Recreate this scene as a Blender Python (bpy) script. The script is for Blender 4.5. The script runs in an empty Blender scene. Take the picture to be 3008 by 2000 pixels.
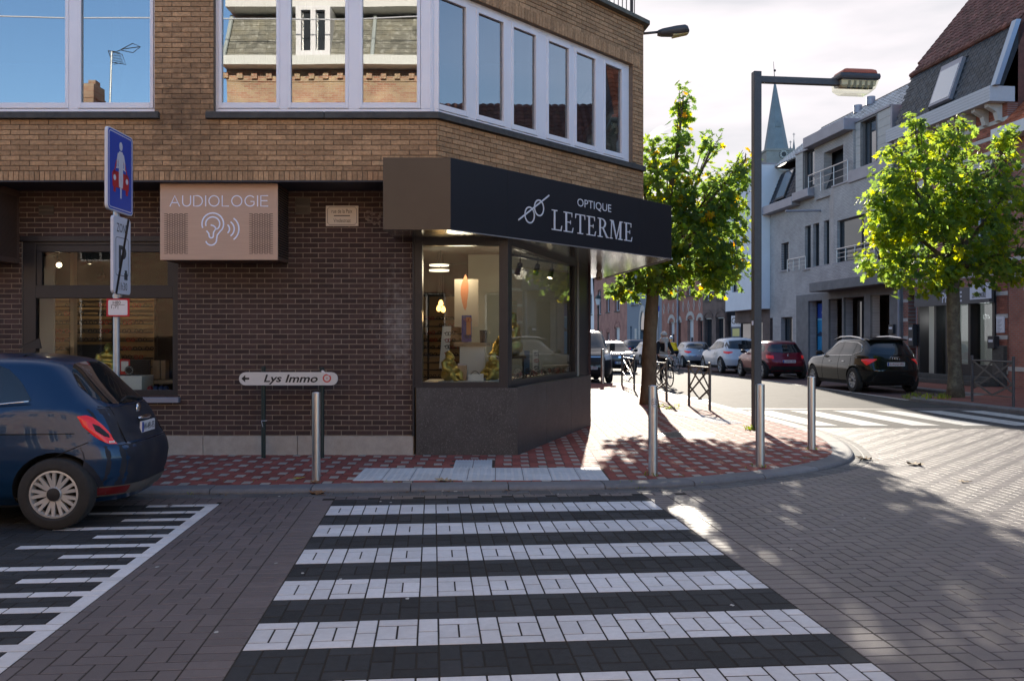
import bpy, math, random
import numpy as np
from mathutils import Matrix, Vector, noise as mnoise
random.seed(7)
rnd = random.Random(11)
scene = bpy.context.scene
COL = scene.collection
# ---------------------------------------------------------------- camera
F_PX, CX, HY, HC = 2650.0, 1504.0, 997.0, 1.55      # focal length, centre and horizon of the photograph, eye height
cam_d = bpy.data.cameras.new('camera'); cam = bpy.data.objects.new('camera', cam_d); COL.objects.link(cam)
cam.location = (0, 0, HC); cam.rotation_euler = (math.pi/2, 0, 0)
cam_d.sensor_width = 36; cam_d.lens = 36*F_PX/3008; cam_d.shift_y = -3/3008
cam_d.clip_start = .1; cam_d.clip_end = 3000
scene.camera = cam
# ---------------------------------------------------------------- sky, sun, exposure
SUN_AZ, SUN_EL = math.atan2(.105, 1.0), math.radians(17.8)   # azimuth measured from +Y towards +X
world = bpy.data.worlds.new('World'); scene.world = world; world.use_nodes = True
def make_world():
    nt = world.node_tree; nt.nodes.clear(); N = nt.nodes.new; L = nt.links.new
    out = N('ShaderNodeOutputWorld'); bg = N('ShaderNodeBackground')
    sky = N('ShaderNodeTexSky'); sky.sky_type = 'NISHITA'; sky.sun_disc = False
    sky.sun_elevation = SUN_EL; sky.sun_rotation = SUN_AZ
    sky.air_density = 1.0; sky.dust_density = .7; sky.ozone_density = 3.6; sky.altitude = 20
    tc = N('ShaderNodeTexCoord'); sp = N('ShaderNodeSeparateXYZ'); L(tc.outputs['Generated'], sp.inputs[0])
    # thin high cloud, thickest on the sunny side of the sky
    mp = N('ShaderNodeMapping'); mp.inputs['Scale'].default_value = (1.2, 1.2, 5.0); L(tc.outputs['Generated'], mp.inputs[0])
    nz = N('ShaderNodeTexNoise'); nz.inputs['Scale'].default_value = 2.4; nz.inputs['Detail'].default_value = 6; nz.inputs['Roughness'].default_value = .55
    nz.inputs['Distortion'].default_value = .35
    L(mp.outputs[0], nz.inputs['Vector'])
    r1 = N('ShaderNodeMapRange'); r1.inputs[1].default_value = .12; r1.inputs[2].default_value = .36; L(nz.outputs['Fac'], r1.inputs[0])
    r2 = N('ShaderNodeMapRange'); r2.inputs[1].default_value = -.1; r2.inputs[2].default_value = .6; L(sp.outputs[1], r2.inputs[0])
    mu = N('ShaderNodeMath'); mu.operation = 'MULTIPLY'; L(r1.outputs[0], mu.inputs[0]); L(r2.outputs[0], mu.inputs[1])
    mu2 = N('ShaderNodeMath'); mu2.operation = 'MULTIPLY'; L(mu.outputs[0], mu2.inputs[0]); mu2.inputs[1].default_value = .985
    nz2 = N('ShaderNodeTexNoise'); nz2.inputs['Scale'].default_value = 3.3; nz2.inputs['Detail'].default_value = 5; L(mp.outputs[0], nz2.inputs['Vector'])
    cr = N('ShaderNodeValToRGB'); L(nz2.outputs['Fac'], cr.inputs[0])
    cr.color_ramp.elements[0].position = .36; cr.color_ramp.elements[0].color = (1.95, 1.93, 2.02, 1)
    cr.color_ramp.elements[1].position = .6; cr.color_ramp.elements[1].color = (2.68, 2.50, 2.57, 1)
    mx = N('ShaderNodeMixRGB'); L(mu2.outputs[0], mx.inputs[0]); L(sky.outputs[0], mx.inputs[1]); L(cr.outputs[0], mx.inputs[2])
    L(mx.outputs[0], bg.inputs[0]); bg.inputs[1].default_value = .15
    L(bg.outputs[0], out.inputs[0])
make_world()
sun_d = bpy.data.lights.new('sun', 'SUN'); sun = bpy.data.objects.new('sun', sun_d); COL.objects.link(sun)
sun_d.energy = 4.3; sun_d.angle = math.radians(.5); sun_d.color = (1.0, .90, .76)
sdir = Vector((math.sin(SUN_AZ)*math.cos(SUN_EL), math.cos(SUN_AZ)*math.cos(SUN_EL), math.sin(SUN_EL)))
sun.rotation_euler = sdir.to_track_quat('Z', 'Y').to_euler()
sun.location = (0, 30, 30)
vs = scene.view_settings
vs.view_transform = 'Standard'; vs.look = 'None'; vs.gamma = 1; vs.use_curve_mapping = False
vs.exposure = 1.38
scene.render.engine = 'CYCLES'
scene.cycles.max_bounces = 8; scene.cycles.diffuse_bounces = 4; scene.cycles.glossy_bounces = 4
scene.cycles.transmission_bounces = 4; scene.cycles.transparent_max_bounces = 12
scene.cycles.use_denoising = True
scene.cycles.sample_clamp_indirect = 6
scene.cycles.caustics_reflective = False; scene.cycles.caustics_refractive = False

# ---------------------------------------------------------------- helpers
def mat(name, col, rough=.6, metal=0., var=0., noise=0., nscale=8., bump=0., bscale=120., speck=0., sscale=300., speckcol=(.8,.8,.8),
        stain=0., stscale=.9, staincol=None, spec=.3, coat=0., emit=None, estr=1., transl=0., stretch=None, hue=None, tonecol=None, alpha=None):
    m = bpy.data.materials.new(name); m.use_nodes = True
    nt = m.node_tree; N = nt.nodes.new; L = nt.links.new
    b = nt.nodes['Principled BSDF']
    b.inputs['Roughness'].default_value = rough; b.inputs['Metallic'].default_value = metal
    b.inputs['Specular IOR Level'].default_value = spec
    if coat: b.inputs['Coat Weight'].default_value = coat; b.inputs['Coat Roughness'].default_value = .03
    c = N('ShaderNodeRGB'); c.outputs[0].default_value = (*col, 1); cur = c.outputs[0]
    geo = None
    def pos():
        nonlocal geo
        if geo is None:
            g = N('ShaderNodeNewGeometry'); geo = g.outputs['Position']
            if stretch:
                mp = N('ShaderNodeMapping'); mp.inputs['Scale'].default_value = stretch; L(geo, mp.inputs[0]); geo = mp.outputs[0]
        return geo
    tone = None
    if var or tonecol:
        at = N('ShaderNodeAttribute'); at.attribute_name = 'tone'; oi = N('ShaderNodeObjectInfo')
        ad = N('ShaderNodeMath'); ad.operation = 'ADD'; L(at.outputs['Fac'], ad.inputs[0]); L(oi.outputs['Random'], ad.inputs[1])
        fr = N('ShaderNodeMath'); fr.operation = 'FRACT'; L(ad.outputs[0], fr.inputs[0]); tone = fr.outputs[0]
    if tonecol:
        cr = N('ShaderNodeValToRGB'); L(tone, cr.inputs[0])
        el = cr.color_ramp.elements
        while len(el) < len(tonecol): el.new(.5)
        for e, (p, cc) in zip(el, tonecol): e.position = p; e.color = (*cc, 1)
        cur = cr.outputs[0]
    def vmul(fac_out, amount):
        nonlocal cur
        mr = N('ShaderNodeMapRange'); L(fac_out, mr.inputs[0]); mr.inputs[3].default_value = 1-amount; mr.inputs[4].default_value = 1+amount
        h = N('ShaderNodeHueSaturation'); L(mr.outputs[0], h.inputs['Value']); L(cur, h.inputs['Color']); cur = h.outputs[0]
    if var: vmul(tone, var)
    if noise:
        n = N('ShaderNodeTexNoise'); n.inputs['Scale'].default_value = nscale; n.inputs['Detail'].default_value = 5; n.inputs['Roughness'].default_value = .65
        L(pos(), n.inputs['Vector'])
        mr = N('ShaderNodeMapRange'); mr.inputs[1].default_value = .25; mr.inputs[2].default_value = .75; L(n.outputs['Fac'], mr.inputs[0])
        vmul(mr.outputs[0], noise)
    if stain:
        n = N('ShaderNodeTexNoise'); n.inputs['Scale'].default_value = stscale; n.inputs['Detail'].default_value = 6; n.inputs['Roughness'].default_value = .6
        L(pos(), n.inputs['Vector'])
        mr = N('ShaderNodeMapRange'); mr.inputs[1].default_value = .48; mr.inputs[2].default_value = .72; mr.inputs[4].default_value = stain; L(n.outputs['Fac'], mr.inputs[0])
        x = N('ShaderNodeMixRGB'); L(mr.outputs[0], x.inputs[0]); L(cur, x.inputs[1]); x.inputs[2].default_value = (*(staincol or tuple(v*.4 for v in col)), 1); cur = x.outputs[0]
    if speck:
        n = N('ShaderNodeTexNoise'); n.inputs['Scale'].default_value = sscale; n.inputs['Detail'].default_value = 2; L(pos(), n.inputs['Vector'])
        mr = N('ShaderNodeMapRange'); mr.inputs[1].default_value = .56; mr.inputs[2].default_value = .7; mr.inputs[4].default_value = speck; L(n.outputs['Fac'], mr.inputs[0])
        x = N('ShaderNodeMixRGB'); L(mr.outputs[0], x.inputs[0]); L(cur, x.inputs[1]); x.inputs[2].default_value = (*speckcol, 1); cur = x.outputs[0]
    L(cur, b.inputs['Base Color'])
    if bump:
        n = N('ShaderNodeTexNoise'); n.inputs['Scale'].default_value = bscale; n.inputs['Detail'].default_value = 4; L(pos(), n.inputs['Vector'])
        bp = N('ShaderNodeBump'); bp.inputs['Strength'].default_value = bump; bp.inputs['Distance'].default_value = .01; L(n.outputs['Fac'], bp.inputs['Height']); L(bp.outputs[0], b.inputs['Normal'])
    if emit:
        b.inputs['Emission Color'].default_value = (*emit, 1); b.inputs['Emission Strength'].default_value = estr
    if transl:
        t = N('ShaderNodeBsdfTranslucent'); 
        br = N('ShaderNodeHueSaturation'); br.inputs['Hue'].default_value = .462; br.inputs['Value'].default_value = 5.6; br.inputs['Saturation'].default_value = 1.1; L(cur, br.inputs['Color']); L(br.outputs[0], t.inputs[0])
        ms = N('ShaderNodeMixShader'); ms.inputs[0].default_value = transl
        L(b.outputs[0], ms.inputs[1]); L(t.outputs[0], ms.inputs[2]); L(ms.outputs[0], nt.nodes['Material Output'].inputs[0])
    m['bsdf'] = 1
    return m
def glass(name, tint=(1,1,1), refl=.12, rough=.0, wob=0.):
    """window glass: clear pane that mirrors more at grazing angles"""
    m = bpy.data.materials.new(name); m.use_nodes = True
    nt = m.node_tree; nt.nodes.remove(nt.nodes['Principled BSDF']); N = nt.nodes.new; L = nt.links.new
    t = N('ShaderNodeBsdfTransparent'); t.inputs[0].default_value = (*tint, 1)
    g = N('ShaderNodeBsdfGlossy'); g.inputs['Roughness'].default_value = rough
    lw = N('ShaderNodeLayerWeight'); lw.inputs[0].default_value = .5
    pw = N('ShaderNodeMath'); pw.operation = 'POWER'; L(lw.outputs['Facing'], pw.inputs[0]); pw.inputs[1].default_value = 4.5
    ad = N('ShaderNodeMath'); ad.operation = 'MULTIPLY_ADD'; ad.use_clamp = True; L(pw.outputs[0], ad.inputs[0]); ad.inputs[1].default_value = .9-refl; ad.inputs[2].default_value = refl+.02
    if wob:
        n = N('ShaderNodeTexNoise'); n.inputs['Scale'].default_value = .9; n.inputs['Detail'].default_value = 1
        bp = N('ShaderNodeBump'); bp.inputs['Strength'].default_value = wob; bp.inputs['Distance'].default_value = .01
        ge = N('ShaderNodeNewGeometry'); L(ge.outputs['Position'], n.inputs['Vector']); L(n.outputs['Fac'], bp.inputs['Height']); L(bp.outputs[0], g.inputs['Normal'])
    ms = N('ShaderNodeMixShader'); L(ad.outputs[0], ms.inputs[0]); L(t.outputs[0], ms.inputs[1]); L(g.outputs[0], ms.inputs[2])
    L(ms.outputs[0], nt.nodes['Material Output'].inputs[0])
    return m

LOCAL = set()
def root_of(o):
    while o.parent is not None: o = o.parent
    return o
def tag(o, label=None, cat=None, group=None, kind=None):
    if label: o['label'] = label
    if cat: o['category'] = cat
    if group: o['group'] = group
    if kind: o['kind'] = kind
    return o
def thing(name, label, cat, loc=(0,0,0), group=None, rz=None, kind=None):
    o = bpy.data.objects.new(name, None); COL.objects.link(o); o.location = loc; o.empty_display_size = .2
    if rz is not None: o.rotation_euler = (0,0,rz); LOCAL.add(o.name)
    return tag(o, label, cat, group, kind)
class Fr:
    """a vertical plane: origin o, run direction e, outward normal n"""
    def __init__(s, o, e):
        s.o = Vector((o[0], o[1], 0)); e = Vector((e[0], e[1], 0)); s.e = e.normalized(); s.n = Vector((s.e.y, -s.e.x, 0))
    def p(s, u, off, z): return s.o + s.e*u + s.n*off + Vector((0,0,z))
    def px(s, x, y, off=0.):
        d = Vector(((x-CX)/F_PX, 1, 0)); o = s.o + s.n*off
        # o + e u = d t
        det = s.e.x*(-d.y) + d.x*s.e.y
        u = (-o.x*(-d.y) + (-d.x)*o.y) / det
        t = (o + s.e*u).y
        return u, HC + (HY-y)*t/F_PX
    def u(s, x, off=0.): return s.px(x, 0, off)[0]
def gp(x, y, h=0.):
    """point on the level z=h seen at pixel x,y"""
    Y = (HC-h)*F_PX/(y-HY); return Vector(((x-CX)*Y/F_PX, Y, h))
def at(x, y, Y): return Vector(((x-CX)*Y/F_PX, Y, HC+(HY-y)*Y/F_PX))

class MB:
    def __init__(s): s.v=[]; s.f=[]; s.m=[]; s.t=[]
    def add(s, vs, fs, m=0, t=0.):
        k = len(s.v); s.v.extend(tuple(q) for q in vs); s.f.extend([tuple(i+k for i in f) for f in fs]); s.m.extend([m]*len(fs)); s.t.extend([t]*len(fs)); return s
    def hexa(s, P, m=0, t=0.):
        return s.add(P, [(0,3,2,1),(4,5,6,7),(0,1,5,4),(1,2,6,5),(2,3,7,6),(3,0,4,7)], m, t)
    def box(s, x0,x1,y0,y1,z0,z1, m=0, t=0.):
        return s.hexa([(x0,y0,z0),(x1,y0,z0),(x1,y1,z0),(x0,y1,z0),(x0,y0,z1),(x1,y0,z1),(x1,y1,z1),(x0,y1,z1)], m, t)
    def fbox(s, fr, u0,u1,o0,o1,z0,z1, m=0, t=0.):
        if u0>u1: u0,u1=u1,u0
        if o0>o1: o0,o1=o1,o0
        p = fr.p; return s.hexa([p(u0,o1,z0),p(u1,o1,z0),p(u1,o0,z0),p(u0,o0,z0),p(u0,o1,z1),p(u1,o1,z1),p(u1,o0,z1),p(u0,o0,z1)], m, t)
    def quad(s, a,b,c,d, m=0, t=0.): return s.add([a,b,c,d], [(0,1,2,3)], m, t)
    def prism(s, poly, z0, z1, m=0, t=0.):
        n=len(poly); vs=[(p[0],p[1],z0) for p in poly]+[(p[0],p[1],z1) for p in poly]
        return s.add(vs, [tuple(range(n-1,-1,-1)), tuple(range(n,2*n))]+[(i,(i+1)%n,n+(i+1)%n,n+i) for i in range(n)], m, t)
    def fprism(s, fr, poly, o0, o1, m=0, t=0.):
        """polygon in (u,z) counter-clockwise as seen from outside, between two depths"""
        n=len(poly); vs=[fr.p(a,o0,b) for a,b in poly]+[fr.p(a,o1,b) for a,b in poly]
        return s.add(vs, [tuple(range(n-1,-1,-1)), tuple(range(n,2*n))]+[(i,(i+1)%n,n+(i+1)%n,n+i) for i in range(n)], m, t)
    def tube(s, a, b, r0, r1=None, n=8, m=0, caps=True, t=0.):
        a=Vector(a); b=Vector(b); r1=r0 if r1 is None else r1; d=(b-a)
        if d.length<1e-6: return s
        q=d.to_track_quat('Z','Y'); vs=[]
        for c,r in ((a,r0),(b,r1)):
            for i in range(n):
                w=2*math.pi*i/n; vs.append(c+q@Vector((r*math.cos(w),r*math.sin(w),0)))
        fs=[(i,(i+1)%n,n+(i+1)%n,n+i) for i in range(n)]
        if caps: fs+= [tuple(range(n-1,-1,-1)), tuple(range(n,2*n))]
        return s.add(vs, fs, m, t)
    def path(s, pts, r, n=8, m=0, t=0.):
        pts=[Vector(p) for p in pts]; vs=[]; N=len(pts); rr = r if isinstance(r,(list,tuple)) else [r]*N
        up=None
        for i,p in enumerate(pts):
            d=(pts[min(i+1,N-1)]-pts[max(i-1,0)]).normalized()
            if up is None: up = d.orthogonal().normalized()
            x=(up-d*up.dot(d)).normalized(); up=x; y=d.cross(x)
            for k in range(n):
                w=2*math.pi*k/n; vs.append(p+(x*math.cos(w)+y*math.sin(w))*rr[i])
        fs=[(i*n+k,i*n+(k+1)%n,(i+1)*n+(k+1)%n,(i+1)*n+k) for i in range(N-1) for k in range(n)]
        fs+=[tuple(range(n-1,-1,-1)), tuple(range((N-1)*n,N*n))]
        return s.add(vs, fs, m, t)
    def lathe(s, c, prof, axis='Z', n=20, m=0, t=0., cap=True):
        c=Vector(c); vs=[]; K=len(prof)
        for r,h in prof:
            for i in range(n):
                w=2*math.pi*i/n; a,b=r*math.cos(w),r*math.sin(w)
                vs.append(c+(Vector((a,b,h)) if axis=='Z' else Vector((b,h,a)) if axis=='Y' else Vector((h,a,b))))
        fs=[(k*n+i,k*n+(i+1)%n,(k+1)*n+(i+1)%n,(k+1)*n+i) for k in range(K-1) for i in range(n)]
        if cap and prof[0][0]>1e-5: fs.append(tuple(range(n-1,-1,-1)))
        if cap and prof[-1][0]>1e-5: fs.append(tuple(range((K-1)*n,K*n)))
        return s.add(vs, fs, m, t)
    def torus(s, c, R, r, axis='Y', n=32, k=6, m=0, q=None):
        c=Vector(c); vs=[]
        for i in range(n):
            w=2*math.pi*i/n
            for j in range(k):
                h=2*math.pi*j/k; a=(R+r*math.cos(h)); v=Vector((a*math.cos(w), r*math.sin(h), a*math.sin(w)))
                if axis=='Z': v=Vector((v.x,v.z,v.y))
                if axis=='X': v=Vector((v.y,v.x,v.z))
                if q is not None: v=q@v
                vs.append(c+v)
        return s.add(vs, [(i*k+j,((i+1)%n)*k+j,((i+1)%n)*k+(j+1)%k,i*k+(j+1)%k) for i in range(n) for j in range(k)], m)
    def ball(s, c, rx, ry=None, rz=None, n=14, k=9, m=0, q=None):
        ry=rx if ry is None else ry; rz=rx if rz is None else rz; c=Vector(c); vs=[]
        for j in range(k+1):
            h=math.pi*j/k-math.pi/2
            for i in range(n):
                w=2*math.pi*i/n; v=Vector((rx*math.cos(h)*math.cos(w), ry*math.cos(h)*math.sin(w), rz*math.sin(h)))
                if q is not None: v=q@v
                vs.append(c+v)
        return s.add(vs, [(j*n+i,j*n+(i+1)%n,(j+1)*n+(i+1)%n,(j+1)*n+i) for j in range(k) for i in range(n)], m)
    def stroke(s, fn, pts, w, o0, o1, m=0):
        """a flat ribbon of width w along 2-D points, mapped by fn(a,b,off)"""
        P=[Vector(p) for p in pts]; N=len(P); closed=(P[0]-P[-1]).length<1e-6; vs=[]
        for i,p in enumerate(P):
            a=P[i-1] if i>0 else (P[-2] if closed else P[0]); b=P[i+1] if i<N-1 else (P[1] if closed else P[-1])
            d=(b-a).normalized(); nn=Vector((-d.y,d.x))*w/2
            if not closed:
                if i==0: p=p-d*w*.3
                if i==N-1: p=p+d*w*.3
            vs+= [fn(p.x+nn.x,p.y+nn.y,o0), fn(p.x-nn.x,p.y-nn.y,o0), fn(p.x+nn.x,p.y+nn.y,o1), fn(p.x-nn.x,p.y-nn.y,o1)]
        fs=[]
        for i in range(N-1):
            a=4*i; b=a+4; fs+=[(a+2,a+3,b+3,b+2),(a,a+2,b+2,b),(a+1,b+1,b+3,a+3)]
        fs+=[(0,1,3,2),(4*N-4,4*N-2,4*N-1,4*N-3)]
        return s.add(vs, fs, m)
    def text(s, fn, a0,a1,b0,b1, txt, o0=0., o1=.004, m=0, bold=0., mirror=False, shear=0.):
        vs2, fs2 = text_outline(txt, bold, shear)
        xs=[v[0] for v in vs2]; ys=[v[1] for v in vs2]; X0,X1,Y0,Y1=min(xs),max(xs),min(ys),max(ys)
        P=[]
        for x,y in vs2:
            fx=(x-X0)/(X1-X0); fx = 1-fx if mirror else fx
            P.append(fn(a0+(a1-a0)*fx, b0+(b1-b0)*(y-Y0)/(Y1-Y0), o1))
        return s.add(P, fs2, m)
    def build(s, name, mats, parent=None, smooth=False, bevel=0., seg=2, tones=False, kind=None, label=None):
        me = bpy.data.meshes.new(name)
        mats = mats if isinstance(mats,(list,tuple)) else [mats]
        v = np.array([tuple(q) for q in s.v], dtype=np.float32).reshape(-1,3)
        if parent is not None:
            r = root_of(parent)
            if r.name not in LOCAL: v = v - np.array(r.location, dtype=np.float32)
        me.from_pydata(v.tolist(), [], s.f)
        for mm in mats: me.materials.append(mm)
        if len(mats)>1: me.polygons.foreach_set('material_index', s.m)
        if smooth: me.polygons.foreach_set('use_smooth', [True]*len(s.f))
        if tones:
            a = me.attributes.new('tone','FLOAT','FACE'); a.data.foreach_set('value', s.t)
        me.update()
        o = bpy.data.objects.new(name, me); COL.objects.link(o)
        if parent is not None: o.parent = parent
        if smooth == 'auto':
            try: me.set_sharp_from_angle(angle=math.radians(35))
            except Exception: pass
        if bevel:
            b = o.modifiers.new('bevel','BEVEL'); b.width=bevel; b.segments=seg; b.limit_method='ANGLE'; b.angle_limit=math.radians(40); b.harden_normals=False
        if kind: o['kind']=kind
        if label: o['label']=label
        return o
_TXT = {}
def text_outline(txt, bold=0., shear=0.):
    key=(txt,bold,shear)
    if key not in _TXT:
        c=bpy.data.curves.new('t','FONT'); c.body=txt; c.resolution_u=3; c.offset=bold; c.shear=shear; c.fill_mode='FRONT'
        o=bpy.data.objects.new('t',c); COL.objects.link(o)
        dg=bpy.context.evaluated_depsgraph_get(); me=bpy.data.meshes.new_from_object(o.evaluated_get(dg))
        _TXT[key]=([(v.co.x,v.co.y) for v in me.vertices],[tuple(p.vertices) for p in me.polygons])
        bpy.data.meshes.remove(me); bpy.data.objects.remove(o); bpy.data.curves.remove(c)
    return _TXT[key]
def evaluate(o):
    """bake an object's modifiers into its mesh"""
    dg=bpy.context.evaluated_depsgraph_get(); me=bpy.data.meshes.new_from_object(o.evaluated_get(dg)); old=o.data
    o.modifiers.clear(); o.data=me; me.name=old.name
    if old.users==0: bpy.data.meshes.remove(old)
    return o
def blob(name, mb, m, parent, voxel=.02, smooth=4, keep=False):
    """fuse overlapping masses into one continuous skin"""
    o=mb.build(name, m, parent, smooth=True)
    r=o.modifiers.new('r','REMESH'); r.mode='VOXEL'; r.voxel_size=voxel; r.use_smooth_shade=True
    k=o.modifiers.new('s','SMOOTH'); k.factor=.5; k.iterations=smooth
    return evaluate(o)
def children_of(o): return [c for c in KIDS.get(o.name, [])]
def copy_tree(o, parent=None):
    c=o.copy(); COL.objects.link(c); c.parent=parent
    if o.name in LOCAL: LOCAL.add(c.name)
    for ch in list(o.children): copy_tree(ch, c)
    return c
def inside(poly, x, y):
    r=False; j=len(poly)-1
    for i in range(len(poly)):
        xi,yi=poly[i]; xj,yj=poly[j]
        if (yi>y)!=(yj>y) and x<(xj-xi)*(y-yi)/(yj-yi)+xi: r=not r
        j=i
    return r
def scr(p):
    return (CX+p[0]/p[1]*F_PX, HY-(p[2]-HC)/p[1]*F_PX) if p[1]>.3 else (-9999,-9999)

class Pieces:
    """alike pieces of a surface: the ones that show largest become parts of their own, the rest one joined part"""
    def __init__(s, name, material, parent, limit=300, stuff_name=None):
        s.name=name; s.mat=material; s.parent=parent; s.limit=limit; s.L=[]; s.stuff_name=stuff_name or name
    def put(s, c, ex, ey, ez, sx, sy, sz, ch, whole=True):
        """centre of the outer face c; ex,ey span the face, ez points outwards; sz is depth, ch the edge chamfer"""
        s.L.append((Vector(c),Vector(ex),Vector(ey),Vector(ez),sx,sy,sz,ch))
    @staticmethod
    def shape(sx,sy,sz,ch):
        a,b=sx/2,sy/2; i=ch
        vs=[(-a+i,-b+i,0),(a-i,-b+i,0),(a-i,b-i,0),(-a+i,b-i,0),(-a,-b,-i),(a,-b,-i),(a,b,-i),(-a,b,-i),(-a,-b,-sz),(a,-b,-sz),(a,b,-sz),(-a,b,-sz)]
        fs=[(0,1,2,3)]+[(4+k,4+(k+1)%4,(k+1)%4,k) for k in range(4)]+[(8+k,8+(k+1)%4,4+(k+1)%4,4+k) for k in range(4)]
        return vs,fs
    def finish(s):
        def area(q):
            c,ex,ey,ez,sx,sy,sz,ch=q
            x,y=scr(c)
            if not(-40<x<3048 and -40<y<2040): return 0
            d=c-cam.location; return sx*sy*abs(ez.dot(d.normalized()))/d.length_squared
        order=sorted(s.L, key=area, reverse=True)
        root=root_of(s.parent); off=Vector((0,0,0)) if root.name in LOCAL else Vector(root.location)
        cache={}; k=0; rest=[]
        for q in order:
            c,ex,ey,ez,sx,sy,sz,ch=q
            if k<s.limit and area(q)>0:
                key=(round(sx,3),round(sy,3),round(sz,3),ch)
                if key not in cache:
                    vs,fs=s.shape(sx,sy,sz,ch); me=bpy.data.meshes.new(s.name); me.from_pydata(vs,[],fs); me.materials.append(s.mat); me.update(); cache[key]=me
                o=bpy.data.objects.new(s.name, cache[key]); COL.objects.link(o); o.parent=s.parent
                M=Matrix.Identity(4); 
                for r in range(3): M[r][0]=ex[r]; M[r][1]=ey[r]; M[r][2]=ez[r]; M[r][3]=c[r]-off[r]
                o.matrix_local=M; k+=1
            else: rest.append(q)
        if rest:
            mb=MB()
            for c,ex,ey,ez,sx,sy,sz,ch in rest:
                vs,fs=s.shape(sx,sy,sz,ch); mb.add([c+ex*a+ey*b+ez*d for a,b,d in vs], fs, 0, rnd.random())
            mb.build(s.stuff_name, s.mat, s.parent, tones=True, kind='stuff')

def subtract(iv, a, b):
    out=[]
    for x,y in iv:
        if b<=x or a>=y: out.append((x,y))
        else:
            if a>x: out.append((x,a))
            if b<y: out.append((b,y))
    return out
def lay_bricks(pc, fr, u0,u1,z0,z1, bl, bh, joint, off, openings=(), phase=0., depth=.014, ch=.0025, jit=.0015):
    """running bond of bricks in a wall plane, cut at the openings (list of u0,u1,z0,z1)"""
    z=z0; r=0
    while z<z1-.012:
        h=min(bh, z1-z-joint); zc=z+joint/2+h/2
        iv=[(u0,u1)]
        for a,b,c,d in openings:
            if c<zc<d: iv=subtract(iv,a,b)
        st=phase+(bl+joint)*(.5 if r%2 else 0.)
        for a,b in iv:
            k=math.floor((a-st)/(bl+joint))
            while True:
                p=st+k*(bl+joint); q=p+bl; k+=1
                if p>=b-.01: break
                p2,q2=max(p,a+.002),min(q,b-.002)
                if q2-p2<.02: continue
                pc.put(fr.p((p2+q2)/2, off+rnd.uniform(-jit,jit), zc), fr.e, Vector((0,0,1)), fr.n, q2-p2, h, depth, ch)
        z+=bh+joint; r+=1
def wall_panels(mb, fr, u0,u1,z0,z1, o0,o1, openings, m=0):
    """solid wall slab with rectangular holes"""
    us=sorted({u0,u1,*[min(max(a,u0),u1) for o in openings for a in o[:2]]})
    for a,b in zip(us,us[1:]):
        if b-a<1e-4: continue
        iv=[(z0,z1)]
        for p,q,c,d in openings:
            if p<(a+b)/2<q: iv=subtract(iv,c,d)
        for c,d in iv: mb.fbox(fr,a,b,o0,o1,c,d,m)
# ---------------------------------------------------------------- materials
M = {}
M['joint'] = mat('dark joint filling', (.024,.021,.017), .95, noise=.4, nscale=8)
M['soil'] = mat('joint sand', (.020,.019,.016), .95, noise=.3, nscale=30)
M['asphalt'] = mat('asphalt', (.07,.068,.067), .85, spec=.1, noise=.25, nscale=3, speck=.35, sscale=160, speckcol=(.2,.2,.19), bump=.25, bscale=150, stain=.3, stscale=.5)
M['paver'] = mat('concrete paver', (.108,.090,.090), .52, spec=.75, var=.14, noise=.14, nscale=25, speck=.3, sscale=420, speckcol=(.24,.22,.22), bump=.25, bscale=260, stain=.65, stscale=.55, staincol=(.052,.046,.05))
M['dark_paver'] = mat('black paver', (.038,.041,.044), .7, spec=.1, var=.25, noise=.2, nscale=20, speck=.3, sscale=420, speckcol=(.13,.13,.13), bump=.3, bscale=260, stain=.3, stscale=1.2, staincol=(.034,.037,.038))
M['white_paver'] = mat('white paver', (.58,.585,.59), .7, spec=.15, var=.09, noise=.1, nscale=25, speck=.35, sscale=330, speckcol=(.27,.27,.28), bump=.15, bscale=260, stain=.75, stscale=.8, staincol=(.44,.44,.43))
M['red_tile'] = mat('red paving block', (.255,.078,.062), .78, spec=.12, var=.22, noise=.14, nscale=20, speck=.25, sscale=380, speckcol=(.36,.2,.17), bump=.15, bscale=260, stain=.4, stscale=.9, staincol=(.15,.07,.06))
M['pale_tile'] = mat('pale paving block', (.34,.31,.27), .78, spec=.12, var=.15, noise=.1, nscale=20, speck=.2, sscale=380, speckcol=(.24,.22,.2), bump=.15, stain=.25, stscale=1.1)
M['tactile'] = mat('white ribbed paving', (.50,.52,.53), .6, var=.07, noise=.12, nscale=9, speck=.2, sscale=260, speckcol=(.36,.37,.38), stain=.35, stscale=2.5, staincol=(.33,.33,.32))
M['kerb'] = mat('kerb concrete', (.15,.15,.155), .7, var=.12, noise=.15, nscale=14, speck=.3, sscale=300, speckcol=(.3,.3,.3), bump=.25, stain=.4, stscale=1.3)
M['gutter'] = mat('gutter concrete', (.10,.10,.10), .72, var=.15, noise=.15, nscale=14, speck=.3, sscale=300, speckcol=(.25,.25,.25), bump=.25, stain=.4, stscale=1.5)
M['slab'] = mat('pavement bed', (.055,.035,.028), .75, noise=.2, nscale=10)
M['road_paint'] = mat('worn road paint', (.46,.45,.42), .7, noise=.15, nscale=20, stain=.75, stscale=6, staincol=(.2,.2,.19))
M['grass'] = mat('weeds', (.075,.12,.02), .7, var=.4, transl=.4)
M['cast_iron'] = mat('cast iron', (.12,.12,.12), .45, metal=.6, noise=.2, nscale=10, bump=.2)

# street axes: A runs along the kerb of the side street, B away from the camera
AX = Vector((1,.088,0)).normalized(); BX = Vector((-.088,1,0)).normalized(); ZX = Vector((0,0,1))
U = .109
def uv(x,y): return (x*AX.x+y*AX.y, x*BX.x+y*BX.y)
def gw(u,v,z=0.): return AX*u+BX*v+Vector((0,0,z))

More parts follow.
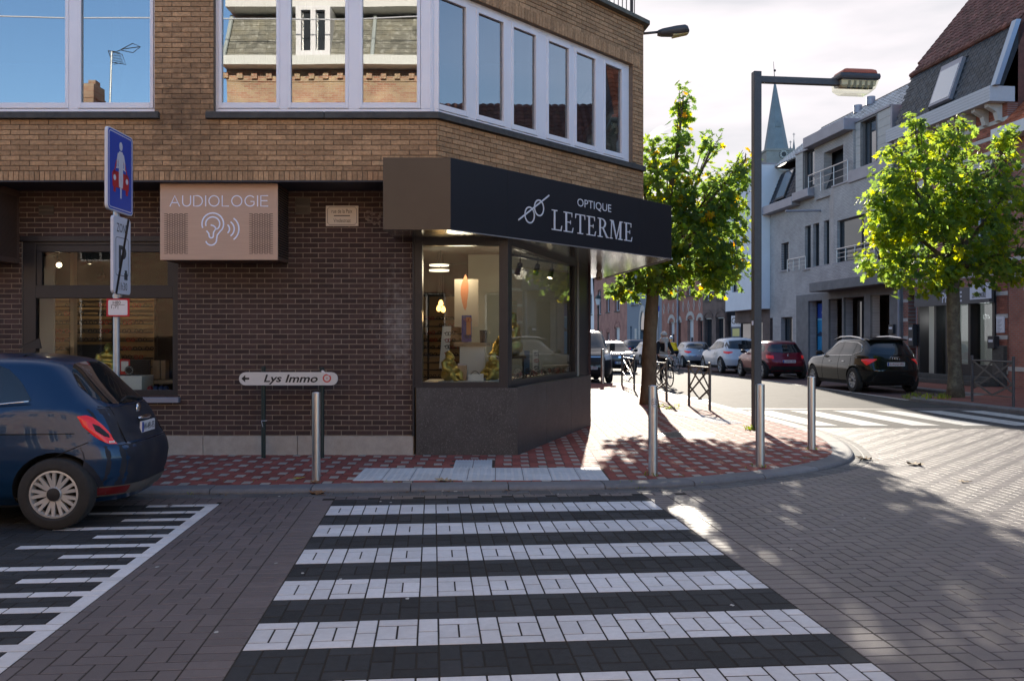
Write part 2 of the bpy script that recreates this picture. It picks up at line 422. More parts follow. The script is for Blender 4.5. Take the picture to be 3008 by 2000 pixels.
def smooth_line(P, n=6):
    out=[]
    for i in range(len(P)-1):
        p0=Vector(P[max(i-1,0)]); p1=Vector(P[i]); p2=Vector(P[i+1]); p3=Vector(P[min(i+2,len(P)-1)])
        for k in range(n):
            t=k/n
            out.append(.5*((2*p1)+(p2-p0)*t+(2*p0-5*p1+4*p2-p3)*t*t+(-p0+3*p1-3*p2+p3)*t**3))
    out.append(Vector(P[-1])); return out
KERB = smooth_line([(-13,8.30),(-8,8.66),(-3.57,8.98),(-1.05,9.17),(1.0,9.32),(1.8,9.48),(2.6,9.88),(3.4,10.43),(4.0,11.02),(4.45,11.75),(4.76,12.7),(4.98,13.8),(5.06,15.0),(5.0,17),(4.76,21),(4.5,27),(4.3,30.0),(3.9,30.8),(2.6,31.2),(1.6,33),(.4,46),(-1.5,70),(-4,100)])
RKERB = smooth_line([(11.6,2),(11.0,10),(10.62,17),(10.25,20.5),(9.95,22.2),(10.25,22.9),(12.15,23.7),(12.2,26),(11.5,40),(10.4,60),(8.2,100)])
def offset_line(L, d):
    out=[]
    for i,p in enumerate(L):
        t=(L[min(i+1,len(L)-1)]-L[max(i-1,0)]).normalized(); out.append(p+Vector((-t.y,t.x))*d)
    return out
KIN = offset_line(KERB,.27)
PAVE_IN = [(p.x,p.y) for p in offset_line(KERB,.20)]+[(-14,100),(-14,30)]
PAVE = [(p.x,p.y) for p in KERB]+[(-14,100),(-14,30)]
ROADSIDE = lambda x,y: not inside(PAVE,x,y)

ground = MB(); ground.quad((-600,-200,-.02),(600,-200,-.02),(600,1500,-.02),(-600,1500,-.02))
ground = ground.build('ground', M['soil']); tag(ground, kind='structure')

# main street: asphalt from the side street onwards
mb = MB()
mb.add([(-9,20.2,.001),(30,20.6,.001),(22,140,.001),(-20,140,.001)], [(0,1,2,3)])
street = mb.build('main_street', M['asphalt']); tag(street, kind='structure')
mb=MB(); mb.add([(-10,2.6,-.0028),(13,2.6,-.0028),(12.2,16.2,-.0028),(-10,16.4,-.0028)],[(0,1,2,3)]); tag(mb.build('joint_sand',M['joint']),kind='structure')
# ---- paved junction (herringbone)
road = thing('road','brown herringbone paver junction between both streets','road',(0,0,0)); del road['category']; tag(road, kind='structure')
CW0, CW1 = -.95, -.95+28*U          # crosswalk edges across
BAYU = -2.0                          # right edge of the parking bay line
S1 = 8.525                           # far edge of the farthest white band
pv = Pieces('paver', M['paver'], road)
pc_ch, pc_d = .003, .03
def put_ground(pc, u0,v0,nu,nv, dz=0., gap=.008, ch=pc_ch):
    su,sv=nu*U-gap, nv*U-gap
    pc.put(gw(u0+nu*U/2, v0+nv*U/2, dz+rnd.uniform(-.0009,.0009)), AX, BX, ZX, su, sv, pc_d, ch)
kerb_v = lambda u: 9.05
def road_ok(u,v, marg=0.):
    p=gw(u,v); return ROADSIDE(p.x,p.y) or inside_band(p)
def inside_band(p):
    # just under the kerb stones
    for q in KERB:
        if abs(q.x-p.x)<.5 and abs(q.y-p.y)<.5 and (Vector((p.x,p.y))-q).length<.2: return True
    return False
i0,i1=int(-10/U),int(12.5/U); j0,j1=int(2.6/U),int(16.4/U)
for i in range(i0,i1):
    for j in range(j0,j1):
        k=(i-j)%4
        if k not in (0,3): continue
        w,h=(2,1) if k==0 else (1,2)
        # herringbone grid origin sits on the right border of the crosswalk
        u=CW1+4*U+i*U; v=j*U
        uc,vc=u+w*U/2, v+h*U/2
        if uc>12.3 or vc>17.5: continue
        if CW0-2.0*U+.02<uc<CW1+4*U-.02 and vc<S1+3*U+.01 and not (u<CW0-2*U-.03 or u+w*U>CW1+4*U+.03): continue      # crosswalk and its borders
        if u+w*U<BAYU+.03 and vc<8.72: continue                     # parking bay
        p=gw(uc,vc)
        if p.y>16.2-.02*p.x: continue
        if vc>6.5+max(0,uc)*.9 and uc>4.5: pass
        x,y=scr((p.x,p.y,0))
        if not(-900<x<4800): continue
        if not road_ok(uc,vc): continue
        ua,ub=u,u+w*U
        for lo,hi,cond in ((BAYU+.0,CW0-2*U,vc<S1+3*U),(CW1+4*U,99,True)):
            pass
        if vc<S1+3*U:
            if uc<CW0-U and uc>BAYU-U: ua=max(ua,BAYU); ub=min(ub,CW0-2*U)
            if uc>CW1+3*U: ua=max(ua,CW1+4*U)
        if ub-ua<.03: continue
        pv.put(gw((ua+ub)/2,v+h*U/2,rnd.uniform(-.0009,.0009)),AX,BX,ZX,ub-ua-.007,h*U-.009,pc_d,pc_ch)
# soldier courses beside the crosswalk
for j in range(int(2.4/U), int((S1+3*U)/U)):
    for c in range(2): put_ground(pv, CW1+c*2*U, j*U, 2, 1)
    put_ground(pv, CW0-2*U, j*U, 2, 1)
pv.finish()
# far part of the junction: one jointed sheet
def brick_sheet(name, c1, c2, cj, sx, sy, rough=.6, rot=0., spec=.2):
    m=bpy.data.materials.new(name); m.use_nodes=True; nt=m.node_tree; N=nt.nodes.new; L=nt.links.new; b=nt.nodes['Principled BSDF']
    g=N('ShaderNodeNewGeometry'); mp=N('ShaderNodeMapping'); mp.inputs['Rotation'].default_value=(0,0,rot); L(g.outputs['Position'],mp.inputs[0])
    br=N('ShaderNodeTexBrick'); br.inputs['Color1'].default_value=(*c1,1); br.inputs['Color2'].default_value=(*c2,1); br.inputs['Mortar'].default_value=(*cj,1)
    br.inputs['Scale'].default_value=1; br.inputs['Brick Width'].default_value=sx; br.inputs['Row Height'].default_value=sy; br.inputs['Mortar Size'].default_value=.006
    L(mp.outputs[0],br.inputs[0]); n=N('ShaderNodeTexNoise'); n.inputs['Scale'].default_value=3; n.inputs['Detail'].default_value=6; L(g.outputs['Position'],n.inputs[0])
    mr=N('ShaderNodeMapRange'); mr.inputs[3].default_value=.75; mr.inputs[4].default_value=1.25; L(n.outputs['Fac'],mr.inputs[0])
    h=N('ShaderNodeHueSaturation'); L(br.outputs['Color'],h.inputs['Color']); L(mr.outputs[0],h.inputs['Value']); L(h.outputs[0],b.inputs['Base Color']); b.inputs['Roughness'].default_value=rough; b.inputs['Specular IOR Level'].default_value=spec
    bp=N('ShaderNodeBump'); bp.inputs['Strength'].default_value=.6; bp.inputs['Distance'].default_value=.01; L(br.outputs['Fac'],bp.inputs['Height']); bp.invert=True; L(bp.outputs[0],b.inputs['Normal'])
    return m
M['paver_sheet']=brick_sheet('far pavers',(.10,.085,.088),(.09,.076,.08),(.035,.03,.028),.218,.109,.52,math.radians(-5),.75)
M['red_sheet']=brick_sheet('far red blocks',(.25,.09,.072),(.28,.13,.10),(.1,.06,.05),.21,.105,.8,0,.08)
M['bay_sheet']=brick_sheet('bay blocks',(.12,.075,.075),(.14,.09,.085),(.05,.04,.04),.21,.105,.62)
mb=MB(); mb.add([(4.0,16.1,-.0015),(14,15.8,-.0015),(14,20.5,-.0015),(4.0,20.3,-.0015)],[(0,1,2,3)])
mb.add([(9.9,-4,-.006),(40,-4,-.006),(40,15.9,-.006),(9.9,16.1,-.006)],[(0,1,2,3)])
mb.add([(-40,-8,-.006),(40,-8,-.006),(40,3.2,-.006),(-40,3.0,-.006)],[(0,1,2,3)])
mb.build('paver_field', M['paver_sheet'], road, kind='stuff')
# ---- crosswalk
cross = thing('crosswalk','white and black paver crosswalk leading to the shop corner','crosswalk',(0,0,0)); del cross['category']; tag(cross, kind='structure')
pw=Pieces('white_paver', M['white_paver'], cross, limit=300); pk=Pieces('black_paver', M['dark_paver'], cross, limit=300)
def band(pc, vt, rows4=True, shift=0):
    """one band 4 units deep: pairs between stretchers, then two stacked"""
    c=-shift
    while c<28:
        for (du,dv,w,h) in [(0,0,1,2),(0,2,1,2),(1,0,2,1),(1,1,1,2),(2,1,1,2),(1,3,2,1)]:
            u=c+du
            a=max(u,0); b=min(u+w,28)
            if b-a<=0: continue
            dz=rnd.uniform(-.0009,.0009)
            pc.put(gw(CW0+(a+b)/2*U, vt-4*U+(dv+h/2)*U, dz), AX,BX,ZX,(b-a)*U-.009,h*U-.012,pc_d,.003)
        c+=3
for s in range(7):
    band(pw, S1-8*s*U, shift=1); band(pk, S1-8*s*U-4*U, shift=(2,0,1)[s%3])
for c in range(14):
    for r_ in range(3): put_ground(pk, CW0+c*2*U, S1+r_*U, 2, 1)
pw.finish(); pk.finish()
# ---- parking bay with its comb of white blocks
bay = thing('parking_bay','dark paved parking bay edged by a white comb line','parking bay',(0,0,0)); del bay['category']; tag(bay, kind='structure')
bw=Pieces('white_block', M['white_paver'], bay, limit=150); bk=Pieces('dark_block', M['dark_paver'], bay, limit=300)
v=8.72; row=0
while v>3.0:
    tooth=(row%3==0)
    if tooth:
        n=9 if (row//3)%2 else 4
        put_ground(bw, BAYU-2*U, v-U, 2, 1)
        for c in range(1,n//2+1): put_ground(bw, BAYU-2*U-c*2*U, v-U, 2, 1)
        st=BAYU-2*U-(n//2)*2*U
    elif row%3==1:
        put_ground(bw, BAYU-U, v-2*U, 1, 2); st=BAYU-U
    else: st=BAYU-U
    u=st; first=row%2
    while u>-7.2:
        w=1 if first else 2; first=0
        put_ground(bk, u-w*U, v-U, w, 1); u-=w*U
    v-=U; row+=1
bw.finish(); bk.finish()
# ---- gutter
gut = thing('gutter','grey gutter course along the kerb foot','gutter',(0,0,0)); del gut['category']; tag(gut, kind='structure')
gp_=Pieces('gutter_block', M['gutter'], gut, limit=200)
def along(L, step, d, wid, pc, z, dep, ch, ymax=26., gap=.006):
    acc=0; nxt=step/2
    for a,b in zip(L,L[1:]):
        l=(b-a).length; t=(b-a)/l
        while acc+l>nxt:
            p=a+t*(nxt-acc); n=Vector((-t.y,t.x))
            if p.y<ymax and scr((p.x,p.y,0))[0]>-300:
                pc.put(Vector((p.x+n.x*d,p.y+n.y*d,z+rnd.uniform(-.001,.001))), Vector((t.x,t.y,0)), Vector((n.x,n.y,0)), ZX, step-gap, wid-gap, dep, ch)
            nxt+=step
        acc+=l
along(KERB,.22,-.055,.11,gp_,.004,.03,.005); along(KERB,.22,-.165,.11,gp_,.004,.03,.005)
gp_.finish()
# ---- kerb
kerb = thing('kerb','grey concrete kerb around the street corner','kerb',(0,0,0)); del kerb['category']; tag(kerb, kind='structure')
def kerb_stones(L, inner, parent, ymax, length=1.0, h=.054):
    cum=[0]
    for a,b in zip(L,L[1:]): cum.append(cum[-1]+(b-a).length)
    def P(s,LL):
        i=max(0,min(len(cum)-2, int(np.searchsorted(cum,s))-1)); t=(s-cum[i])/(cum[i+1]-cum[i]); return LL[i]+(LL[i+1]-LL[i])*t
    s=0
    while s<cum[-1]-length:
        if P(s,L).y<ymax and P(s,L).y>-2:
            mb=MB(); K=5; vs=[]; dz=rnd.uniform(-.002,.002); do=rnd.uniform(-.004,.004)
            for k in range(K+1):
                q=s+.005+(length-.01)*k/K; o=P(q,L); n=P(q,inner); d=(n-o).normalized(); o=o+d*do
                for f,z in ((0,-.06),(0,h-.034),(.012,h-.014),(.035,h-.003),(.06,h),(.27,h),(.27,-.06)):
                    c=o+d*f; vs.append((c.x,c.y,z+(dz if z>0 else 0)))
            fs=[(k*7+a,k*7+7+a,k*7+7+(a+1)%7,k*7+(a+1)%7) for k in range(K) for a in range(7)]
            fs+=[tuple(range(6,-1,-1)),tuple(range(K*7,K*7+7))]
            mb.add(vs,[tuple(reversed(f)) for f in fs]).build('kerb_stone',M['kerb'],parent)
        s+=length
kerb_stones(KERB,KIN,kerb,45)
rk = thing('kerb','grey concrete kerb on the far side of the main street','kerb',(0,0,0)); del rk['category']; tag(rk, kind='structure')
RIN=offset_line(RKERB,-.27); kerb_stones(RKERB,RIN,rk,60,h=.11)
# ---- pavement of the shop corner
pave = thing('pavement','red pavement with pale blocks round the shop corner','pavement',(0,0,0)); del pave['category']; tag(pave, kind='structure')
mb=MB(); mb.prism([(p.x,p.y) for p in KIN if p.y<99]+[(-14,99),(-14,9.0)], -.05, .0468)
base=mb.build('paving_bed', M['slab'], pave)
TAC=[gp(1040,1416,.05),gp(1790,1376,.05)]
pr=Pieces('red_tile',M['red_tile'],pave,limit=300); pp=Pieces('pale_tile',M['pale_tile'],pave,limit=300); pt=Pieces('tactile_tile',M['tactile'],pave)
t_=.105
# white guide strip and threshold: measured from the ground
g0=gp(1034,1411,.05); g1=gp(1832,1409,.05); g2=gp(1040,1375,.05)
TA=(g1-g0); TLEN=TA.length; TA=TA.normalized(); TB=Vector((-TA.y,TA.x,0)); tw=.305; tn=int(TLEN/tw); tdep=(g2-g0).dot(TB)/2
TPOLY=[tuple((g0+TA*a+TB*b)[:2]) for a,b in ((0,0),(tn*tw,0),(tn*tw,2*tdep),(0,2*tdep))]
h0=gp(1330,1374,.05); h0=g0+TA*(h0-g0).dot(TA)+TB*2*tdep; hd=.36
HPOLY=[tuple((h0+TA*a+TB*b)[:2]) for a,b in ((0,0),(.46,0),(.46,hd*1.9),(0,hd*1.9))]
for a in range(tn):
    for b in range(2): pt.put(g0+TA*(a+.5)*tw+TB*(b+.5)*tdep+ZX*.003, TA,TB,ZX, tw-.006,tdep-.006,.03,.003)
for a in range(2):
    for b in range(2): pt.put(h0+TA*(a+.5)*.23+TB*(b+.5)*hd*.95+ZX*.003, TA,TB,ZX, .224,hd*.95-.006,.03,.003)
pt.finish()
mb=MB()
for a in range(tn*4):
    for b in range(10):
        c=g0+TA*((a+.5+.0)*tw/4)+TB*((b+.5)*tdep/5); mb.box(c.x-.014,c.x+.014,c.y-.014,c.y+.014,.045,.0565)
for a in range(12):
    c=h0+TA*(a+.5)*.46/12; e=c+TB*hd*1.88
    mb.hexa([c-TA*.009+ZX*-.01,c+TA*.009+ZX*-.01,e+TA*.009+ZX*-.01,e-TA*.009+ZX*-.01,c-TA*.006+ZX*.008,c+TA*.006+ZX*.008,e+TA*.006+ZX*.008,e-TA*.006+ZX*.008])
mb.build('ribs',M['tactile'],pave,kind='stuff')
def pave_ok(x,y):
    if not inside(PAVE_IN,x,y): return False
    if inside(TPOLY,x,y) or inside(HPOLY,x,y): return False
    return True
for ci in range(-40,50):
    for cj in range(-10,60):
        bx=ci*2*t_; by=9.0-((ci*1.0)%3.5)*t_+cj*3.5*t_
        if by>27: continue
        for (dx,dy,w,h,kind) in ((0,0,2,1.9,0),(0,1.9,1,1.6,0),(1,1.9,1,1.6,1)):
            lx,ly=bx+(dx+w/2)*t_, by+(dy+h/2)*t_
            # the laying direction turns a little with the kerb
            x=lx; y=ly+lx*.07-.35
            if y<8.2 or not pave_ok(x,y): continue
            if y>11.9 and x<-.2+ (y-11.7)*.31: continue
            if not (-350<scr((x,y,0))[0]<3300): continue
            (pp if kind else pr).put(Vector((x,y,.05+rnd.uniform(-.0009,.0009))), Vector((1,.07,0)).normalized(),Vector((-.07,1,0)).normalized(),ZX, w*t_-.007,h*t_-.009,.03,.003)
pr.finish(); pp.finish()
mb=MB(); mb.add([(1.0,26.9,.05),(4.3,26.9,.05),(4.05,30.4,.05),(2.4,30.9,.05),(1.35,33,.05),(-1.7,70,.05),(-5,70,.05)],[(0,1,2,3,4,5,6)])
mb.build('far_paving',M['red_sheet'],pave,kind='stuff')
# ---- pavement across the main street
rp = thing('pavement','red pavement across the main street under the plane tree','pavement',(0,0,0)); del rp['category']; tag(rp, kind='structure')
mb=MB(); mb.prism([(p.x,p.y) for p in RIN][::-1][::-1]+[(30,100),(30,2)], -.05,.105)
mb.build('paving_bed',M['red_sheet'],rp)
mb=MB()
P0=[(10.2,23.0,.004),(12.3,23.6,.004),(12.2,27,.004),(11.5,40,.004),(10.4,60,.004),(8.2,100,.004),(6.0,100,.004),(8.1,60,.004),(9.35,40,.004),(9.75,30,.004)]
mb.add(P0,[tuple(range(len(P0)))]); b_=mb.build('parking_lane',M['bay_sheet']); tag(b_,kind='structure')
# ---- zebra on the main street
zb = thing('zebra_crossing','worn white zebra stripes across the main street','crosswalk',(0,0,0)); del zb['category']; tag(zb,kind='structure')
mb=MB(); mb.add([(5.2,15.9,.003),(10.7,15.6,.003),(10.45,19.8,.003),(4.95,20.1,.003)],[(0,1,2,3)]); mb.build('asphalt_strip',M['asphalt'],zb)
for i in range(6):
    x=5.35+i*.92; mb=MB(); s=-.07
    mb.add([(x,16.2,.007),(x+.5,16.17,.007),(x+.5+s*3.4,19.55,.007),(x+s*3.4,19.6,.007)],[(0,1,2,3)]); mb.build('stripe',M['road_paint'],zb)
mb=MB(); mb.add([(10.0,22.95,.009),(10.15,22.9,.009),(9.65,34,.009),(9.5,34,.009)],[(0,1,2,3)]); tag(mb.build('lane_edge_line',M['road_paint']),kind='structure')
# ================================================================ corner building
M['tan_brick']=mat('tan brick',(.40,.245,.13),.85,var=.22,noise=.35,nscale=28,bump=.7,bscale=45,stain=.5,stscale=.8,staincol=(.20,.12,.06))
M['dark_brick']=mat('dark brown brick',(.055,.032,.028),.75,var=.28,noise=.2,nscale=24,bump=.25,bscale=60,stain=.3,stscale=.8,staincol=(.04,.026,.023))
M['mortar_dark']=mat('grey mortar',(.19,.145,.105),.95,noise=.2,nscale=20)
M['mortar_pale']=mat('pale mortar',(.27,.22,.17),.95,noise=.3,nscale=5)
M['upvc']=mat('white window frame',(.80,.80,.83),.32,noise=.03,nscale=3)
M['sillstone']=mat('blue stone sill',(.065,.063,.06),.7,noise=.3,nscale=14,bump=.3,stain=.4,stscale=3,staincol=(.1,.1,.085))
M['black_metal']=mat('black window metal',(.022,.022,.025),.35,noise=.1,nscale=4)
M['granite']=mat('pale granite',(.36,.32,.275),.75,noise=.15,nscale=10,speck=.7,sscale=130,speckcol=(.2,.17,.15),bump=.3,stain=.35,stscale=1.8,staincol=(.22,.18,.15))
M['dark_stone']=mat('dark blue stone',(.052,.048,.047),.5,noise=.22,nscale=6,speck=.8,sscale=70,speckcol=(.12,.115,.11),stain=.3,stscale=2.2,staincol=(.095,.09,.085),bump=.05)
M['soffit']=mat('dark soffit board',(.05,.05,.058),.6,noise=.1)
M['room']=mat('room plaster',(.33,.31,.28),.9,noise=.05)
M['curtain']=mat('net curtain',(.42,.43,.43),.95,noise=.06,nscale=4)
M['coping']=mat('weathered coping',(.12,.12,.10),.8,noise=.3,nscale=8,stain=.5,stscale=4,staincol=(.19,.19,.13))
M['rail']=mat('rusty railing',(.06,.05,.045),.6,metal=.3,noise=.2)
M['glass_up']=glass('upper window glass',(.5,.55,.55),refl=.29,wob=.10)
M['glass_shop']=glass('shop glass',(.85,.88,.87),refl=.0)
M['fascia']=mat('black fascia panel',(.012,.013,.017),.45,noise=.12,nscale=2,bump=.04,bscale=6)
M['letter']=mat('silver lettering',(.66,.67,.70),.4)
M['mirror_soffit']=mat('polished soffit',(.72,.74,.74),.16,metal=1,bump=.08,bscale=4)
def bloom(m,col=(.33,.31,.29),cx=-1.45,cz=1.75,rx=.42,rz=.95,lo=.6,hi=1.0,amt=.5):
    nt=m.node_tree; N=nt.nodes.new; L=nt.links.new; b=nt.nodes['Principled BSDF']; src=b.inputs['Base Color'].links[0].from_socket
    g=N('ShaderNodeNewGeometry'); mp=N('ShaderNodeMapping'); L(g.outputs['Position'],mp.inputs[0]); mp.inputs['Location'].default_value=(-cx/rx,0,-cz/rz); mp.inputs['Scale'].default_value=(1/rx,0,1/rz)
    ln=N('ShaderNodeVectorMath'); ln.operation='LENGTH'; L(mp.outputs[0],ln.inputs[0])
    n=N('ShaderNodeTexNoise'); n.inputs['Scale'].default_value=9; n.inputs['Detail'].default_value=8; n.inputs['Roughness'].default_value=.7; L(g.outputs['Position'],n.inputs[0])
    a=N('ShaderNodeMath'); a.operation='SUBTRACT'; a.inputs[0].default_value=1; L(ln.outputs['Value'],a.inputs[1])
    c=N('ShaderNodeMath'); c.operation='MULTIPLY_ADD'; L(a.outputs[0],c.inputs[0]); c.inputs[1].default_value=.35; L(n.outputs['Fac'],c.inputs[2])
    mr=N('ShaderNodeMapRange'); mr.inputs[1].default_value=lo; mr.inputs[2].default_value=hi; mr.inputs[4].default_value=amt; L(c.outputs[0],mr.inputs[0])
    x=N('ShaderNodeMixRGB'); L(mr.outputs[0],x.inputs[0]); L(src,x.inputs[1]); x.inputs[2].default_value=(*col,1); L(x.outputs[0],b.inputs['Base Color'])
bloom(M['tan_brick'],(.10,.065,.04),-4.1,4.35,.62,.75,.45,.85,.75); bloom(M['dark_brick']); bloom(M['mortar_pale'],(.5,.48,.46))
UP=Fr((0,11.08),(1,0)); CH=Fr((-.924,11.08),(3.046,3.49)); GF=Fr((0,11.76),(1,0)); GS=Fr((-.02,11.75),(.303,.953))
EA=Fr((2.122,14.57),(-.12,1)); SG=Fr((-.730,10.75),(3.317,3.87)); SL=Fr((-1.537,10.75),(1,0)); SE=Fr((2.587,14.62),(-.607,4.58))
CHL=4.63
bld=thing('corner_building','tan brick corner building over a dark brick optician shop','building',(0,11.76,0))
Z1=4.346; ZH=5.92; ZT=6.62
zS0,zS1=4.254,4.335
# openings in the upper walls
w1=(-7.9,UP.u(453),Z1-.02,ZH); w2=(UP.u(627),-.924,Z1-.02,ZH); wc=(0,CH.u(1860),Z1-.02,ZH)
front_open=[w1,w2]; ch_open=[wc]
we=(.35,4.6,Z1,ZH)
mb=MB(); wall_panels(mb,UP,-12,-.924,3.503,ZT,-.30,-.012,front_open,0); mb.build('wall',M['mortar_dark'],bld)
mb=MB(); wall_panels(mb,CH,0,CHL,3.503,ZT,-.30,-.012,ch_open,0); mb.build('wall',M['mortar_dark'],bld)
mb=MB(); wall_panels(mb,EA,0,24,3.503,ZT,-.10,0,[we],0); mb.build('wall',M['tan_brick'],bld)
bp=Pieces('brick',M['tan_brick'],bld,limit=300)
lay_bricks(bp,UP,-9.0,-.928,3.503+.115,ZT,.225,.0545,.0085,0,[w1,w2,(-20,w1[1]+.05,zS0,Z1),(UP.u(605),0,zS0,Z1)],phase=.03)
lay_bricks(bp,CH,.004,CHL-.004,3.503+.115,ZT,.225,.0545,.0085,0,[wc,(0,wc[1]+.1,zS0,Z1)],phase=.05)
def soldiers(pc,fr,u0,u1,z,bh,bw,j,off):
    u=u0
    while u+bw<u1: pc.put(fr.p(u+bw/2,off+rnd.uniform(-.0015,.0015),z+bh/2),fr.e,ZX,fr.n,bw,bh,.016,.0025); u+=bw+j
soldiers(bp,UP,-9,-.928,3.503,.108,.056,.008,0); soldiers(bp,CH,.004,CHL,3.503,.108,.056,.008,0)
soldiers(bp,CH,.0,CHL,ZH,.16,.056,.008,.004)
# ground floor dark bricks go to the same building
GW=(GF.u(64),GF.u(522),.804,2.846)
lay_bricks(bp,GF,-9.0,GF.u(1216),.30,3.50,.1905,.0565,.0095,0,[GW],phase=-.02)
# dark bricks need their own material: kept as their own list
bp_d=Pieces('dark_brick',M['dark_brick'],bld,limit=300)
bp_d.L=[q for q in bp.L if abs(q[0].y-11.76)<.02 and q[0].z<3.5]; bp.L=[q for q in bp.L if not(abs(q[0].y-11.76)<.02 and q[0].z<3.5)]
bp.finish(); bp_d.finish()
mb=MB(); wall_panels(mb,GF,-12,GF.u(1216),0,3.5,-.28,-.006,[GW],0); mb.build('wall',M['mortar_pale'],bld)
# plain walls round the back and the east side of the ground floor
mb=MB(); e0=GS.p(4.77,0,0); EG=Fr((e0.x,e0.y),(-.12,1)); mb.fbox(EG,0,20,-.3,0,0,3.5); mb.fbox(Fr((-12,11.76),(0,1)),0,25,-.2,0,0,ZT); mb.build('wall',M['dark_brick'],bld)
mb=MB(); fl=[(-12,11.40),(-1.06,11.40),(1.80,14.68),(-.6,36),(-12,36)]
mb.prism([(-11.9,11.46),(-1.0,11.46),(1.7,14.6),(.2,30),(-11.9,30)],ZT-.25,ZT-.02); mb.prism([(-11.9,11.46),(-1.0,11.46),(1.7,14.6),(.2,30),(-11.9,30)],3.53,3.75); mb.build('floor',M['room'],bld)
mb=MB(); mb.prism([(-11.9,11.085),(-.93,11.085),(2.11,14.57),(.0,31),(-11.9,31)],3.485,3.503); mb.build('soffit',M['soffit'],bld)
# sills, copings
def sill(fr,u0,u1,z0,z1,out=.055,inn=-.14):
    mb=MB(); mb.fbox(fr,u0,u1,inn,out,z0,z1); return mb.build('window_sill',M['sillstone'],bld,bevel=.006)
sill(UP,-9,UP.u(465,.05),zS0,zS1); sill(UP,UP.u(603,.05),-2.3,zS0,zS1)
mb=MB(); a=UP.p(-2.29,.055,0); c_=Vector((-.924+.0,11.08,0)); 
# mitred corner of the sill
k=.055*math.tan(math.radians(49)/2)
mb.fbox(UP,-2.294,-.924-.0,-.14,.055,zS0,zS1); mb.build('window_sill',M['sillstone'],bld,bevel=.006)
mb=MB(); mb.prism([(-.924,11.025),(-.90,11.025),tuple(CH.p(.03,.055,0)[:2]),tuple(CH.p(CHL-.0,.055,0)[:2]),tuple(CH.p(CHL,-.14,0)[:2]),tuple(CH.p(.0,-.14,0)[:2])],zS0,zS1); mb.build('window_sill',M['sillstone'],bld,bevel=.005)
mb=MB(); mb.prism([(-12,11.0),(-.88,11.0),tuple(CH.p(CHL+.06,.09,0)[:2]),tuple(EA.p(24,.09,0)[:2]),tuple(EA.p(24,-.3,0)[:2]),(1.8,14.6),(-1.05,11.4),(-12,11.4)],ZT,ZT+.07); mb.build('coping',M['coping'],bld,bevel=.008)
# roof slab keeps the upper rooms dark
# railing on the roof corner
mb=MB()
for t in np.arange(.3,CHL,.115): mb.tube(CH.p(t,-.12,ZT+.12),CH.p(t,-.12,ZT+.9),.008,n=5)
for z in (ZT+.12,ZT+.52,ZT+.92): mb.tube(CH.p(.2,-.12,z),CH.p(CHL-.15,-.12,z),.014,n=6)
for t in (.2,1.7,3.2,CHL-.15): mb.tube(CH.p(t,-.12,ZT+.05),CH.p(t,-.12,ZT+1.0),.022,n=6)
mb.path([CH.p(CHL-1.0+.11*i,-.05,ZT+.12-.16*math.sin(math.pi*i/8)) for i in range(9)],.007,5)
mb.build('railing',M['rail'],bld)

# ---------------- windows
def window(fr, u0,u1,z0,z1, panes, off=-.08, fw=.075, parent=bld, gmat='glass_up', m='upvc', low=.10, name='window'):
    """outer frame with one sash and one pane for every (a,b) glass interval"""
    mb=MB(); mb.fbox(fr,u0,u1,off-.07,off,z0,z0+low*.55); mb.fbox(fr,u0,u1,off-.07,off,z1-.06,z1)
    eds=[u0]+[x for ab in panes for x in ab]+[u1]
    posts=[(eds[i],eds[i+1]) for i in range(0,len(eds),2)]
    for a,b in posts:
        c=(a+b)/2
        if a==u0: mb.fbox(fr,a,max(a+.03,b-.045),off-.07,off,z0+low*.55,z1-.06)
        elif b==u1: mb.fbox(fr,min(b-.03,a+.045),b,off-.07,off,z0+low*.55,z1-.06)
        else: mb.fbox(fr,a+.04 if b-a>.1 else a+.012,b-.04 if b-a>.1 else b-.012,off-.07,off,z0+low*.55,z1-.06)
    w=mb.build(name,M[m],parent,bevel=.005)
    for a,b in panes:
        s=MB(); za,zb=z0+low*.55+.004,z1-.062; ga,gb=z0+low+.03,z1-.12; o=off+.012
        s.fbox(fr,a-.042,a,off-.05,o,za,zb); s.fbox(fr,b,b+.042,off-.05,o,za,zb); s.fbox(fr,a,b,off-.05,o,za,ga); s.fbox(fr,a,b,off-.05,o,gb,zb)
        s.build('sash',M[m],w,bevel=.005)
        g=MB(); g.fbox(fr,a-.01,b+.01,off-.03,off-.024,ga-.01,gb+.01); g.build('pane',M[gmat],w)
    return w
o8=-.08
window(UP,w1[0],w1[1],Z1,ZH,[(UP.u(-395,o8),UP.u(-190,o8)),(UP.u(-135,o8),UP.u(192,o8)),(UP.u(239,o8),UP.u(441,o8))])
window(UP,w2[0],w2[1]+.02,Z1,ZH,[(UP.u(652,o8),UP.u(812,o8)),(UP.u(855,o8),UP.u(1014,o8)),(UP.u(1065,o8),UP.u(1225,o8))])
window(CH,.0,wc[1],Z1,ZH,[(CH.u(a,o8),CH.u(b,o8)) for a,b in ((1289,1368),(1405,1478),(1508,1573),(1611,1670),(1693,1748),(1778,1825))])
window(EA,we[0],we[1],Z1,ZH,[(we[0]+.12,we[0]+1.0),(we[0]+1.15,we[1]-.12)],off=-.01)
# dark rooms behind: back wall and curtains
mb=MB(); mb.box(-11.9,1.0,15.8,15.9,3.75,ZT-.25); mb.fbox(Fr((-5.0,11.4),(0,1)),0,4.5,-.05,.05,3.75,ZT-.25); mb.build('inner_wall',M['room'],bld)
mb=MB()
for k in range(60):
    u=-4.2+k*.05; mb.fbox(UP,u,u+.05,-.50-.03*(k%2),-.49-.03*(k%2),Z1,ZH)
mb.build('net_curtain',M['curtain'],bld,kind='stuff')

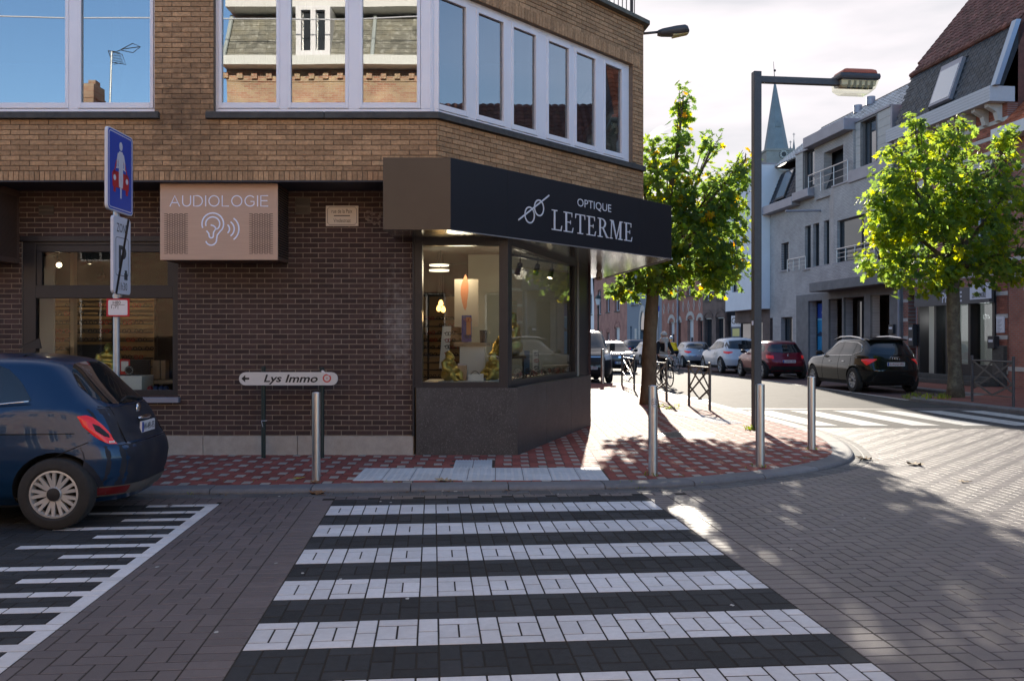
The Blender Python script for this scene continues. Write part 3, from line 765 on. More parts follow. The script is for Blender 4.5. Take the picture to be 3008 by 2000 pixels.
# ---------------- ground floor: granite plinth, window, shop corner
xs=[-9.0,-7.7,-6.45,-5.26,-4.02,-2.79,-1.285]
for a,b in zip(xs,xs[1:]):
    mb=MB(); mb.fbox(GF,a+.003,b-.003,-.05,.03,.02,.292); mb.build('plinth_stone',M['granite'],bld,bevel=.005)
w=MB(); u0,u1,z0,z1=GW; o=-.02
for a,b,c,d in ((u0,GF.u(105,o),z0,z1),(GF.u(507,o),u1,z0,z1)): w.fbox(GF,a,b,-.12,o,c,d)
a,b=GF.u(105,o),GF.u(507,o); zz=lambda y: GF.px(300,y,o)[1]
w.fbox(GF,a,b,-.12,o,zz(720),z1); w.fbox(GF,a,b,-.12,o,zz(876),zz(838)); w.fbox(GF,a,b,-.12,o,z0,zz(1145)); w.fbox(GF,u0-.02,u1+.02,-.05,.02,z1-.02,z1+.05)
w.fbox(GF,a,GF.u(121,o),-.1,o-.015,zz(838),zz(740)); w.fbox(GF,GF.u(491,o),b,-.1,o-.015,zz(838),zz(740)); w.fbox(GF,a,b,-.1,o-.015,zz(740),zz(720))
shopw=w.build('shop_window',M['black_metal'],bld,bevel=.004)
for (p,q) in ((zz(838),zz(740)),(zz(1145),zz(876))):
    g=MB(); g.fbox(GF,a,b,-.07,-.062,p,q); g.build('pane',M['glass_shop'],shopw)
mb=MB(); mb.fbox(GF,u0+.02,u1+.035,-.1,.075,z0-.075,z0-.004); mb.build('window_sill',mat('metal sill',(.22,.24,.30),.45,metal=.4),bld,bevel=.006)
# corner shop front
GP=Fr((0,11.72),(1,0)); GX0=GP.u(1216); GC=GP.u(1493,0); PC=GP.u(1521,0)
Fw=lambda y: GP.px(1300,y)[1]
w=MB(); a,b=GP.u(1240),GP.u(1466); ztop=3.45
w.fbox(GP,GX0,a,-.18,0,.02+.9,ztop); w.fbox(GP,b,GC,-.12,0,.92,ztop); w.fbox(GP,a,b,-.14,0,Fw(721),ztop); w.fbox(GP,a,b,-.14,0,.92,Fw(1122))
w.fbox(GP,GX0-.02,GX0+.004,-.1,.02,.30,ztop)
shopl=w.build('shop_window',M['black_metal'],bld,bevel=.004)
g=MB(); g.fbox(GP,a,b,-.06,-.052,Fw(1122),Fw(721)); g.build('pane',M['glass_shop'],shopl)
GS=Fr((GC,11.725),(.303,.953)); uR0=GS.u(1504); uR1=GS.u(1690); uE=GS.u(1736)
za=Fw(1120); zb=GS.px(1504,722)[1]
w=MB(); w.fbox(GS,0.0,uR0,-.12,0,.92,ztop); w.fbox(GS,uR0,uR1,-.14,0,.92,za); w.fbox(GS,uR0,uR1,-.14,0,zb,ztop); w.fbox(GS,uR1,uR1+.09,-.14,0,.92,ztop)
w.fbox(GS,uR1+.09,uE,-.14,-.02,.92,ztop)
w.fbox(GS,uR1-.12,uR1,-.10,-.07,za,zb)
shopr=w.build('shop_window',M['black_metal'],bld,bevel=.004)
g=MB(); g.fbox(GS,uR0,uR1,-.06,-.052,za,zb); g.build('pane',M['glass_shop'],shopr)
PL=Fr((PC,11.72),(1.312,4.12)); pe=PL.u(1736)
mb=MB(); mb.fbox(GP,GP.u(1222),PC,-.25,.0,.02,.925); mb.build('stone_panel',M['dark_stone'],bld,bevel=.004)
seams=[0,PL.u(1606),PL.u(1678),pe]
for a,b in zip(seams,seams[1:]):
    mb=MB(); mb.fbox(PL,a+.0025,b-.0025,-.25,.0,.02,.925); mb.build('stone_panel',M['dark_stone'],bld,bevel=.003)
# ventilation grilles
def vent(x0,y0,x1,y1,off=0.):
    u0,z0=GF.px(x0,y1,off); u1,z1=GF.px(x1,y0,off); mb=MB(); mb.fbox(GF,u0,u1,-.01,off+.008,z0,z1)
    n=16
    for r in range(2):
        zb=z0+(z1-z0)*(.08+.5*r)
        for k in range(n):
            u=u0+(u1-u0)*(k+.2)/n; mb.fbox(GF,u,u+(u1-u0)/n*.5,off+.007,off+.018,zb,zb+(z1-z0)*.32)
    mb.build('ventilation_grille',mat('aged grille',(.10,.085,.07),.6),bld)
vent(868,582,911,630); vent(115,603,158,632)
# lime bloom and broken bricks are in the wall; the patch left by a removed plate
mb=MB()
for k in range(26):
    u,z=GF.px(rnd.uniform(1070,1124),rnd.uniform(617,660)); s=rnd.uniform(.008,.028)
    mb.ball(GF.p(u,.0,z),s,.006,s*.8,n=7,k=4)
mb.build('mortar_patch',mat('old mortar patch',(.19,.15,.12),.95,noise=.4,nscale=30),bld,kind='stuff')
# ---------------- black fascia sign
sign=thing('shop_sign','long black corner fascia reading OPTIQUE LETERME with a spectacles emblem','sign',(0,10.75,2.86))
zs0,zs1=2.856,3.716; SGL=5.097
mb=MB(); mb.fbox(SL,0,.807-.002,-.04,0,zs0,zs1); mb.build('fascia_panel',mat('fascia panel painted reflection',(.062,.056,.05),.36,metal=.55,noise=.08,nscale=2),sign,bevel=.002)  # same dark cladding; light mirrored on this face is put into the paler colour
sm=[0.0,SG.u(1491),SG.u(1880),SGL]
for a,b in zip(sm,sm[1:]):
    mb=MB(); mb.fbox(SG,a+.0015,b-.0015,-.04,0,zs0,zs1); mb.build('fascia_panel',M['fascia'],sign,bevel=.002)
mb=MB(); mb.fbox(SE,.04,4.6,-.04,0,zs0,zs1); mb.build('fascia_panel',M['fascia'],sign,bevel=.002)
foot=[tuple(SL.p(.01,-.03,0)[:2]),tuple(SL.p(.80,-.03,0)[:2]),tuple(SG.p(SGL-.02,-.03,0)[:2]),tuple(SE.p(4.58,-.03,0)[:2]),(1.35,19.2),(1.2,15.9),(-.05,11.85),(-1.53,11.85)]
mb=MB(); mb.prism(foot,zs0+.004,zs0+.03); mb.build('soffit_panel',M['mirror_soffit'],sign)
mb=MB(); mb.prism(foot,zs1-.03,zs1-.01); mb.build('top_panel',M['fascia'],sign)
fS=lambda a,b,o: SG.p(a,o,b)
mb=MB(); mb.text(fS,2.524,3.363,3.40,3.532,'OPTIQUE',.0005,.006); mb.build('lettering',M['letter'],sign)
# serif capitals drawn by hand
def serif(ch):
    t=.10; h=.10; s=.055   # thin, heavy stroke, serif depth (cap height 1)
    R=[]
    if ch=='L': R=[[(.14,0),(.24,0),(.24,1),(.14,1)],[(.0,.95),(.38,.95),(.38,1),(.0,1)],[(0,0),(.66,0),(.66,.05),(0,.05)],[(.60,.05),(.66,.05),(.70,.26),(.66,.26)]]
    if ch=='E': R=[[(.13,0),(.24,0),(.24,1),(.13,1)],[(0,0),(.64,0),(.64,.05),(0,.05)],[(0,.95),(.60,.95),(.60,1),(0,1)],[(.24,.48),(.50,.48),(.50,.53),(.24,.53)],[(.47,.40),(.50,.40),(.50,.61),(.47,.61)],[(.58,.05),(.64,.05),(.69,.25),(.65,.25)],[(.55,.95),(.57,.77),(.60,.77),(.60,.95)]]
    if ch=='T': R=[[(.30,0),(.41,0),(.41,1),(.30,1)],[(.15,0),(.56,0),(.56,.05),(.15,.05)],[(0,.95),(.71,.95),(.71,1),(0,1)],[(0,.95),(0,.76),(.03,.76),(.07,.95)],[(.64,.95),(.68,.76),(.71,.76),(.71,.95)]]
    if ch=='M': R=[[(.08,0),(.12,0),(.19,1),(.12,1)],[(0,0),(.22,0),(.22,.05),(0,.05)],[(.02,.95),(.28,.95),(.28,1),(.02,1)],[(.16,1),(.29,1),(.55,.12),(.50,0)],[(.50,0),(.54,.0),(.88,1),(.80,1)],[(.78,0),(.90,0),(.92,1),(.79,1)],[(.66,0),(1.02,0),(1.02,.05),(.66,.05)],[(.80,.95),(1.02,.95),(1.02,1),(.80,1)]]
    if ch=='R':
        R=[[(.13,0),(.24,0),(.24,1),(.13,1)],[(0,0),(.38,0),(.38,.05),(0,.05)],[(0,.95),(.30,.95),(.30,1),(0,1)],[(.34,.50),(.46,.50),(.80,.0),(.66,0)],[(.64,0),(.86,0),(.86,.045),(.64,.045)]]
        n=12
        for i in range(n):
            a0=math.pi/2-math.pi*i/n; a1=math.pi/2-math.pi*(i+1)/n
            f=lambda a,rx,ry:(.30+rx*math.cos(a),.735+ry*math.sin(a))
            R.append([f(a1,.22,.215),f(a1,.335,.265),f(a0,.335,.265),f(a0,.22,.215)])
        R.append([(.24,.47),(.30,.47),(.30,.52),(.24,.52)])
    return R
adv={'L':.80,'E':.82,'T':.82,'R':.93,'M':1.14}
word='LETERME'; tot=sum(adv[c] for c in word)-.12; x=0; mb=MB()
for c in word:
    for i,poly in enumerate(serif(c)):
        mb.fprism(SG,[(1.945+(x+a)/tot*1.99,3.036+b*.275) for a,b in poly],.0005,.006+.0001*i)
    x+=adv[c]
mb.build('lettering',M['letter'],sign)
mb=MB(); mb.stroke(fS,[(1.25,3.10),(1.884,3.49)],.020,.0005,.0072)
for cx,cz in ((1.475,3.185),(1.672,3.30)):
    mb.stroke(fS,[(cx+.097*math.cos(w),cz+.103*math.sin(w)) for w in np.linspace(0,2*math.pi,33)],.019,.0005,.0065)
mb.build('emblem',M['letter'],sign)
# edge trim under the fascia
mb=MB(); mb.fbox(SE,0,4.6,.0,.012,zs0-.012,zs0+.012); mb.fbox(SG,0,SGL,.0005,.006,zs0-.01,zs0+.004); mb.build('edge_trim',mat('aluminium trim',(.5,.5,.5),.3,metal=.8),sign)
# camera under the sign
cam_b=thing('security_camera','pale turret security camera hanging under the black fascia','camera',tuple(at(1760,800,16.3)))
p=Vector(cam_b.location); mb=MB(); mb.lathe(p+Vector((0,0,-.14)),[(.0,-.005),(.05,0),(.06,.05),(.05,.12),(.045,.16),(.0,.165)],n=16); mb.build('housing',mat('beige plastic',(.45,.38,.30),.5),cam_b,smooth=True)
mb=MB(); mb.lathe(p+Vector((0,0,.02)),[(.03,0),(.05,.03),(.05,.22)],n=12); mb.build('bracket',mat('grey plastic',(.35,.33,.3),.5),cam_b,smooth=True)
mb=MB(); mb.ball(p+Vector((.0,-.05,-.10)),.022); mb.build('lens',M['black_metal'],cam_b,smooth=True)

# ---------------- AUDIOLOGIE box
M['copper']=mat('brushed copper panel',(.45,.315,.235),.45,metal=.15,noise=.06,nscale=3,stretch=(1,1,30),bump=.03,bscale=20)
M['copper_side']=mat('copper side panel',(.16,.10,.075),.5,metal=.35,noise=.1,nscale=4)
BX_=Fr((0,11.21),(1,0))
def px_box(fr,x0,y0,x1,y1,off=0): 
    a=fr.px(x0,y1,off); b=fr.px(x1,y0,off); return a[0],b[0],a[1],b[1]
aud=thing('audiology_sign','copper wall box reading AUDIOLOGIE with an ear symbol','sign',(-3.6,11.2,2.5))
u0,u1,z0,z1=px_box(BX_,470,534,816,764)
mb=MB(); mb.fbox(BX_,u0,u1,-.012,0,z0,z1); mb.build('front_panel',M['copper'],aud,bevel=.003)
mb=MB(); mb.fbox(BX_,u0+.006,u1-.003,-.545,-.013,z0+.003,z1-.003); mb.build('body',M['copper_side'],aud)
mb=MB()
for i in range(26):
    for j in range(28):
        o=-.03-.5*i/26-(.009 if j%2 else 0); z=z0+.05+(z1-z0-.1)*j/28
        mb.hexa([BX_.p(u1+.0005-.004,o,z),BX_.p(u1+.0005,o,z),BX_.p(u1+.0005,o-.011,z+.012),BX_.p(u1+.0005-.004,o-.011,z+.012)]+[BX_.p(u1+.0005-.004,o,z+.01),BX_.p(u1+.0005,o,z+.01),BX_.p(u1+.0005,o-.011,z+.022),BX_.p(u1+.0005-.004,o-.011,z+.022)])
M['slot']=mat('dark slot',(.02,.014,.011),.8)
mb.build('side_slots',M['slot'],aud,kind='stuff')
fB=lambda a,b,o: BX_.p(a,o,b)
M['lum']=mat('pale blue lettering',(.78,.82,.95),.5)
a0,a1,b0,b1=px_box(BX_,499.6,575.5,786.8,606)
# monoline capitals
def mono(txt):
    out=[]; x=0; arc=lambda cx,cy,rx,ry,a,b,n=16:[(cx+rx*math.cos(math.radians(t)),cy+ry*math.sin(math.radians(t))) for t in np.linspace(a,b,n)]
    G={'A':(.9,[[(0,0),(.45,1),(.9,0)],[(.16,.33),(.74,.33)]]),'U':(.75,[[(0,1),(0,.36)]+arc(.375,.36,.375,.36,180,360)+[(.75,1)]]),
       'D':(.82,[[(0,0),(0,1),(.32,1)]+arc(.32,.5,.5,.5,90,-90)+[(0,0)]]),'I':(.02,[[(0.01,0),(.01,1)]]),'O':(.96,[arc(.48,.5,.48,.5,0,360,28)]),
       'L':(.6,[[(0,1),(0,0),(.6,0)]]),'G':(.88,[arc(.48,.5,.48,.5,45,318,24)+[(.86,.18),(.86,.45),(.55,.45)]]),'E':(.66,[[(.66,0),(0,0),(0,1),(.66,1)],[(0,.52),(.6,.52)]])}
    for c in txt:
        w,st=G[c]
        for s_ in st: out.append([(x+p,q) for p,q in s_])
        x+=w+.30
    return out,x-.30
st,wid=mono('AUDIOLOGIE'); mb=MB()
for s_ in st: mb.stroke(fB,[(a0+p/wid*(a1-a0),b0+q*(b1-b0)) for p,q in s_],.0125,.0005,.004)
mb.build('lettering',M['lum'],aud)
def ear(px,py): 
    return BX_.px(400+px/4.718,500+py/4.718)
mb=MB(); W=.017
def earc(cx,cy,rx,ry,a,b,n=18): return [(cx+rx*math.cos(math.radians(t)),cy-ry*math.sin(math.radians(t))) for t in np.linspace(a,b,n)]
for pts in (earc(1063,745,150,150,200,-30)+[(1165,850),(1125,900),(1115,960)]+earc(1040,965,75,75,0,-160,12),
            earc(1062,745,98,95,195,-45)+[(1100,820),(1075,860),(1070,910)]+earc(1042,910,30,30,0,-180,8)+[(1008,880),(980,845)],
            [(1040,762),(1075,772),(1098,795),(1105,815)],
            earc(1215,815,80,75,45,-45,8),earc(1250,815,110,115,55,-55,10),earc(1285,815,140,165,60,-60,12)):
    mb.stroke(fB,[ear(*p) for p in pts],W,.0005,.0045)
mb.build('ear_symbol',M['lum'],aud)
mb=MB()
for (sx,ex) in ((388,718),(1566,1898)):
    for r in range(37):
        y=608+r*15.15; off_=0 if r%2==0 else 36
        for c in range(5 if r%2==0 else 4):
            x=sx+off_+c*69.5; a=ear(x,y+4); b=ear(x+51,y-4); mb.fbox(BX_,a[0],b[0],-.004,.0006,a[1],b[1])
mb.build('front_slots',M['slot'],aud,kind='stuff')
# second box, left edge
cop=thing('perforated_box','perforated copper wall box cut off by the picture edge','sign',(-7,11.3,2.5)); 
cop['label']='perforated dark copper wall box left of the shop window'
ue=GF.u(57); zb0=GF.px(57,775)[1]; zb1=3.50
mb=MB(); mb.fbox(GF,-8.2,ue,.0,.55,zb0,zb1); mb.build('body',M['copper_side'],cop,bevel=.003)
mb=MB()
for i in range(40):
    for j in range(54):
        if i%2!=j%2: continue
        o=.06+.43*i/40; z=zb0+.07+(zb1-zb0-.17)*j/54; mb.fbox(GF,ue-.003,ue+.0006,o,o+.013,z,z+.009)
mb.build('side_slots',M['slot'],cop,kind='stuff')
# street name plate
plate=thing('street_plate','white street name plate rue de la Paix Vredestraat on dark brick','sign',(-2.1,11.75,2.8))
GFo=Fr((0,11.752),(1,0)); u0,u1,z0,z1=px_box(GFo,957.5,605,1053,664.5)
M['enamel']=mat('cream enamel',(.62,.56,.47),.35); M['ink']=mat('black ink',(.015,.013,.012),.5)
mb=MB(); mb.fbox(GFo,u0,u1,-.004,.008,z0,z1); mb.build('plate',M['enamel'],plate,bevel=.002)
fP=lambda a,b,o: GFo.p(a,o,b); mb=MB(); d=.022; r_=.018
pts=[(u0+d,z0+d+r_),(u0+d,z1-d-r_),(u0+d+r_,z1-d-r_*.6),(u0+d+r_,z1-d+.004),(u1-d-r_,z1-d+.004),(u1-d-r_,z1-d-r_*.6),(u1-d,z1-d-r_),(u1-d,z0+d+r_),(u1-d-r_,z0+d+r_*.6),(u1-d-r_,z0+d-.004),(u0+d+r_,z0+d-.004),(u0+d+r_,z0+d+r_*.6),(u0+d,z0+d+r_)]
mb.stroke(fP,pts,.005,.0082,.0092)
P_=lambda x0,y0,x1,y1: px_box(GFo,600+x0/3.104,500+y0/3.104,600+x1/3.104,500+y1/3.104)
a,b,c,d_=P_(1162,357,1350,393); mb.text(fP,a,b,c,d_,'rue de la Paix',.008,.0092); a,b,c,d_=P_(1180,443,1336,477); mb.text(fP,a,b,c,d_,'Vredestraat',.008,.0092)
a,b,c,d_=P_(1183,413,1330,421); mb.fbox(GFo,a,b,.008,.0092,c,d_)
mb.build('lettering',M['ink'],plate)

# ---------------- wall lamp on the upper corner
wl=thing('wall_street_lamp','grey cobra head street lamp on an arm at the roof corner','street lamp',tuple(EA.p(.3,0,6.47)))
M['lampgrey']=mat('dark lamp casing',(.075,.075,.075),.5,noise=.1)
y_=14.75; A_=at(1872,101,y_); B_=at(1935,95,y_)
mb=MB(); mb.path([A_,at(1905,98,y_),B_],.022,8); mb.build('arm',M['lampgrey'],wl,smooth=True)
mb=MB()
for (x,yt,yb,w) in ((1932,91,106,.08),(1945,86,108,.12),(1985,80,106,.16),(2005,77,102,.17),(2016,80,100,.14),(2022,90,100,.10)):
    pass
secs=[(1932,91,106,.06),(1945,86.5,107.5,.10),(1985,79,107,.14),(2008,77,103,.15),(2017,81,101,.13),(2022,91,100,.09)]
vs=[]
for x,yt,yb,w in secs:
    t=at(x,yt,y_); b_=at(x,yb,y_); h=t.z-b_.z
    for k in range(10):
        an=2*math.pi*k/10; ca,sa=math.cos(an),math.sin(an); vs.append((t.x, y_+w*ca*abs(ca)**-.3 if abs(ca)>.01 else y_, b_.z+h/2+h/2*sa*(abs(sa)**-.4 if abs(sa)>.01 else 1)))
fs=[(i*10+k,i*10+(k+1)%10,(i+1)*10+(k+1)%10,(i+1)*10+k) for i in range(5) for k in range(10)]+[tuple(range(9,-1,-1)),tuple(range(50,60))]
mb.add(vs,fs); mb.build('head',M['lampgrey'],wl,smooth=True)
mb=MB(); p0=at(1975,104,y_); p1=at(2020,98,y_); mb.hexa([p0+Vector((0,-.09,-.035)),p1+Vector((0,-.07,-.02)),p1+Vector((0,.07,-.02)),p0+Vector((0,.09,-.035)),p0+Vector((0,-.09,.03)),p1+Vector((0,-.07,.02)),p1+Vector((0,.07,.02)),p0+Vector((0,.09,.03))]); mb.build('lens',mat('yellowed lamp bowl',(.55,.48,.25),.3),wl,bevel=.01)

# ================================================================ shop interior
M['warmwall']=mat('lit display wall',(.30,.20,.11),.8,noise=.05); M['white_lac']=mat('white laminate',(.62,.60,.56),.4); M['gold']=mat('gold paint',(.52,.38,.09),.38,metal=.75,noise=.2,nscale=18,bump=.25,bscale=70)
M['wood']=mat('pale wood',(.42,.30,.19),.5,noise=.15,nscale=6,stretch=(1,1,12)); M['frame_dark']=mat('spectacle frame',(.02,.015,.014),.35); M['frame_red']=mat('red spectacle frame',(.3,.03,.02),.35)
M['bulb']=mat('warm bulb',(.9,.6,.25),.3,emit=(1,.48,.12),estr=2.6); M['spotglow']=mat('spot glow',(.9,.8,.6),.3,emit=(1,.78,.5),estr=6); M['ringglow']=mat('ring glow',(.9,.85,.75),.3,emit=(1,.85,.6),estr=.9)
room=thing('shop_interior','lit optician shop room behind the dark window frames','room',(-3,14,0)); 
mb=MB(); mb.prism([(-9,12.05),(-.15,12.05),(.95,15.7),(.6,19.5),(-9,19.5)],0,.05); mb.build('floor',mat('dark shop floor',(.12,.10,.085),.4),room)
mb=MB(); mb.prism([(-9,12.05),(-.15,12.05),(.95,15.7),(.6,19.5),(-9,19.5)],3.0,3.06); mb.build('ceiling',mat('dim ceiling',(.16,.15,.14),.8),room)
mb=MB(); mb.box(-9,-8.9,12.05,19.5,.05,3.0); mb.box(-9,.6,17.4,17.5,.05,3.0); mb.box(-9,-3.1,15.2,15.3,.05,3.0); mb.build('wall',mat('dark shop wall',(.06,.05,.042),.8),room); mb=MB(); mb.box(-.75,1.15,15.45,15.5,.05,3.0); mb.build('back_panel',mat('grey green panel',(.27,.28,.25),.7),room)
# display plinths inside the corner windows
mb=MB(); mb.box(-1.17,-.22,11.92,12.75,.05,.99); mb.prism([(-.05,11.95),(.93,15.2),(.45,15.35),(-.5,12.2)],.05,.985); mb.build('window_ledge',M['white_lac'],room)
mb=MB(); mb.box(-6.3,-4.4,11.95,12.45,.05,.80); mb.build('window_ledge',M['wood'],room)
# partition between the two parts
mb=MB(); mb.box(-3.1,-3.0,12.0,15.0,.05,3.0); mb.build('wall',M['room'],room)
def disp(x0,x1,Y,label,name='spectacle_wall',z0=.35,z1=2.35,rows=11):
    t=thing(name,label,'display wall',(x0,Y,0)); 
    mb=MB(); mb.box(x0,x1,Y,Y+.05,z0,z1); mb.build('back_panel',M['warmwall'],t)
    mb=MB(); n=max(1,round((x1-x0)/.75))
    for k in range(n+1):
        x=x0+(x1-x0)*k/n; mb.box(x-.02,x+.02,Y-.03,Y,z0,z1)
    mb.build('upright',M['frame_dark'],t)
    mb=MB(); g=MB()
    for r in range(rows):
        z=.85+r*.135
        mb.tube((x0+.03,Y-.05,z),(x1-.03,Y-.05,z),.012,n=5)
        x=x0+.08
        while x<x1-.12:
            if rnd.random()<.85:
                w=.14; zz=z+.02; c=rnd.choice((0,0,0,1))
                for q in (0,.075): g.torus((x+.03+q,Y-.10,zz),.027,.007,axis='Y',n=10,k=4,m=c)
                g.tube((x+.0,Y-.10,zz+.015),(x-.02,Y-.02,zz+.01),.003,n=4,m=c); g.tube((x+.135,Y-.10,zz+.015),(x+.155,Y-.02,zz+.03),.003,n=4,m=c)
            x+=rnd.uniform(.16,.2)
    mb.build('rail',M['frame_dark'],t,kind='stuff'); g.build('spectacles',[M['frame_dark'],M['frame_red']],t,kind='stuff')
    return t
disp(-7.6,-5.6,14.2,'warm lit spectacle wall seen left behind the sign post'); disp(-5.15,-4.2,15.0,'warm lit spectacle wall seen right in the left shop window')
disp(-2.9,-.9,16.9,'dim spectacle wall at the back of the corner window',rows=9)
mb=MB(); mb.box(-6.6,-6.35,12.5,12.54,.1,2.7); mb.build('white_panel',M['white_lac'],room); mb=MB(); mb.box(-6.22,-6.17,12.7,12.8,.1,2.8); mb.build('wood_post',M['wood'],room)
def spot(name,loc,target,power,label,size=.25):
    t=thing('spot_lamp',label,'lamp',tuple(loc)); loc=Vector(loc); d=(Vector(target)-loc).normalized()
    mb=MB(); mb.tube(loc,loc+d*.16,.04,.045,n=12); mb.tube(loc+Vector((0,0,.0)),loc+Vector((0,0,.14)),.01,n=6); mb.build('housing',M['black_metal'],t)
    mb=MB(); mb.tube(loc+d*.161,loc+d*.164,.036,n=12); mb.build('bulb',M['spotglow'] if (power or 'lit small' in label or 'small lit' in label) else M['black_metal'],t)
    if power:
        l=bpy.data.lights.new('spot_lamp_light','SPOT'); l.energy=power; l.color=(1,.72,.38); l.spot_size=math.radians(80); l.spot_blend=.6; l.shadow_soft_size=.05
        o=bpy.data.objects.new('spot_lamp_light',l); COL.objects.link(o); o.parent=t; o.location=d*.18; o.rotation_euler=(-d).to_track_quat('Z','Y').to_euler()
    return t
spot('s',(-7.1,13.6,2.85),(-7.0,14.2,1.5),4,'black ceiling spot over the left part of the spectacle wall')
spot('s',(-6.4,13.6,2.85),(-6.4,14.2,1.5),4,'black ceiling spot over the middle of the spectacle wall')
spot('s',(-5.9,13.6,2.85),(-5.85,14.2,1.5),4,'black ceiling spot over the right end of the spectacle wall')
spot('s',at(170,770,12.9),at(178,790,12.6),0,'small lit spot lamp behind the upper pane of the left window')
spot('s',at(300,810,13.0),at(285,835,12.6),0,'unlit black spot lamp in the upper pane of the left window')
for i,(x,y,yy,pw) in enumerate(((1528,775,13.0,0),(1580,778,14.0,0),(1622,790,14.6,12))):
    spot('s',at(x,y,yy),at(x-14,y+55,yy-.1),pw,('first','second','lit third')[i]+' black track spot at the top of the side window')
track=MB(); track.tube(at(1505,760,12.5)+Vector((0,0,.05)),at(1650,785,15.2)+Vector((0,0,.05)),.02,n=6); tag(track.build('lamp_track',M['black_metal']),'black ceiling track carrying the spots of the side window','lamp track')
# warm hanging bulbs
for i,(x,y,yy) in enumerate(((1295,890,14.6),(1289,905,14.9),(1302,908,15.1))):
    c=at(x,y,yy); t=thing('hanging_bulb','bare filament bulb hanging '+('highest','left','right')[i]+' in the cluster of the corner window','lamp',tuple(c),'filament bulbs in the corner window')
    mb=MB(); mb.lathe(c,[(0,-.06),(.03,-.045),(.04,-.01),(.028,.03),(.014,.05)],n=12); mb.build('bulb',M['bulb'],t,smooth=True)
    mb=MB(); mb.tube(c+Vector((0,0,.05)),(c.x,c.y,2.99),.006,n=5); mb.lathe(c,[(.016,.05),(.016,.10),(.0,.105)],n=8); mb.build('cord',M['frame_dark'],t)
l=bpy.data.lights.new('hanging_bulb_light','POINT'); l.energy=5; l.color=(1,.62,.28); l.shadow_soft_size=.08; o=bpy.data.objects.new('hanging_bulb_light',l); COL.objects.link(o); o.location=at(1300,930,13.8)
for i,(y,yy) in enumerate(((782,14.6),(797,14.2))):
    c=at(1290,y,yy); t=thing('ring_lamp',('upper','lower')[i]+' round ceiling lamp glowing in the corner window','lamp',tuple(c)); mb=MB(); mb.lathe(c,[(.0,0),(.155,0),(.16,.025),(.0,.03)],n=24); mb.build('lamp_disc',M['ringglow'],t)
l=bpy.data.lights.new('ring_lamp_light','POINT'); l.energy=10; l.color=(1,.80,.55); l.shadow_soft_size=.2; o=bpy.data.objects.new('ring_lamp_light',l); COL.objects.link(o); o.location=(-.75,13.2,2.55)
l=bpy.data.lights.new('side_window_fill','POINT'); l.energy=3; l.color=(1,.84,.64); l.shadow_soft_size=.1; o=bpy.data.objects.new('side_window_fill',l); COL.objects.link(o); o.location=(.15,14.4,2.6)  # added fill light for the side window interior, apart from the track spots

# gorilla figures
def gorilla(c, h, rz, label, face_pose=0):
    """seated ape figure, fused into one skin; local: faces -Y, base at z=0"""
    t=thing('gorilla_statue',label,'statue',tuple(c),'golden gorilla figures in the shop windows',rz=rz)
    k=h; b=MB()
    def B(x,y,z,rx,ry=None,rz_=None): b.ball((x*k,y*k,z*k),rx*k,(ry or rx)*k,(rz_ or rx)*k,n=12,k=8)
    def T(*pts):
        for (p,q) in zip(pts,pts[1:]): b.tube(Vector(p[:3])*k,Vector(q[:3])*k,p[3]*k,q[3]*k,n=10); b.ball(Vector(q[:3])*k,q[3]*k,n=10,k=7)
    B(0,.06,.20,.27,.24,.22); B(0,.05,.40,.26,.20,.24); B(0,.04,.60,.29,.19,.17); B(-.09,-.10,.60,.12,.07,.09); B(.09,-.10,.60,.12,.07,.09)
    B(0,.0,.82,.135,.15,.15); B(0,.03,.93,.09,.12,.08); B(0,-.12,.77,.085,.09,.07); B(0,-.12,.855,.11,.05,.025); B(-.13,.02,.82,.02,.02,.03); B(.13,.02,.82,.02,.02,.03)
    B(0,.02,.70,.15,.13,.1)
    for s in (-1,1):
        T((s*.26,.05,.64,.11),(s*.33,-.02,.42,.09),(s*.20,-.22,.34,.08),(-s*.02,-.26,.40 if s>0 else .36,.06))
        T((s*.13,.0,.14,.15),(s*.27,-.25,.22,.12),(s*.19,-.34,.06,.075),(s*.17,-.44,.035,.045))
        for q in range(4): T((s*.17+(q-1.5)*.025,-.44,.03,.018),(s*.17+(q-1.5)*.03,-.50,.02,.013))
    blob('figure',b,M['gold'],t,voxel=max(.006,.028*k),smooth=3)
    e=MB()
    for s in (-1,1): e.ball((s*.045*k,-.155*k,.825*k),.015*k,n=8,k=6)
    e.build('eyes',M['frame_dark'],t,smooth=True)
    return t
LEDZ=.992
g1=at(1320,1122,12.25); gorilla((g1.x,g1.y,LEDZ),.40,math.radians(62),'golden gorilla with dark spectacles in profile in the corner window')
e=MB()
g2=at(1452,1118,12.5); gorilla((g2.x-.02,g2.y,LEDZ),.38,math.radians(-50),'golden gorilla at the right end of the corner window')
gs=at(1500,1045,12.9); gorilla((gs.x-.0,gs.y,1.32),.62,math.radians(-75),'tall golden gorilla on a stand in the side window')
mb=MB(); mb.box(gs.x-.3,gs.x+.22,gs.y-.2,gs.y+.2,1.28,1.318); 
for dx in (-.26,.18):
    for dy in (-.16,.16): mb.tube((gs.x+dx,gs.y+dy,.98),(gs.x+dx,gs.y+dy,1.29),.012,n=6)
tag(mb.build('side_stand',M['black_metal']),'low black stand under the tall gorilla in the side window','stand')
cnt=thing('white_counter','white display block in the left shop window','counter',(-4.6,12.2,0)); p=at(445,1150,12.1)
mb=MB(); mb.box(at(318,0,12.0).x,at(416,0,12.0).x,12.0,12.4,.60,at(400,1104,12.0).z); mb.build('block',M['white_lac'],cnt,bevel=.004)
g3=at(318,1104,12.2); gorilla((g3.x,12.2,at(0,1104,12.0).z+.0),.44,math.radians(8),'golden gorilla facing the street on the white block')
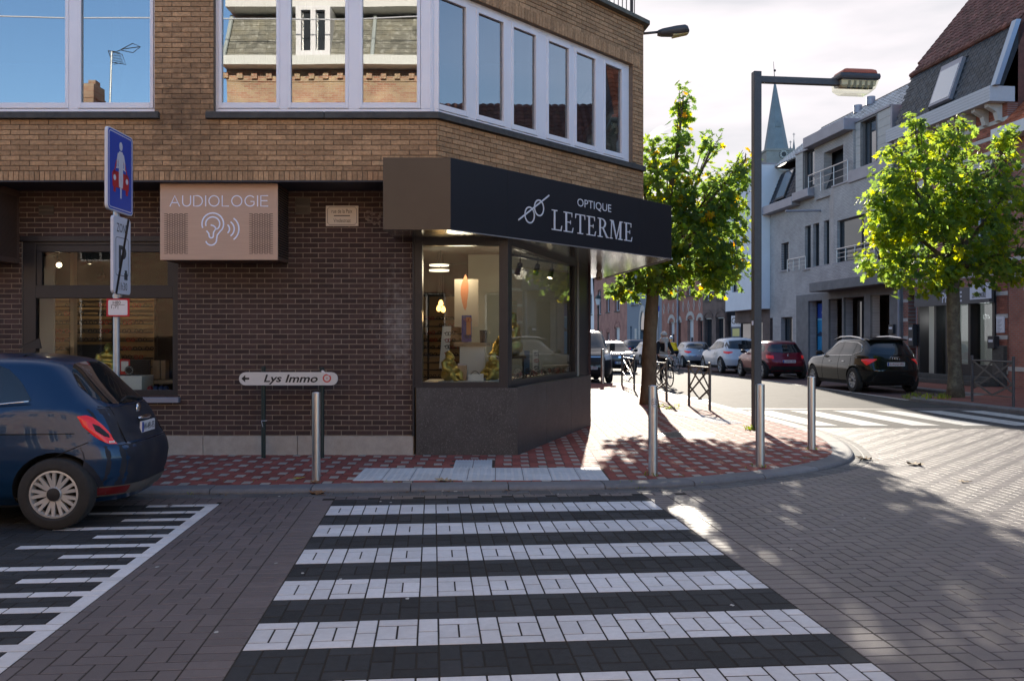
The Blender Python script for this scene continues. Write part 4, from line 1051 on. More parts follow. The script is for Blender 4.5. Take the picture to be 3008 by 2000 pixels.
# red bordered card, clock, monitor, boxes on the left window
card=thing('price_card','white card with a red border beside the sign post','card',tuple(at(368,1085,12.1)))
F2=Fr((0,12.15),(1,0)); a=px_box(F2,352,1055,381,1100); mb=MB(); mb.fbox(F2,a[0],a[1],-.01,0,a[2],a[3]); mb.build('border',mat('red card',(.45,.03,.03),.5),card)
a=px_box(F2,356,1061,377,1090); mb=MB(); mb.fbox(F2,a[0],a[1],.0,.002,a[2],a[3]); mb.build('sheet',M['white_lac'],card)
clk=thing('desk_clock','round black clock on the white block','clock',tuple(at(379,1088,12.05))); c=at(379,1088,12.05); mb=MB(); mb.lathe(c,[(0,0),(.06,0),(.065,.02),(0,.03)],axis='Y',n=24); mb.build('dial',M['frame_dark'],clk); mb=MB()
for k in range(12):
    an=k*math.pi/6; mb.box(c.x+.048*math.sin(an)-.003,c.x+.048*math.sin(an)+.003,c.y-.004,c.y+.001,c.z+.048*math.cos(an)-.006,c.z+.048*math.cos(an)+.006)
mb.build('hour_marks',M['white_lac'],clk,kind='stuff')
mon=thing('screen','large black screen standing behind the golden gorilla','screen',tuple(at(265,1040,12.8))); F3=Fr((0,12.8),(1,0)); a=px_box(F3,219,1012,312,1085); mb=MB(); mb.fbox(F3,a[0],a[1],-.04,0,a[2],a[3]); mb.build('panel',M['black_metal'],mon); mb=MB(); mb.tube(at(265,1085,12.82),at(265,1130,12.82),.03); mb.build('foot',M['black_metal'],mon)
mon2=thing('screen','black screen at the right of the left shop window','screen',tuple(at(412,1080,12.7))); F3=Fr((0,12.7),(1,0)); a=px_box(F3,382,1056,440,1104); mb=MB(); mb.fbox(F3,a[0],a[1],-.04,0,a[2],a[3]); mb.build('panel',M['black_metal'],mon2); mb=MB(); mb.tube(at(411,1103,12.72),at(411,1160,12.72),.03); mb.build('foot',M['black_metal'],mon2)
desk=thing('desk','pale wooden desk in the left shop window','desk',(-4.5,13,0)); mb=MB(); mb.box(-5.0,-4.1,12.6,13.4,.93,.98); mb.build('top',M['wood'],desk); mb=MB()
for dx in (-4.95,-4.17): mb.box(dx,dx+.05,12.65,13.3,.05,.93)
mb.build('side_panel',M['wood'],desk)
F4=Fr((0,13.0),(1,0))
for i,(x0,x1) in enumerate(((448,470),(472,486))):
    a=px_box(F4,x0,1063,x1,1080); bx=thing('carton',('wide','narrow')[i]+' small carton on the wooden desk','carton',(a[0],13,.98)); mb=MB(); mb.fbox(F4,a[0],a[1],-.15,0,.98,a[3]+.02); mb.build('box',mat('carton board',(.4,.28,.17),.8),bx,bevel=.003)
M['caseblue']=mat('dark blue case',(.02,.03,.08),.3); M['casered']=mat('dark red case',(.2,.02,.02),.3)
for i,(x,c) in enumerate(((441,'casered'),(458,'caseblue'),(474,'caseblue'),(488,'caseblue'))):
    c0=at(x,1146,12.05); t=thing('spectacle_case',('dark red glass case at the foot of the left window','first blue case right of the dark red one','second blue case right of the dark red one','blue case nearest the window edge')[i],'case',tuple(c0)); mb=MB(); mb.lathe((c0.x,c0.y,.80),[(.0,0),(.035,.005),(.04,.06),(.036,.11),(.02,.13),(0,.132)],n=14); mb.build('case',M[c],t,smooth=True)
# corner window goods
def stand(label,x0,x1,y0,y1,Y,m,n=4,lean=0.):
    F=Fr((0,Y),(1,0)); a=px_box(F,x0,y0,x1,y1); t=thing('spectacle_stand',label,'display stand',(a[0],Y,a[2])); w=a[1]-a[0]
    mb=MB(); mb.hexa([F.p(a[0]-lean,0,a[2]),F.p(a[1]-lean,0,a[2]),F.p(a[1]-lean,-.05,a[2]),F.p(a[0]-lean,-.05,a[2]),F.p(a[0],0,a[3]),F.p(a[1],0,a[3]),F.p(a[1],-.05,a[3]),F.p(a[0],-.05,a[3])]); mb.build('board',m,t)
    g=MB()
    for k in range(n):
        z=a[2]+(a[3]-a[2])*(.2+.62*k/max(1,n-1))
        for q in (.55,.85): g.torus((a[0]+w*q,Y-.05,z),.024,.004,axis='Y',n=12,k=4,m=k%2)
        g.tube((a[0]+w*.2,Y-.05,z+.01),(a[0]+w*.5,Y-.05,z+.012),.004,n=4,m=k%2)
    g.build('spectacles',[M['frame_dark'],M['frame_red']],t,kind='stuff'); return t
stand('tall white leaning stand with red and black spectacles',1300,1325,958,1082,12.5,M['white_lac'],5,.05)
stand('dark blue card stand with an orange strip in the corner window',1356,1385,926,1004,12.45,mat('blue card',(.03,.03,.22),.4),2)
F=Fr((0,12.44),(1,0)); a=px_box(F,1370,932,1383,985); mb=MB(); mb.fbox(F,a[0],a[1],0,.004,a[2],a[3]); tag(mb.build('orange_photo',mat('orange print',(.55,.2,.07),.5)),'orange photo strip on the dark blue card stand','picture')
stand('black and blue card stand in the side window',1540,1556,1030,1100,13.4,mat('blue photo card',(.03,.08,.16),.4),1); stand('white card stand beside the blue one in the side window',1565,1580,1028,1092,13.6,M['white_lac'],3)
F=Fr((0,12.6),(1,0)); a=px_box(F,1333,1006,1440,1018); tb=thing('display_table','pale round topped display table in the corner window','table',(a[0],12.6,1)); mb=MB(); mb.fbox(F,a[0],a[1],-.3,0,a[2],a[3]); mb.build('top',M['wood'],tb); mb=MB(); mb.fbox(F,a[0]+.08,a[1]-.08,-.25,-.03,.99,a[2]); mb.build('base',M['white_lac'],tb)
mb=MB(); c=at(1420,1006,12.55); mb.lathe((c.x,c.y,a[3]),[(0,.0),(.045,.0),(.055,.15),(.058,.17),(.05,.17),(0,.16)],n=18); tag(mb.build('dark_pot',M['black_metal'],smooth=True),'dark pot on the pale display table','pot')
bx=thing('cardboard_box','open cardboard box behind the profile gorilla','carton',tuple(at(1330,1100,12.6))); F=Fr((0,12.35),(1,0)); a=px_box(F,1340,1074,1370,1118); mb=MB(); mb.fbox(F,a[0],a[1],-.18,0,LEDZ,a[3]); mb.build('box',mat('carton brown',(.5,.33,.2),.8),bx); mb=MB(); mb.fbox(F,a[0]+.02,a[1]-.02,-.1,-.06,a[3],a[3]+.03); mb.build('flap',mat('carton flap',(.55,.5,.5),.8),bx)
bag=thing('white_bag','white paper bag with handle printed with spectacles','bag',tuple(at(1400,1115,12.3))); F=Fr((0,12.2),(1,0)); a=px_box(F,1376,1098,1420,1121); mb=MB(); mb.fbox(F,a[0],a[1],-.1,0,LEDZ,a[3]); mb.build('bag_body',M['white_lac'],bag); mb=MB(); mb.path([F.p(a[0]+.03+.02*k,.0,a[3]-.01+.05*math.sin(math.pi*k/6)) for k in range(7)],.004,5); mb.build('handle',M['frame_dark'],bag)
# tall poster and back panel
F=Fr((0,13.4),(1,0)); a=px_box(F,1335,820,1405,960); po=thing('poster','tall pale poster with an orange stroke in the corner window','poster',(a[0],13.4,a[2])); mb=MB(); mb.fbox(F,a[0],a[1],-.02,0,a[2],a[3]); mb.build('sheet',mat('cream poster',(.36,.31,.25),.6),po)
mb=MB(); P=lambda x,y:F.px(x,y); pts=[P(1367,912),P(1362,905),P(1357,885),P(1353,862),P(1354,842),P(1359,824),P(1367,806),P(1372,815),P(1376,835),P(1376,855),P(1373,880),P(1371,900)]; mb.fprism(F,pts[::-1] if False else pts,.0,.003); mb.build('orange_stroke',mat('orange red print',(.40,.15,.07),.6),po)
# tangle of wire frames along the side window
g=MB()
for k in range(46):
    y=12.3+2.6*(k/46); c=Vector((at(1505+150*(k/46),0,1).x*y, y, .995)); c.x=GS.o.x+ (y-11.72)*.318-.12
    q=Matrix.Rotation(rnd.uniform(0,3.1),3,'Z'); g.torus(c+Vector((rnd.uniform(-.05,.03),0,.03+rnd.uniform(0,.05))),.03,.004,n=10,k=4,m=rnd.choice((0,0,1)),q=q.to_quaternion())
    g.tube(c+Vector((0,0,.01)),c+Vector((rnd.uniform(-.1,.1),rnd.uniform(-.1,.1),rnd.uniform(.03,.12))),.003,n=4)
tag(g.build('wire_spectacles',[M['frame_dark'],M['frame_red']]),'tangled row of wire spectacle frames along the side window','spectacles',kind='stuff')
# ================================================================ street furniture
M['galv']=mat('galvanised steel',(.42,.45,.48),.42,metal=.7,noise=.15,nscale=12)
M['steel']=mat('brushed stainless steel',(.60,.60,.61),.30,metal=1,noise=.06,nscale=4,stretch=(20,20,.6),bump=.02)
M['signwhite']=mat('sign white',(.60,.62,.68),.4); M['signblue']=mat('sign blue',(.01,.065,.42),.35); M['signred']=mat('sign red',(.45,.02,.03),.4)
M['green_post']=mat('dark green post',(.018,.03,.028),.4,noise=.1)
M['anthracite']=mat('anthracite paint',(.062,.062,.066),.42,noise=.12,nscale=6,speck=.25,sscale=60,speckcol=(.14,.13,.12))
M['sticker']=mat('paper sticker',(.6,.6,.62),.6)
# ---- traffic sign post: plates face the main street (towards +X)
post=thing('traffic_sign_post','galvanised post with a blue cycle street sign, parking zone plate and red edged plate','traffic sign',(-4.10,9.35,.05))
mb=MB(); mb.tube((-4.10,9.35,.05),(-4.10,9.35,3.60),.033,n=16); mb.build('pole',M['galv'],post,smooth='auto')
PX=Fr((-4.035,9.30),(0,1))     # e=+Y, n=+X
def plate_part(fr,u0,u1,z0,z1,r,name,mats,off=0,th=.03):
    pts=[]
    for cx,cz,a in ((u1-r,z1-r,0),(u0+r,z1-r,90),(u0+r,z0+r,180),(u1-r,z0+r,270)):
        for k in range(5): w=math.radians(a+k*22.5); pts.append((cx+r*math.cos(w),cz+r*math.sin(w)))
    mb=MB(); mb.fprism(fr,pts,off-th,off); return mb,pts
bl=PX; u0,u1,z0,z1=-.30,.30,2.855,3.685
mb,_=plate_part(bl,u0,u1,z0,z1,.05,'',None); pl=mb.build('blue_plate',M['signwhite'],post)
mb=MB(); 
def rr(u0,u1,z0,z1,r):
    pts=[]
    for cx,cz,a in ((u1-r,z1-r,0),(u0+r,z1-r,90),(u0+r,z0+r,180),(u1-r,z0+r,270)):
        for k in range(5): w=math.radians(a+k*22.5); pts.append((cx+r*math.cos(w),cz+r*math.sin(w)))
    return pts
mb.fprism(bl,rr(u0+.012,u1-.012,z0+.012,z1-.012,.045),.0,.0015); mb.build('blue_face',M['signblue'],pl)
fX=lambda a,b,o: bl.p(a,o,b)
mb=MB(); pts=rr(u0+.032,u1-.032,z0+.032,z1-.032,.035); mb.stroke(fX,pts+[pts[0]],.010,.0014,.0025); mb.build('border_line',M['signwhite'],pl)
zc=(z0+z1)/2
mb=MB()
def R(x0,x1,y0,y1,o=.003): mb.fprism(bl,[(x0,zc+y0),(x1,zc+y0),(x1,zc+y1),(x0,zc+y1)],.0014,o)
mb.stroke(fX,[(-.15,zc-.02),(-.10,zc+.10),(.10,zc+.10),(.15,zc-.02)],.022,.0014,.003)
mb.fprism(bl,[(-.19,zc-.17),(.19,zc-.17),(.20,zc-.04),(.17,zc-.005),(-.17,zc-.005),(-.20,zc-.04)],.0014,.003)
R(-.17,-.12,-.22,-.16,.0031); R(.12,.17,-.22,-.16,.0031); mb.build('car_symbol',M['signred'],pl)
mb=MB()
for s in (-1,1):
    mb.fprism(bl,[(s*.145+.03*math.cos(t),zc-.075+.03*math.sin(t)) for t in np.linspace(0,2*math.pi,13)[:-1]],.0031,.0045)
mb.fprism(bl,[(.0+.038*math.cos(t),zc+.265+.045*math.sin(t)) for t in np.linspace(0,2*math.pi,15)[:-1]],.0031,.0046)
mb.fprism(bl,[(-.055,zc+.03),(.055,zc+.03),(.065,zc+.17),(.035,zc+.21),(-.035,zc+.21),(-.065,zc+.17)],.0031,.0047)
for s in (-1,1):
    mb.stroke(fX,[(s*.062,zc+.18),(s*.088,zc+.10),(s*.085,zc+.035)],.024,.0031,.0048)
    mb.stroke(fX,[(s*.03,zc+.03),(s*.035,zc-.08),(s*.03,zc-.15)],.03,.0031,.0049)
mb.stroke(fX,[(-.11,zc+.03),(-.05,zc+.045),(.0,zc+.02),(.05,zc+.045),(.11,zc+.03)],.013,.0031,.0050)
R(-.012,.012,-.27,.03,.0052); mb.build('cyclist_symbol',M['signwhite'],pl)
zf=Fr((-4.045,9.36),(0,1)); u0,u1,z0,z1=-.205,.205,2.02,2.815
mb=MB(); mb.fprism(zf,rr(u0,u1,z0,z1,.04),-.03,0); zp=mb.build('zone_plate',M['signwhite'],post)
fZ=lambda a,b,o: zf.p(a,o,b)
mb=MB(); mb.text(fZ,-.13,.13,2.655,2.745,'ZONE',0,.0012); mb.text(fZ,-.08,.10,2.28,2.52,'P',0,.0012,bold=.02); mb.text(fZ,-.06,.12,2.06,2.14,'1h30',0,.0012)
pts=rr(-.15,.15,2.21,2.60,.03); mb.stroke(fZ,pts+[pts[0]],.006,.0,.0012)
mb.fprism(zf,[(.05,2.17),(.13,2.17),(.13,2.24),(.05,2.24)],.0,.0014); mb.fprism(zf,[(.07,2.24),(.11,2.24),(.12,2.27),(.06,2.27)],.0,.0014)
mb.build('lettering',mat('dark grey print',(.05,.055,.06),.5),zp)
mb=MB(); mb.stroke(fZ,[(-.14,2.03),(.15,2.80)],.045,.0016,.003); mb.build('slash',M['ink'],zp)
HF=Fr((-4.06,9.29),(1,0)); mb=MB(); mb.fbox(HF,-.118,.120,-.01,0,1.785,1.972); hp=mb.build('hydrant_plate',M['signred'],post,bevel=.003)
mb=MB(); mb.fprism(HF,rr(-.098,.10,1.80,1.955,.012),0,.0012); mb.build('white_face',mat('white enamel',(.66,.66,.68),.4),hp)
fH=lambda a,b,o: HF.p(a,o,b); mb=MB(); mb.text(fH,-.05,.03,1.912,1.947,'H80',.0012,.0024); mb.text(fH,-.066,-.008,1.865,1.898,'1,7',.0012,.0024); mb.fbox(HF,-.068,.072,.0012,.0024,1.903,1.907); mb.fbox(HF,.001,.005,.0012,.0024,1.862,1.905); mb.build('lettering',M['ink'],hp)
mb=MB()
for z in (2.0,2.4,2.78,2.95,3.55): mb.lathe((-4.10,9.35,z),[(.038,-.012),(.040,-.012),(.040,.012),(.038,.012)],n=14); mb.box(-4.075,-4.05,9.33,9.37,z-.012,z+.012)
mb.build('clamps',M['galv'],post)
# ---- direction board on two dark posts, close to the wall
ly=thing('direction_board','white direction board Lys Immo with arrow on two dark green posts','sign',(-2.7,11.3,.05))
for i,(x,yb,yt) in enumerate(((774,1335,1079),(946,1338,1082))):
    b_=gp(x,yb,.05); b_.y=min(b_.y,11.45); xx=(x-CX)*b_.y/F_PX; zt=HC+(HY-yt)*b_.y/F_PX
    mb=MB(); mb.tube((xx,b_.y,.05),(xx,b_.y,zt),.028,n=14); mb.lathe((xx,b_.y,zt),[(.03,-.01),(.03,.012),(0,.016)],n=14); mb.build('post',M['green_post'],ly,smooth='auto')
LB=Fr((0,11.385),(1,0)); u0,u1,z0,z1=px_box(LB,702,1093,992,1131.5)
LBo=LB
mb=MB(); mb.fprism(LB,rr(u0,u1,z0,z1,(z1-z0)/2-.002),-.02,.0); bd=mb.build('board',mat('off white board',(.58,.55,.51),.45,noise=.05,stain=.25,stscale=5,staincol=(.42,.38,.34)),ly)
fL=lambda a,b,o: LB.p(a,o,b); q=lambda x,y: LB.px(660+x/4.9,1040+y/4.9)
mb=MB(); a=q(562,408); b=q(1340,293); 
a_=q(562,408); b_=q(822,293); mb.text(fL,a_[0],b_[0],q(0,437)[1],b_[1],'Lys',.0,.0012,bold=.022,shear=.25); a_=q(872,408); b_=q(1340,293); mb.text(fL,a_[0],b_[0],a_[1],b_[1],'Immo',.0,.0012,bold=.022,shear=.25)
mb.build('lettering',M['ink'],bd)
mb=MB(); mb.fprism(LB,[q(240,352),q(297,405),q(297,366),q(354,366),q(354,338),q(297,338),q(297,300)],0,.0014); mb.build('arrow',M['ink'],bd)
c=q(1472,347); mb=MB(); mb.stroke(fL,[(c[0]+.045*math.cos(t),c[1]+.045*math.sin(t)) for t in np.linspace(0,2*math.pi,25)],.018,0,.0016); mb.stroke(fL,[(c[0]+.008*math.cos(t),c[1]+.008*math.sin(t)) for t in np.linspace(0,2*math.pi,9)],.006,0,.0016); mb.build('red_sticker',mat('faded red sticker',(.5,.08,.06),.6),bd)
mb=MB(); mb.fprism(LB,[q(1390,240),q(1415,228),q(1450,262),q(1515,275),q(1512,310),q(1470,285),q(1400,265)],.0017,.004); mb.build('torn_paper',M['sticker'],bd)
mb=MB(); xx=(774-CX)*11.4/F_PX
for k in range(3): pass
mb.torus((xx,11.44,LB.px(0,1236)[1]),.032,.004,axis='Z',n=14,k=5); mb.tube((xx-.03,11.41,LB.px(0,1236)[1]),(xx-.01,11.41,LB.px(0,1254)[1]),.003,n=5); mb.build('cable_tie',M['signwhite'],ly)
# ---- bollards
def bollard(x,yb,yt,dia,label,tilt=0.):
    b_=gp(x,yb,.05); h=HC+(HY-yt)*b_.y/F_PX-.05; t=thing('bollard',label,'bollard',tuple(b_),'stainless steel bollards on the pavement')
    mb=MB(); r=dia/2; mb.lathe(b_,[(r,0),(r,h-.006),(r-.006,h),(r-.018,h+.0),(r-.022,h-.012),(.0,h-.012)],n=32); mb.build('tube',M['steel'],t,smooth='auto'); return t,b_,h,r
bollard(929,1413,1152,25*gp(929,1413,.05).y/F_PX,'steel bollard in front of the white direction board')
bs=bollard(1918,1396,1132,27*gp(1918,1396,.05).y/F_PX,'steel bollard with a round skull sticker near the crosswalk end')
t,b_,h,r=bs; mb=MB(); cz=b_.z+h-.185; ph=math.radians(-90+12)
def cyl(a,bb,o): an=ph+a/r; return Vector((b_.x+(r+o)*math.cos(an),b_.y+(r+o)*math.sin(an),cz+bb))
vs=[cyl(0,0,.001)]+[cyl(.042*math.cos(w),.052*math.sin(w),.001) for w in np.linspace(0,2*math.pi,25)[:-1]]; mb.add(vs,[(0,1+i,1+(i+1)%24) for i in range(24)]); st_=mb.build('sticker',M['sticker'],t)
mb=MB(); mb.stroke(cyl,[(.037*math.cos(w),.046*math.sin(w)) for w in np.linspace(0,2*math.pi,25)],.003,.0015,.002)
for s in (-1,1): mb.stroke(cyl,[(s*.015+.007*math.cos(w),.006+.006*math.sin(w)) for w in np.linspace(0,2*math.pi,9)],.006,.0015,.002); mb.stroke(cyl,[(s*.006,-.012),(s*.022,-.030)],.005,.0015,.002); mb.stroke(cyl,[(s*.008,.024),(s*.024,.03)],.004,.0015,.002)
mb.stroke(cyl,[(-.014,-.016),(0,-.02),(.014,-.016)],.006,.0015,.002); mb.build('sticker_print',mat('grey print',(.2,.2,.2),.6),st_)
bollard(2233,1370,1128,26*gp(2233,1370,.05).y/F_PX,'steel bollard just in front of the black lamp post')
bollard(2384,1319,1106,23*gp(2384,1319,.05).y/F_PX,'steel bollard nearest the rounded kerb tip')
bollard(1770,1127,1025,10.5*gp(1770,1127,.05).y/F_PX,'distant sunlit bollard in front of the dark van')
# ---- lattice barriers
def barrier(a,b,h,label,mt,slat=.0):
    a=Vector(a); b=Vector(b); d=(b-a); L=d.length; e=d.normalized(); n=Vector((-e.y,e.x,0))
    t=thing('barrier',label,'barrier',tuple((a+b)/2),'lattice barriers along the kerb')
    for p in (a,b):
        mb=MB(); mb.tube(p,p+ZX*h,.03,n=14); mb.lathe(p+ZX*h,[(.03,-.002),(.026,.01),(.0,.014)],n=14); mb.build('post',mt,t,smooth='auto')
    P=lambda s,z: a+e*(s*L)+ZX*z
    mb=MB(); mb.tube(P(0,h-.10),P(1,h-.10),.021,n=10); mb.build('top_rail',mt,t,smooth='auto')
    mb=MB(); mb.tube(P(0,.20),P(1,.20),.012,n=8); mb.build('bottom_rail',mt,t,smooth='auto')
    z0,z1=.20,h-.11; zm=(z0+z1)/2
    def bar(s0,za,s1,zb,o):
        p,q=P(s0,za),P(s1,zb); dd=(q-p).normalized(); w=dd.cross(n)*.022; m_=MB(); oo=n*o
        m_.hexa([p-w-n*.006+oo,p+w-n*.006+oo,p+w+n*.006+oo,p-w+n*.006+oo,q-w-n*.006+oo,q+w-n*.006+oo,q+w+n*.006+oo,q-w+n*.006+oo]); m_.build('lattice_bar',mt,t)
    bar(0,z1,.5,z0,.004) if False else None
    bar(.03,z0+(z1-z0)*.36,.5,z1,.006); bar(.5,z1,.97,z0+(z1-z0)*.36,.006)
    bar(.03,z1-(z1-z0)*.05,.5,z0,-.006) if False else None
    bar(.03,z1,.97,z0+.12,-.006); bar(.97,z1,.03,z0+.12,.0185)
    bar(.03,z0+(z1-z0)*.36,.5,z0,.006); bar(.5,z0,.97,z0+(z1-z0)*.36,.006)
    return t
M['fence']=mat('grey brown barrier paint',(.13,.12,.11),.38,metal=.2,noise=.1)
barrier(gp(2024,1191.6,.05),gp(2085,1205,.05),1.0,'lattice barrier nearest the lamp post at the kerb',M['fence'])
barrier(gp(1896,1164,.05),gp(1958,1178,.05),1.02,'lattice barrier half hidden by the plane tree trunk',M['fence'])
barrier(gp(1827,1130.5,.05),gp(1863,1146,.05),1.02,'farthest lattice barrier in front of the blue grey cars',M['fence'])
barrier(gp(2855.6,1179,.11),gp(2976.7,1195,.11),1.06,'dark lattice barrier in front of the phone shop',M['anthracite'])
# ---- square lamp post with one arm
lp=gp(2222,1261,.05); lpz=thing('street_lamp','black square lamp post with a long arm and orange topped lantern','street lamp',tuple(lp))
q=Matrix.Rotation(math.radians(7),4,'Z'); Y=lp.y
def LP(v): return lp+ (q@Vector(v))
mb=MB(); zt=at(2222,212,Y).z-.05; w=.066
mb.hexa([LP((-w,-w,0)),LP((w,-w,0)),LP((w,w,0)),LP((-w,w,0)),LP((-w,-w,zt)),LP((w,-w,zt)),LP((w,w,zt)),LP((-w,w,zt))]); mb.build('pole',M['anthracite'],lpz,bevel=.008)
za,zb=at(0,244,Y).z-.05,at(0,225,Y).z-.05; xa=at(2462,0,Y).x-lp.x+.1
mb=MB(); mb.hexa([LP((w,-.05,za)),LP((xa,-.05,za)),LP((xa,.05,za)),LP((w,.05,za)),LP((w,-.05,zb)),LP((xa,-.05,zb)),LP((xa,.05,zb)),LP((w,.05,zb))]); mb.build('arm',M['anthracite'],lpz,bevel=.006)
def hp(x,y): 
    v=at(x,y,Y+.15); return v.x-lp.x, v.z-.05
def loft(secs,name,m,bev=.012):
    mb=MB(); vs=[]
    for (x0,x1,y0,y1,z) in secs: vs+=[LP((x0,y0,z)),LP((x1,y0,z)),LP((x1,y1,z)),LP((x0,y1,z))]
    n=len(secs); fs=[(3,2,1,0),tuple(range(4*n-4,4*n))]+[(4*i+k,4*i+(k+1)%4,4*i+4+(k+1)%4,4*i+4+k) for i in range(n-1) for k in range(4)]
    return mb.add(vs,fs).build(name,m,lpz,bevel=bev)
xL,_=hp(2462,0); xR,_=hp(2578,0); zz_=lambda y: hp(0,y)[1]
loft([(xL+.02,xR-.02,-.16,.20,zz_(219)),(xL+.05,xR-.04,-.15,.19,zz_(209)),(xL+.12,xR-.08,-.10,.15,zz_(204))],'top_cover',mat('faded orange cover',(.42,.11,.06),.5,noise=.1))
loft([(xL-.02,xR+.01,-.18,.22,zz_(237)),(xL-.03,xR+.02,-.19,.23,zz_(229)),(xL-.02,xR+.01,-.18,.22,zz_(220))],'body',M['anthracite'])
bowl=loft([(xL+.08,xR-.14,-.09,.13,zz_(276)),(xL-.0,xR-.05,-.15,.19,zz_(262)),(xL-.0,xR-.0,-.17,.21,zz_(238))],'bowl',glass('clear lamp bowl',(.93,.93,.85),refl=.06))
mb=MB()
for k in range(5):
    x=xL+.14+k*.10; mb.hexa([LP((x,-.10,zz_(262))),LP((x+.045,-.10,zz_(262))),LP((x+.045,-.06,zz_(262))),LP((x,-.06,zz_(262))),LP((x,-.12,zz_(240))),LP((x+.045,-.12,zz_(240))),LP((x+.045,-.06,zz_(240))),LP((x,-.06,zz_(240)))])
mb.build('louvre',M['black_metal'],lpz,kind='stuff')
loft([(xL+.03,xR-.03,-.10,.16,zz_(252)),(xL+.02,xR-.02,-.12,.18,zz_(239))],'reflector',mat('lamp reflector',(.62,.6,.48),.3),0)
mb=MB(); a=LP((-.067,-.02,at(0,955,Y).z-.05)); mb.box(a.x-.02,a.x+.01,a.y-.02,a.y+.03,a.z,a.z+.07); mb.build('pole_tag',M['signwhite'],lpz)
# ---- manhole cover
mh=thing('manhole_cover','round cast iron manhole cover set in the red pavement','manhole cover',tuple(gp(2017,1277,.05)))
c=gp(2017,1277,.05)
a_=gp(1934,1277,.05); R_=abs(a_.x-c.x)
mb=MB(); mb.lathe(c,[(0,.004),(R_*.84,.004),(R_*.86,-.004),(R_*.90,-.004),(R_*.92,.005),(R_,.005),(R_+.02,-.02)],n=48); mb.build('cover',M['cast_iron'],mh)
mb=MB()
for i in range(-14,15):
    for j in range(-14,15):
        x,y=i*.034+(j%2)*.017,j*.034
        if x*x+y*y<(R_*.8)**2: mb.box(c.x+x-.011,c.x+x+.011,c.y+y-.006,c.y+y+.006,.053,.0585)
mb.build('tread',M['cast_iron'],mh,kind='stuff')
# studs of the ribbed strip beside the lamp post
mb=MB(); b0=gp(1990,1212,.05); b1=gp(2160,1246,.05); e=(b1-b0); L_=e.length; e=e.normalized(); n=Vector((-e.y,e.x,0))
for i in range(int(L_/.07)):
    for j in range(7): c=b0+e*(i*.07)+n*((j-3)*.07); mb.lathe(c,[(.024,.0),(.02,.007),(0,.008)],n=8)
tag(mb.build('tactile_studs',M['tactile'],pave,kind='stuff'))
# ---- old style lantern far left
ol=thing('lantern_post','black old style street lantern far down the left pavement','street lamp',tuple(gp(1757,1080,.05)))
Yo=60.; b_=at(1757,1080,Yo); b_.z=0; mb=MB(); mb.tube(b_,at(1757,897,Yo),.06,.045,n=10); mb.lathe(at(1757,900,Yo),[(.05,-.1),(.10,-.05),(.06,0)],n=10); mb.build('post',M['green_post'],ol)
mb=MB(); c=at(1757,880,Yo); mb.lathe(c,[(.11,-.35),(.20,.05)],n=6); mb.build('glass',mat('frosted glass',(.6,.6,.58),.4),ol); mb=MB(); mb.lathe(c,[(.25,.05),(.16,.22),(.05,.34),(.02,.5)],n=6); mb.build('roof',M['green_post'],ol)
ol.location=b_; 
for ch in ol.children: ch.data.transform(Matrix.Translation(Vector(gp(1757,1080,.05))-b_))
# ---- one way sign behind the trunk
ow=thing('parking_sign','blue direction sign with a white arrow plate behind the trunk','traffic sign',tuple(gp(1932,1070,.0)))
Yw=46.; b_=at(1932,1080,Yw); ow.location=(b_.x,b_.y,.05); mb=MB(); mb.tube((b_.x,b_.y,.05),at(1932,900,Yw),.04,n=8); mb.build('pole',M['galv'],ow)
Fw_=Fr((b_.x,b_.y-.06),(1,0)); a=px_box(Fw_,1928,900,1946-6+8,914); a=px_box(Fw_,1924,899,1937,914); mb=MB(); mb.fbox(Fw_,a[0],a[1]+.0,-.02,0,a[2],a[3]); mb.build('blue_plate',M['signblue'],ow); mb=MB(); mb.stroke(lambda p,q_,o:Fw_.p(p,o,q_),[(a[0]+.06,a[2]+.06),(a[0]+.15,(a[2]+a[3])/2),(a[0]+.06,a[3]-.06)],.03,0,.004); mb.build('arrow',M['signwhite'],ow)
a=px_box(Fw_,1927,915,1936,931); mb=MB(); mb.fbox(Fw_,a[0],a[1],-.02,0,a[2],a[3]); mb.build('white_plate',M['signwhite'],ow); mb=MB(); mb.stroke(lambda p,q_,o:Fw_.p(p,o,q_),[((a[0]+a[1])/2,a[2]+.05),((a[0]+a[1])/2,a[3]-.05)],.025,0,.004); mb.build('arrow',M['ink'],ow)
# ---- litter: dead leaves, weeds
M['deadleaf']=mat('dead leaf',(.22,.11,.05),.8,noise=.4,nscale=40); M['yleaf']=mat('yellow leaf',(.42,.34,.05),.7,noise=.2)
M['paleleaf']=mat('dry pale leaf',(.40,.29,.17),.8,noise=.3,nscale=40)
LEAF=[(0,-.12),(.10,-.42),(.30,-.36),(.26,-.10),(.56,.02),(.36,.16),(.48,.46),(.20,.36),(0,.72),(-.20,.36),(-.48,.46),(-.36,.16),(-.56,.02),(-.26,-.10),(-.30,-.36),(-.10,-.42)]
def fallen(x,y,h,size,m,label,curl=.35,rz=0.):
    c=gp(x,y,h); t=thing('fallen_leaf',label,'leaf',tuple(c),'dead leaves on the ground'); mb=MB(); q=Matrix.Rotation(rz,3,'Z'); vs=[c+Vector((0,0,.012))]
    for i,(a,b) in enumerate(LEAF):
        r2=a*a+b*b; vs.append(c+q@Vector((a*size,b*size,size*curl*(r2*.8+.15*math.sin(i*2.1))+.006)))
    mb.add(vs,[(0,1+i,1+(i+1)%16) for i in range(16)]); mb.build('blade',M[m],t,smooth=True); mb=MB(); mb.tube(c+Vector((0,0,.012)),c+q@Vector((.02,-size*.9,.012)),.003,n=4); mb.build('stalk',M[m],t)
fallen(935,1452,.0,.16,'deadleaf','curled brown leaf lying in the gutter below the steel bollard',.5,.6)
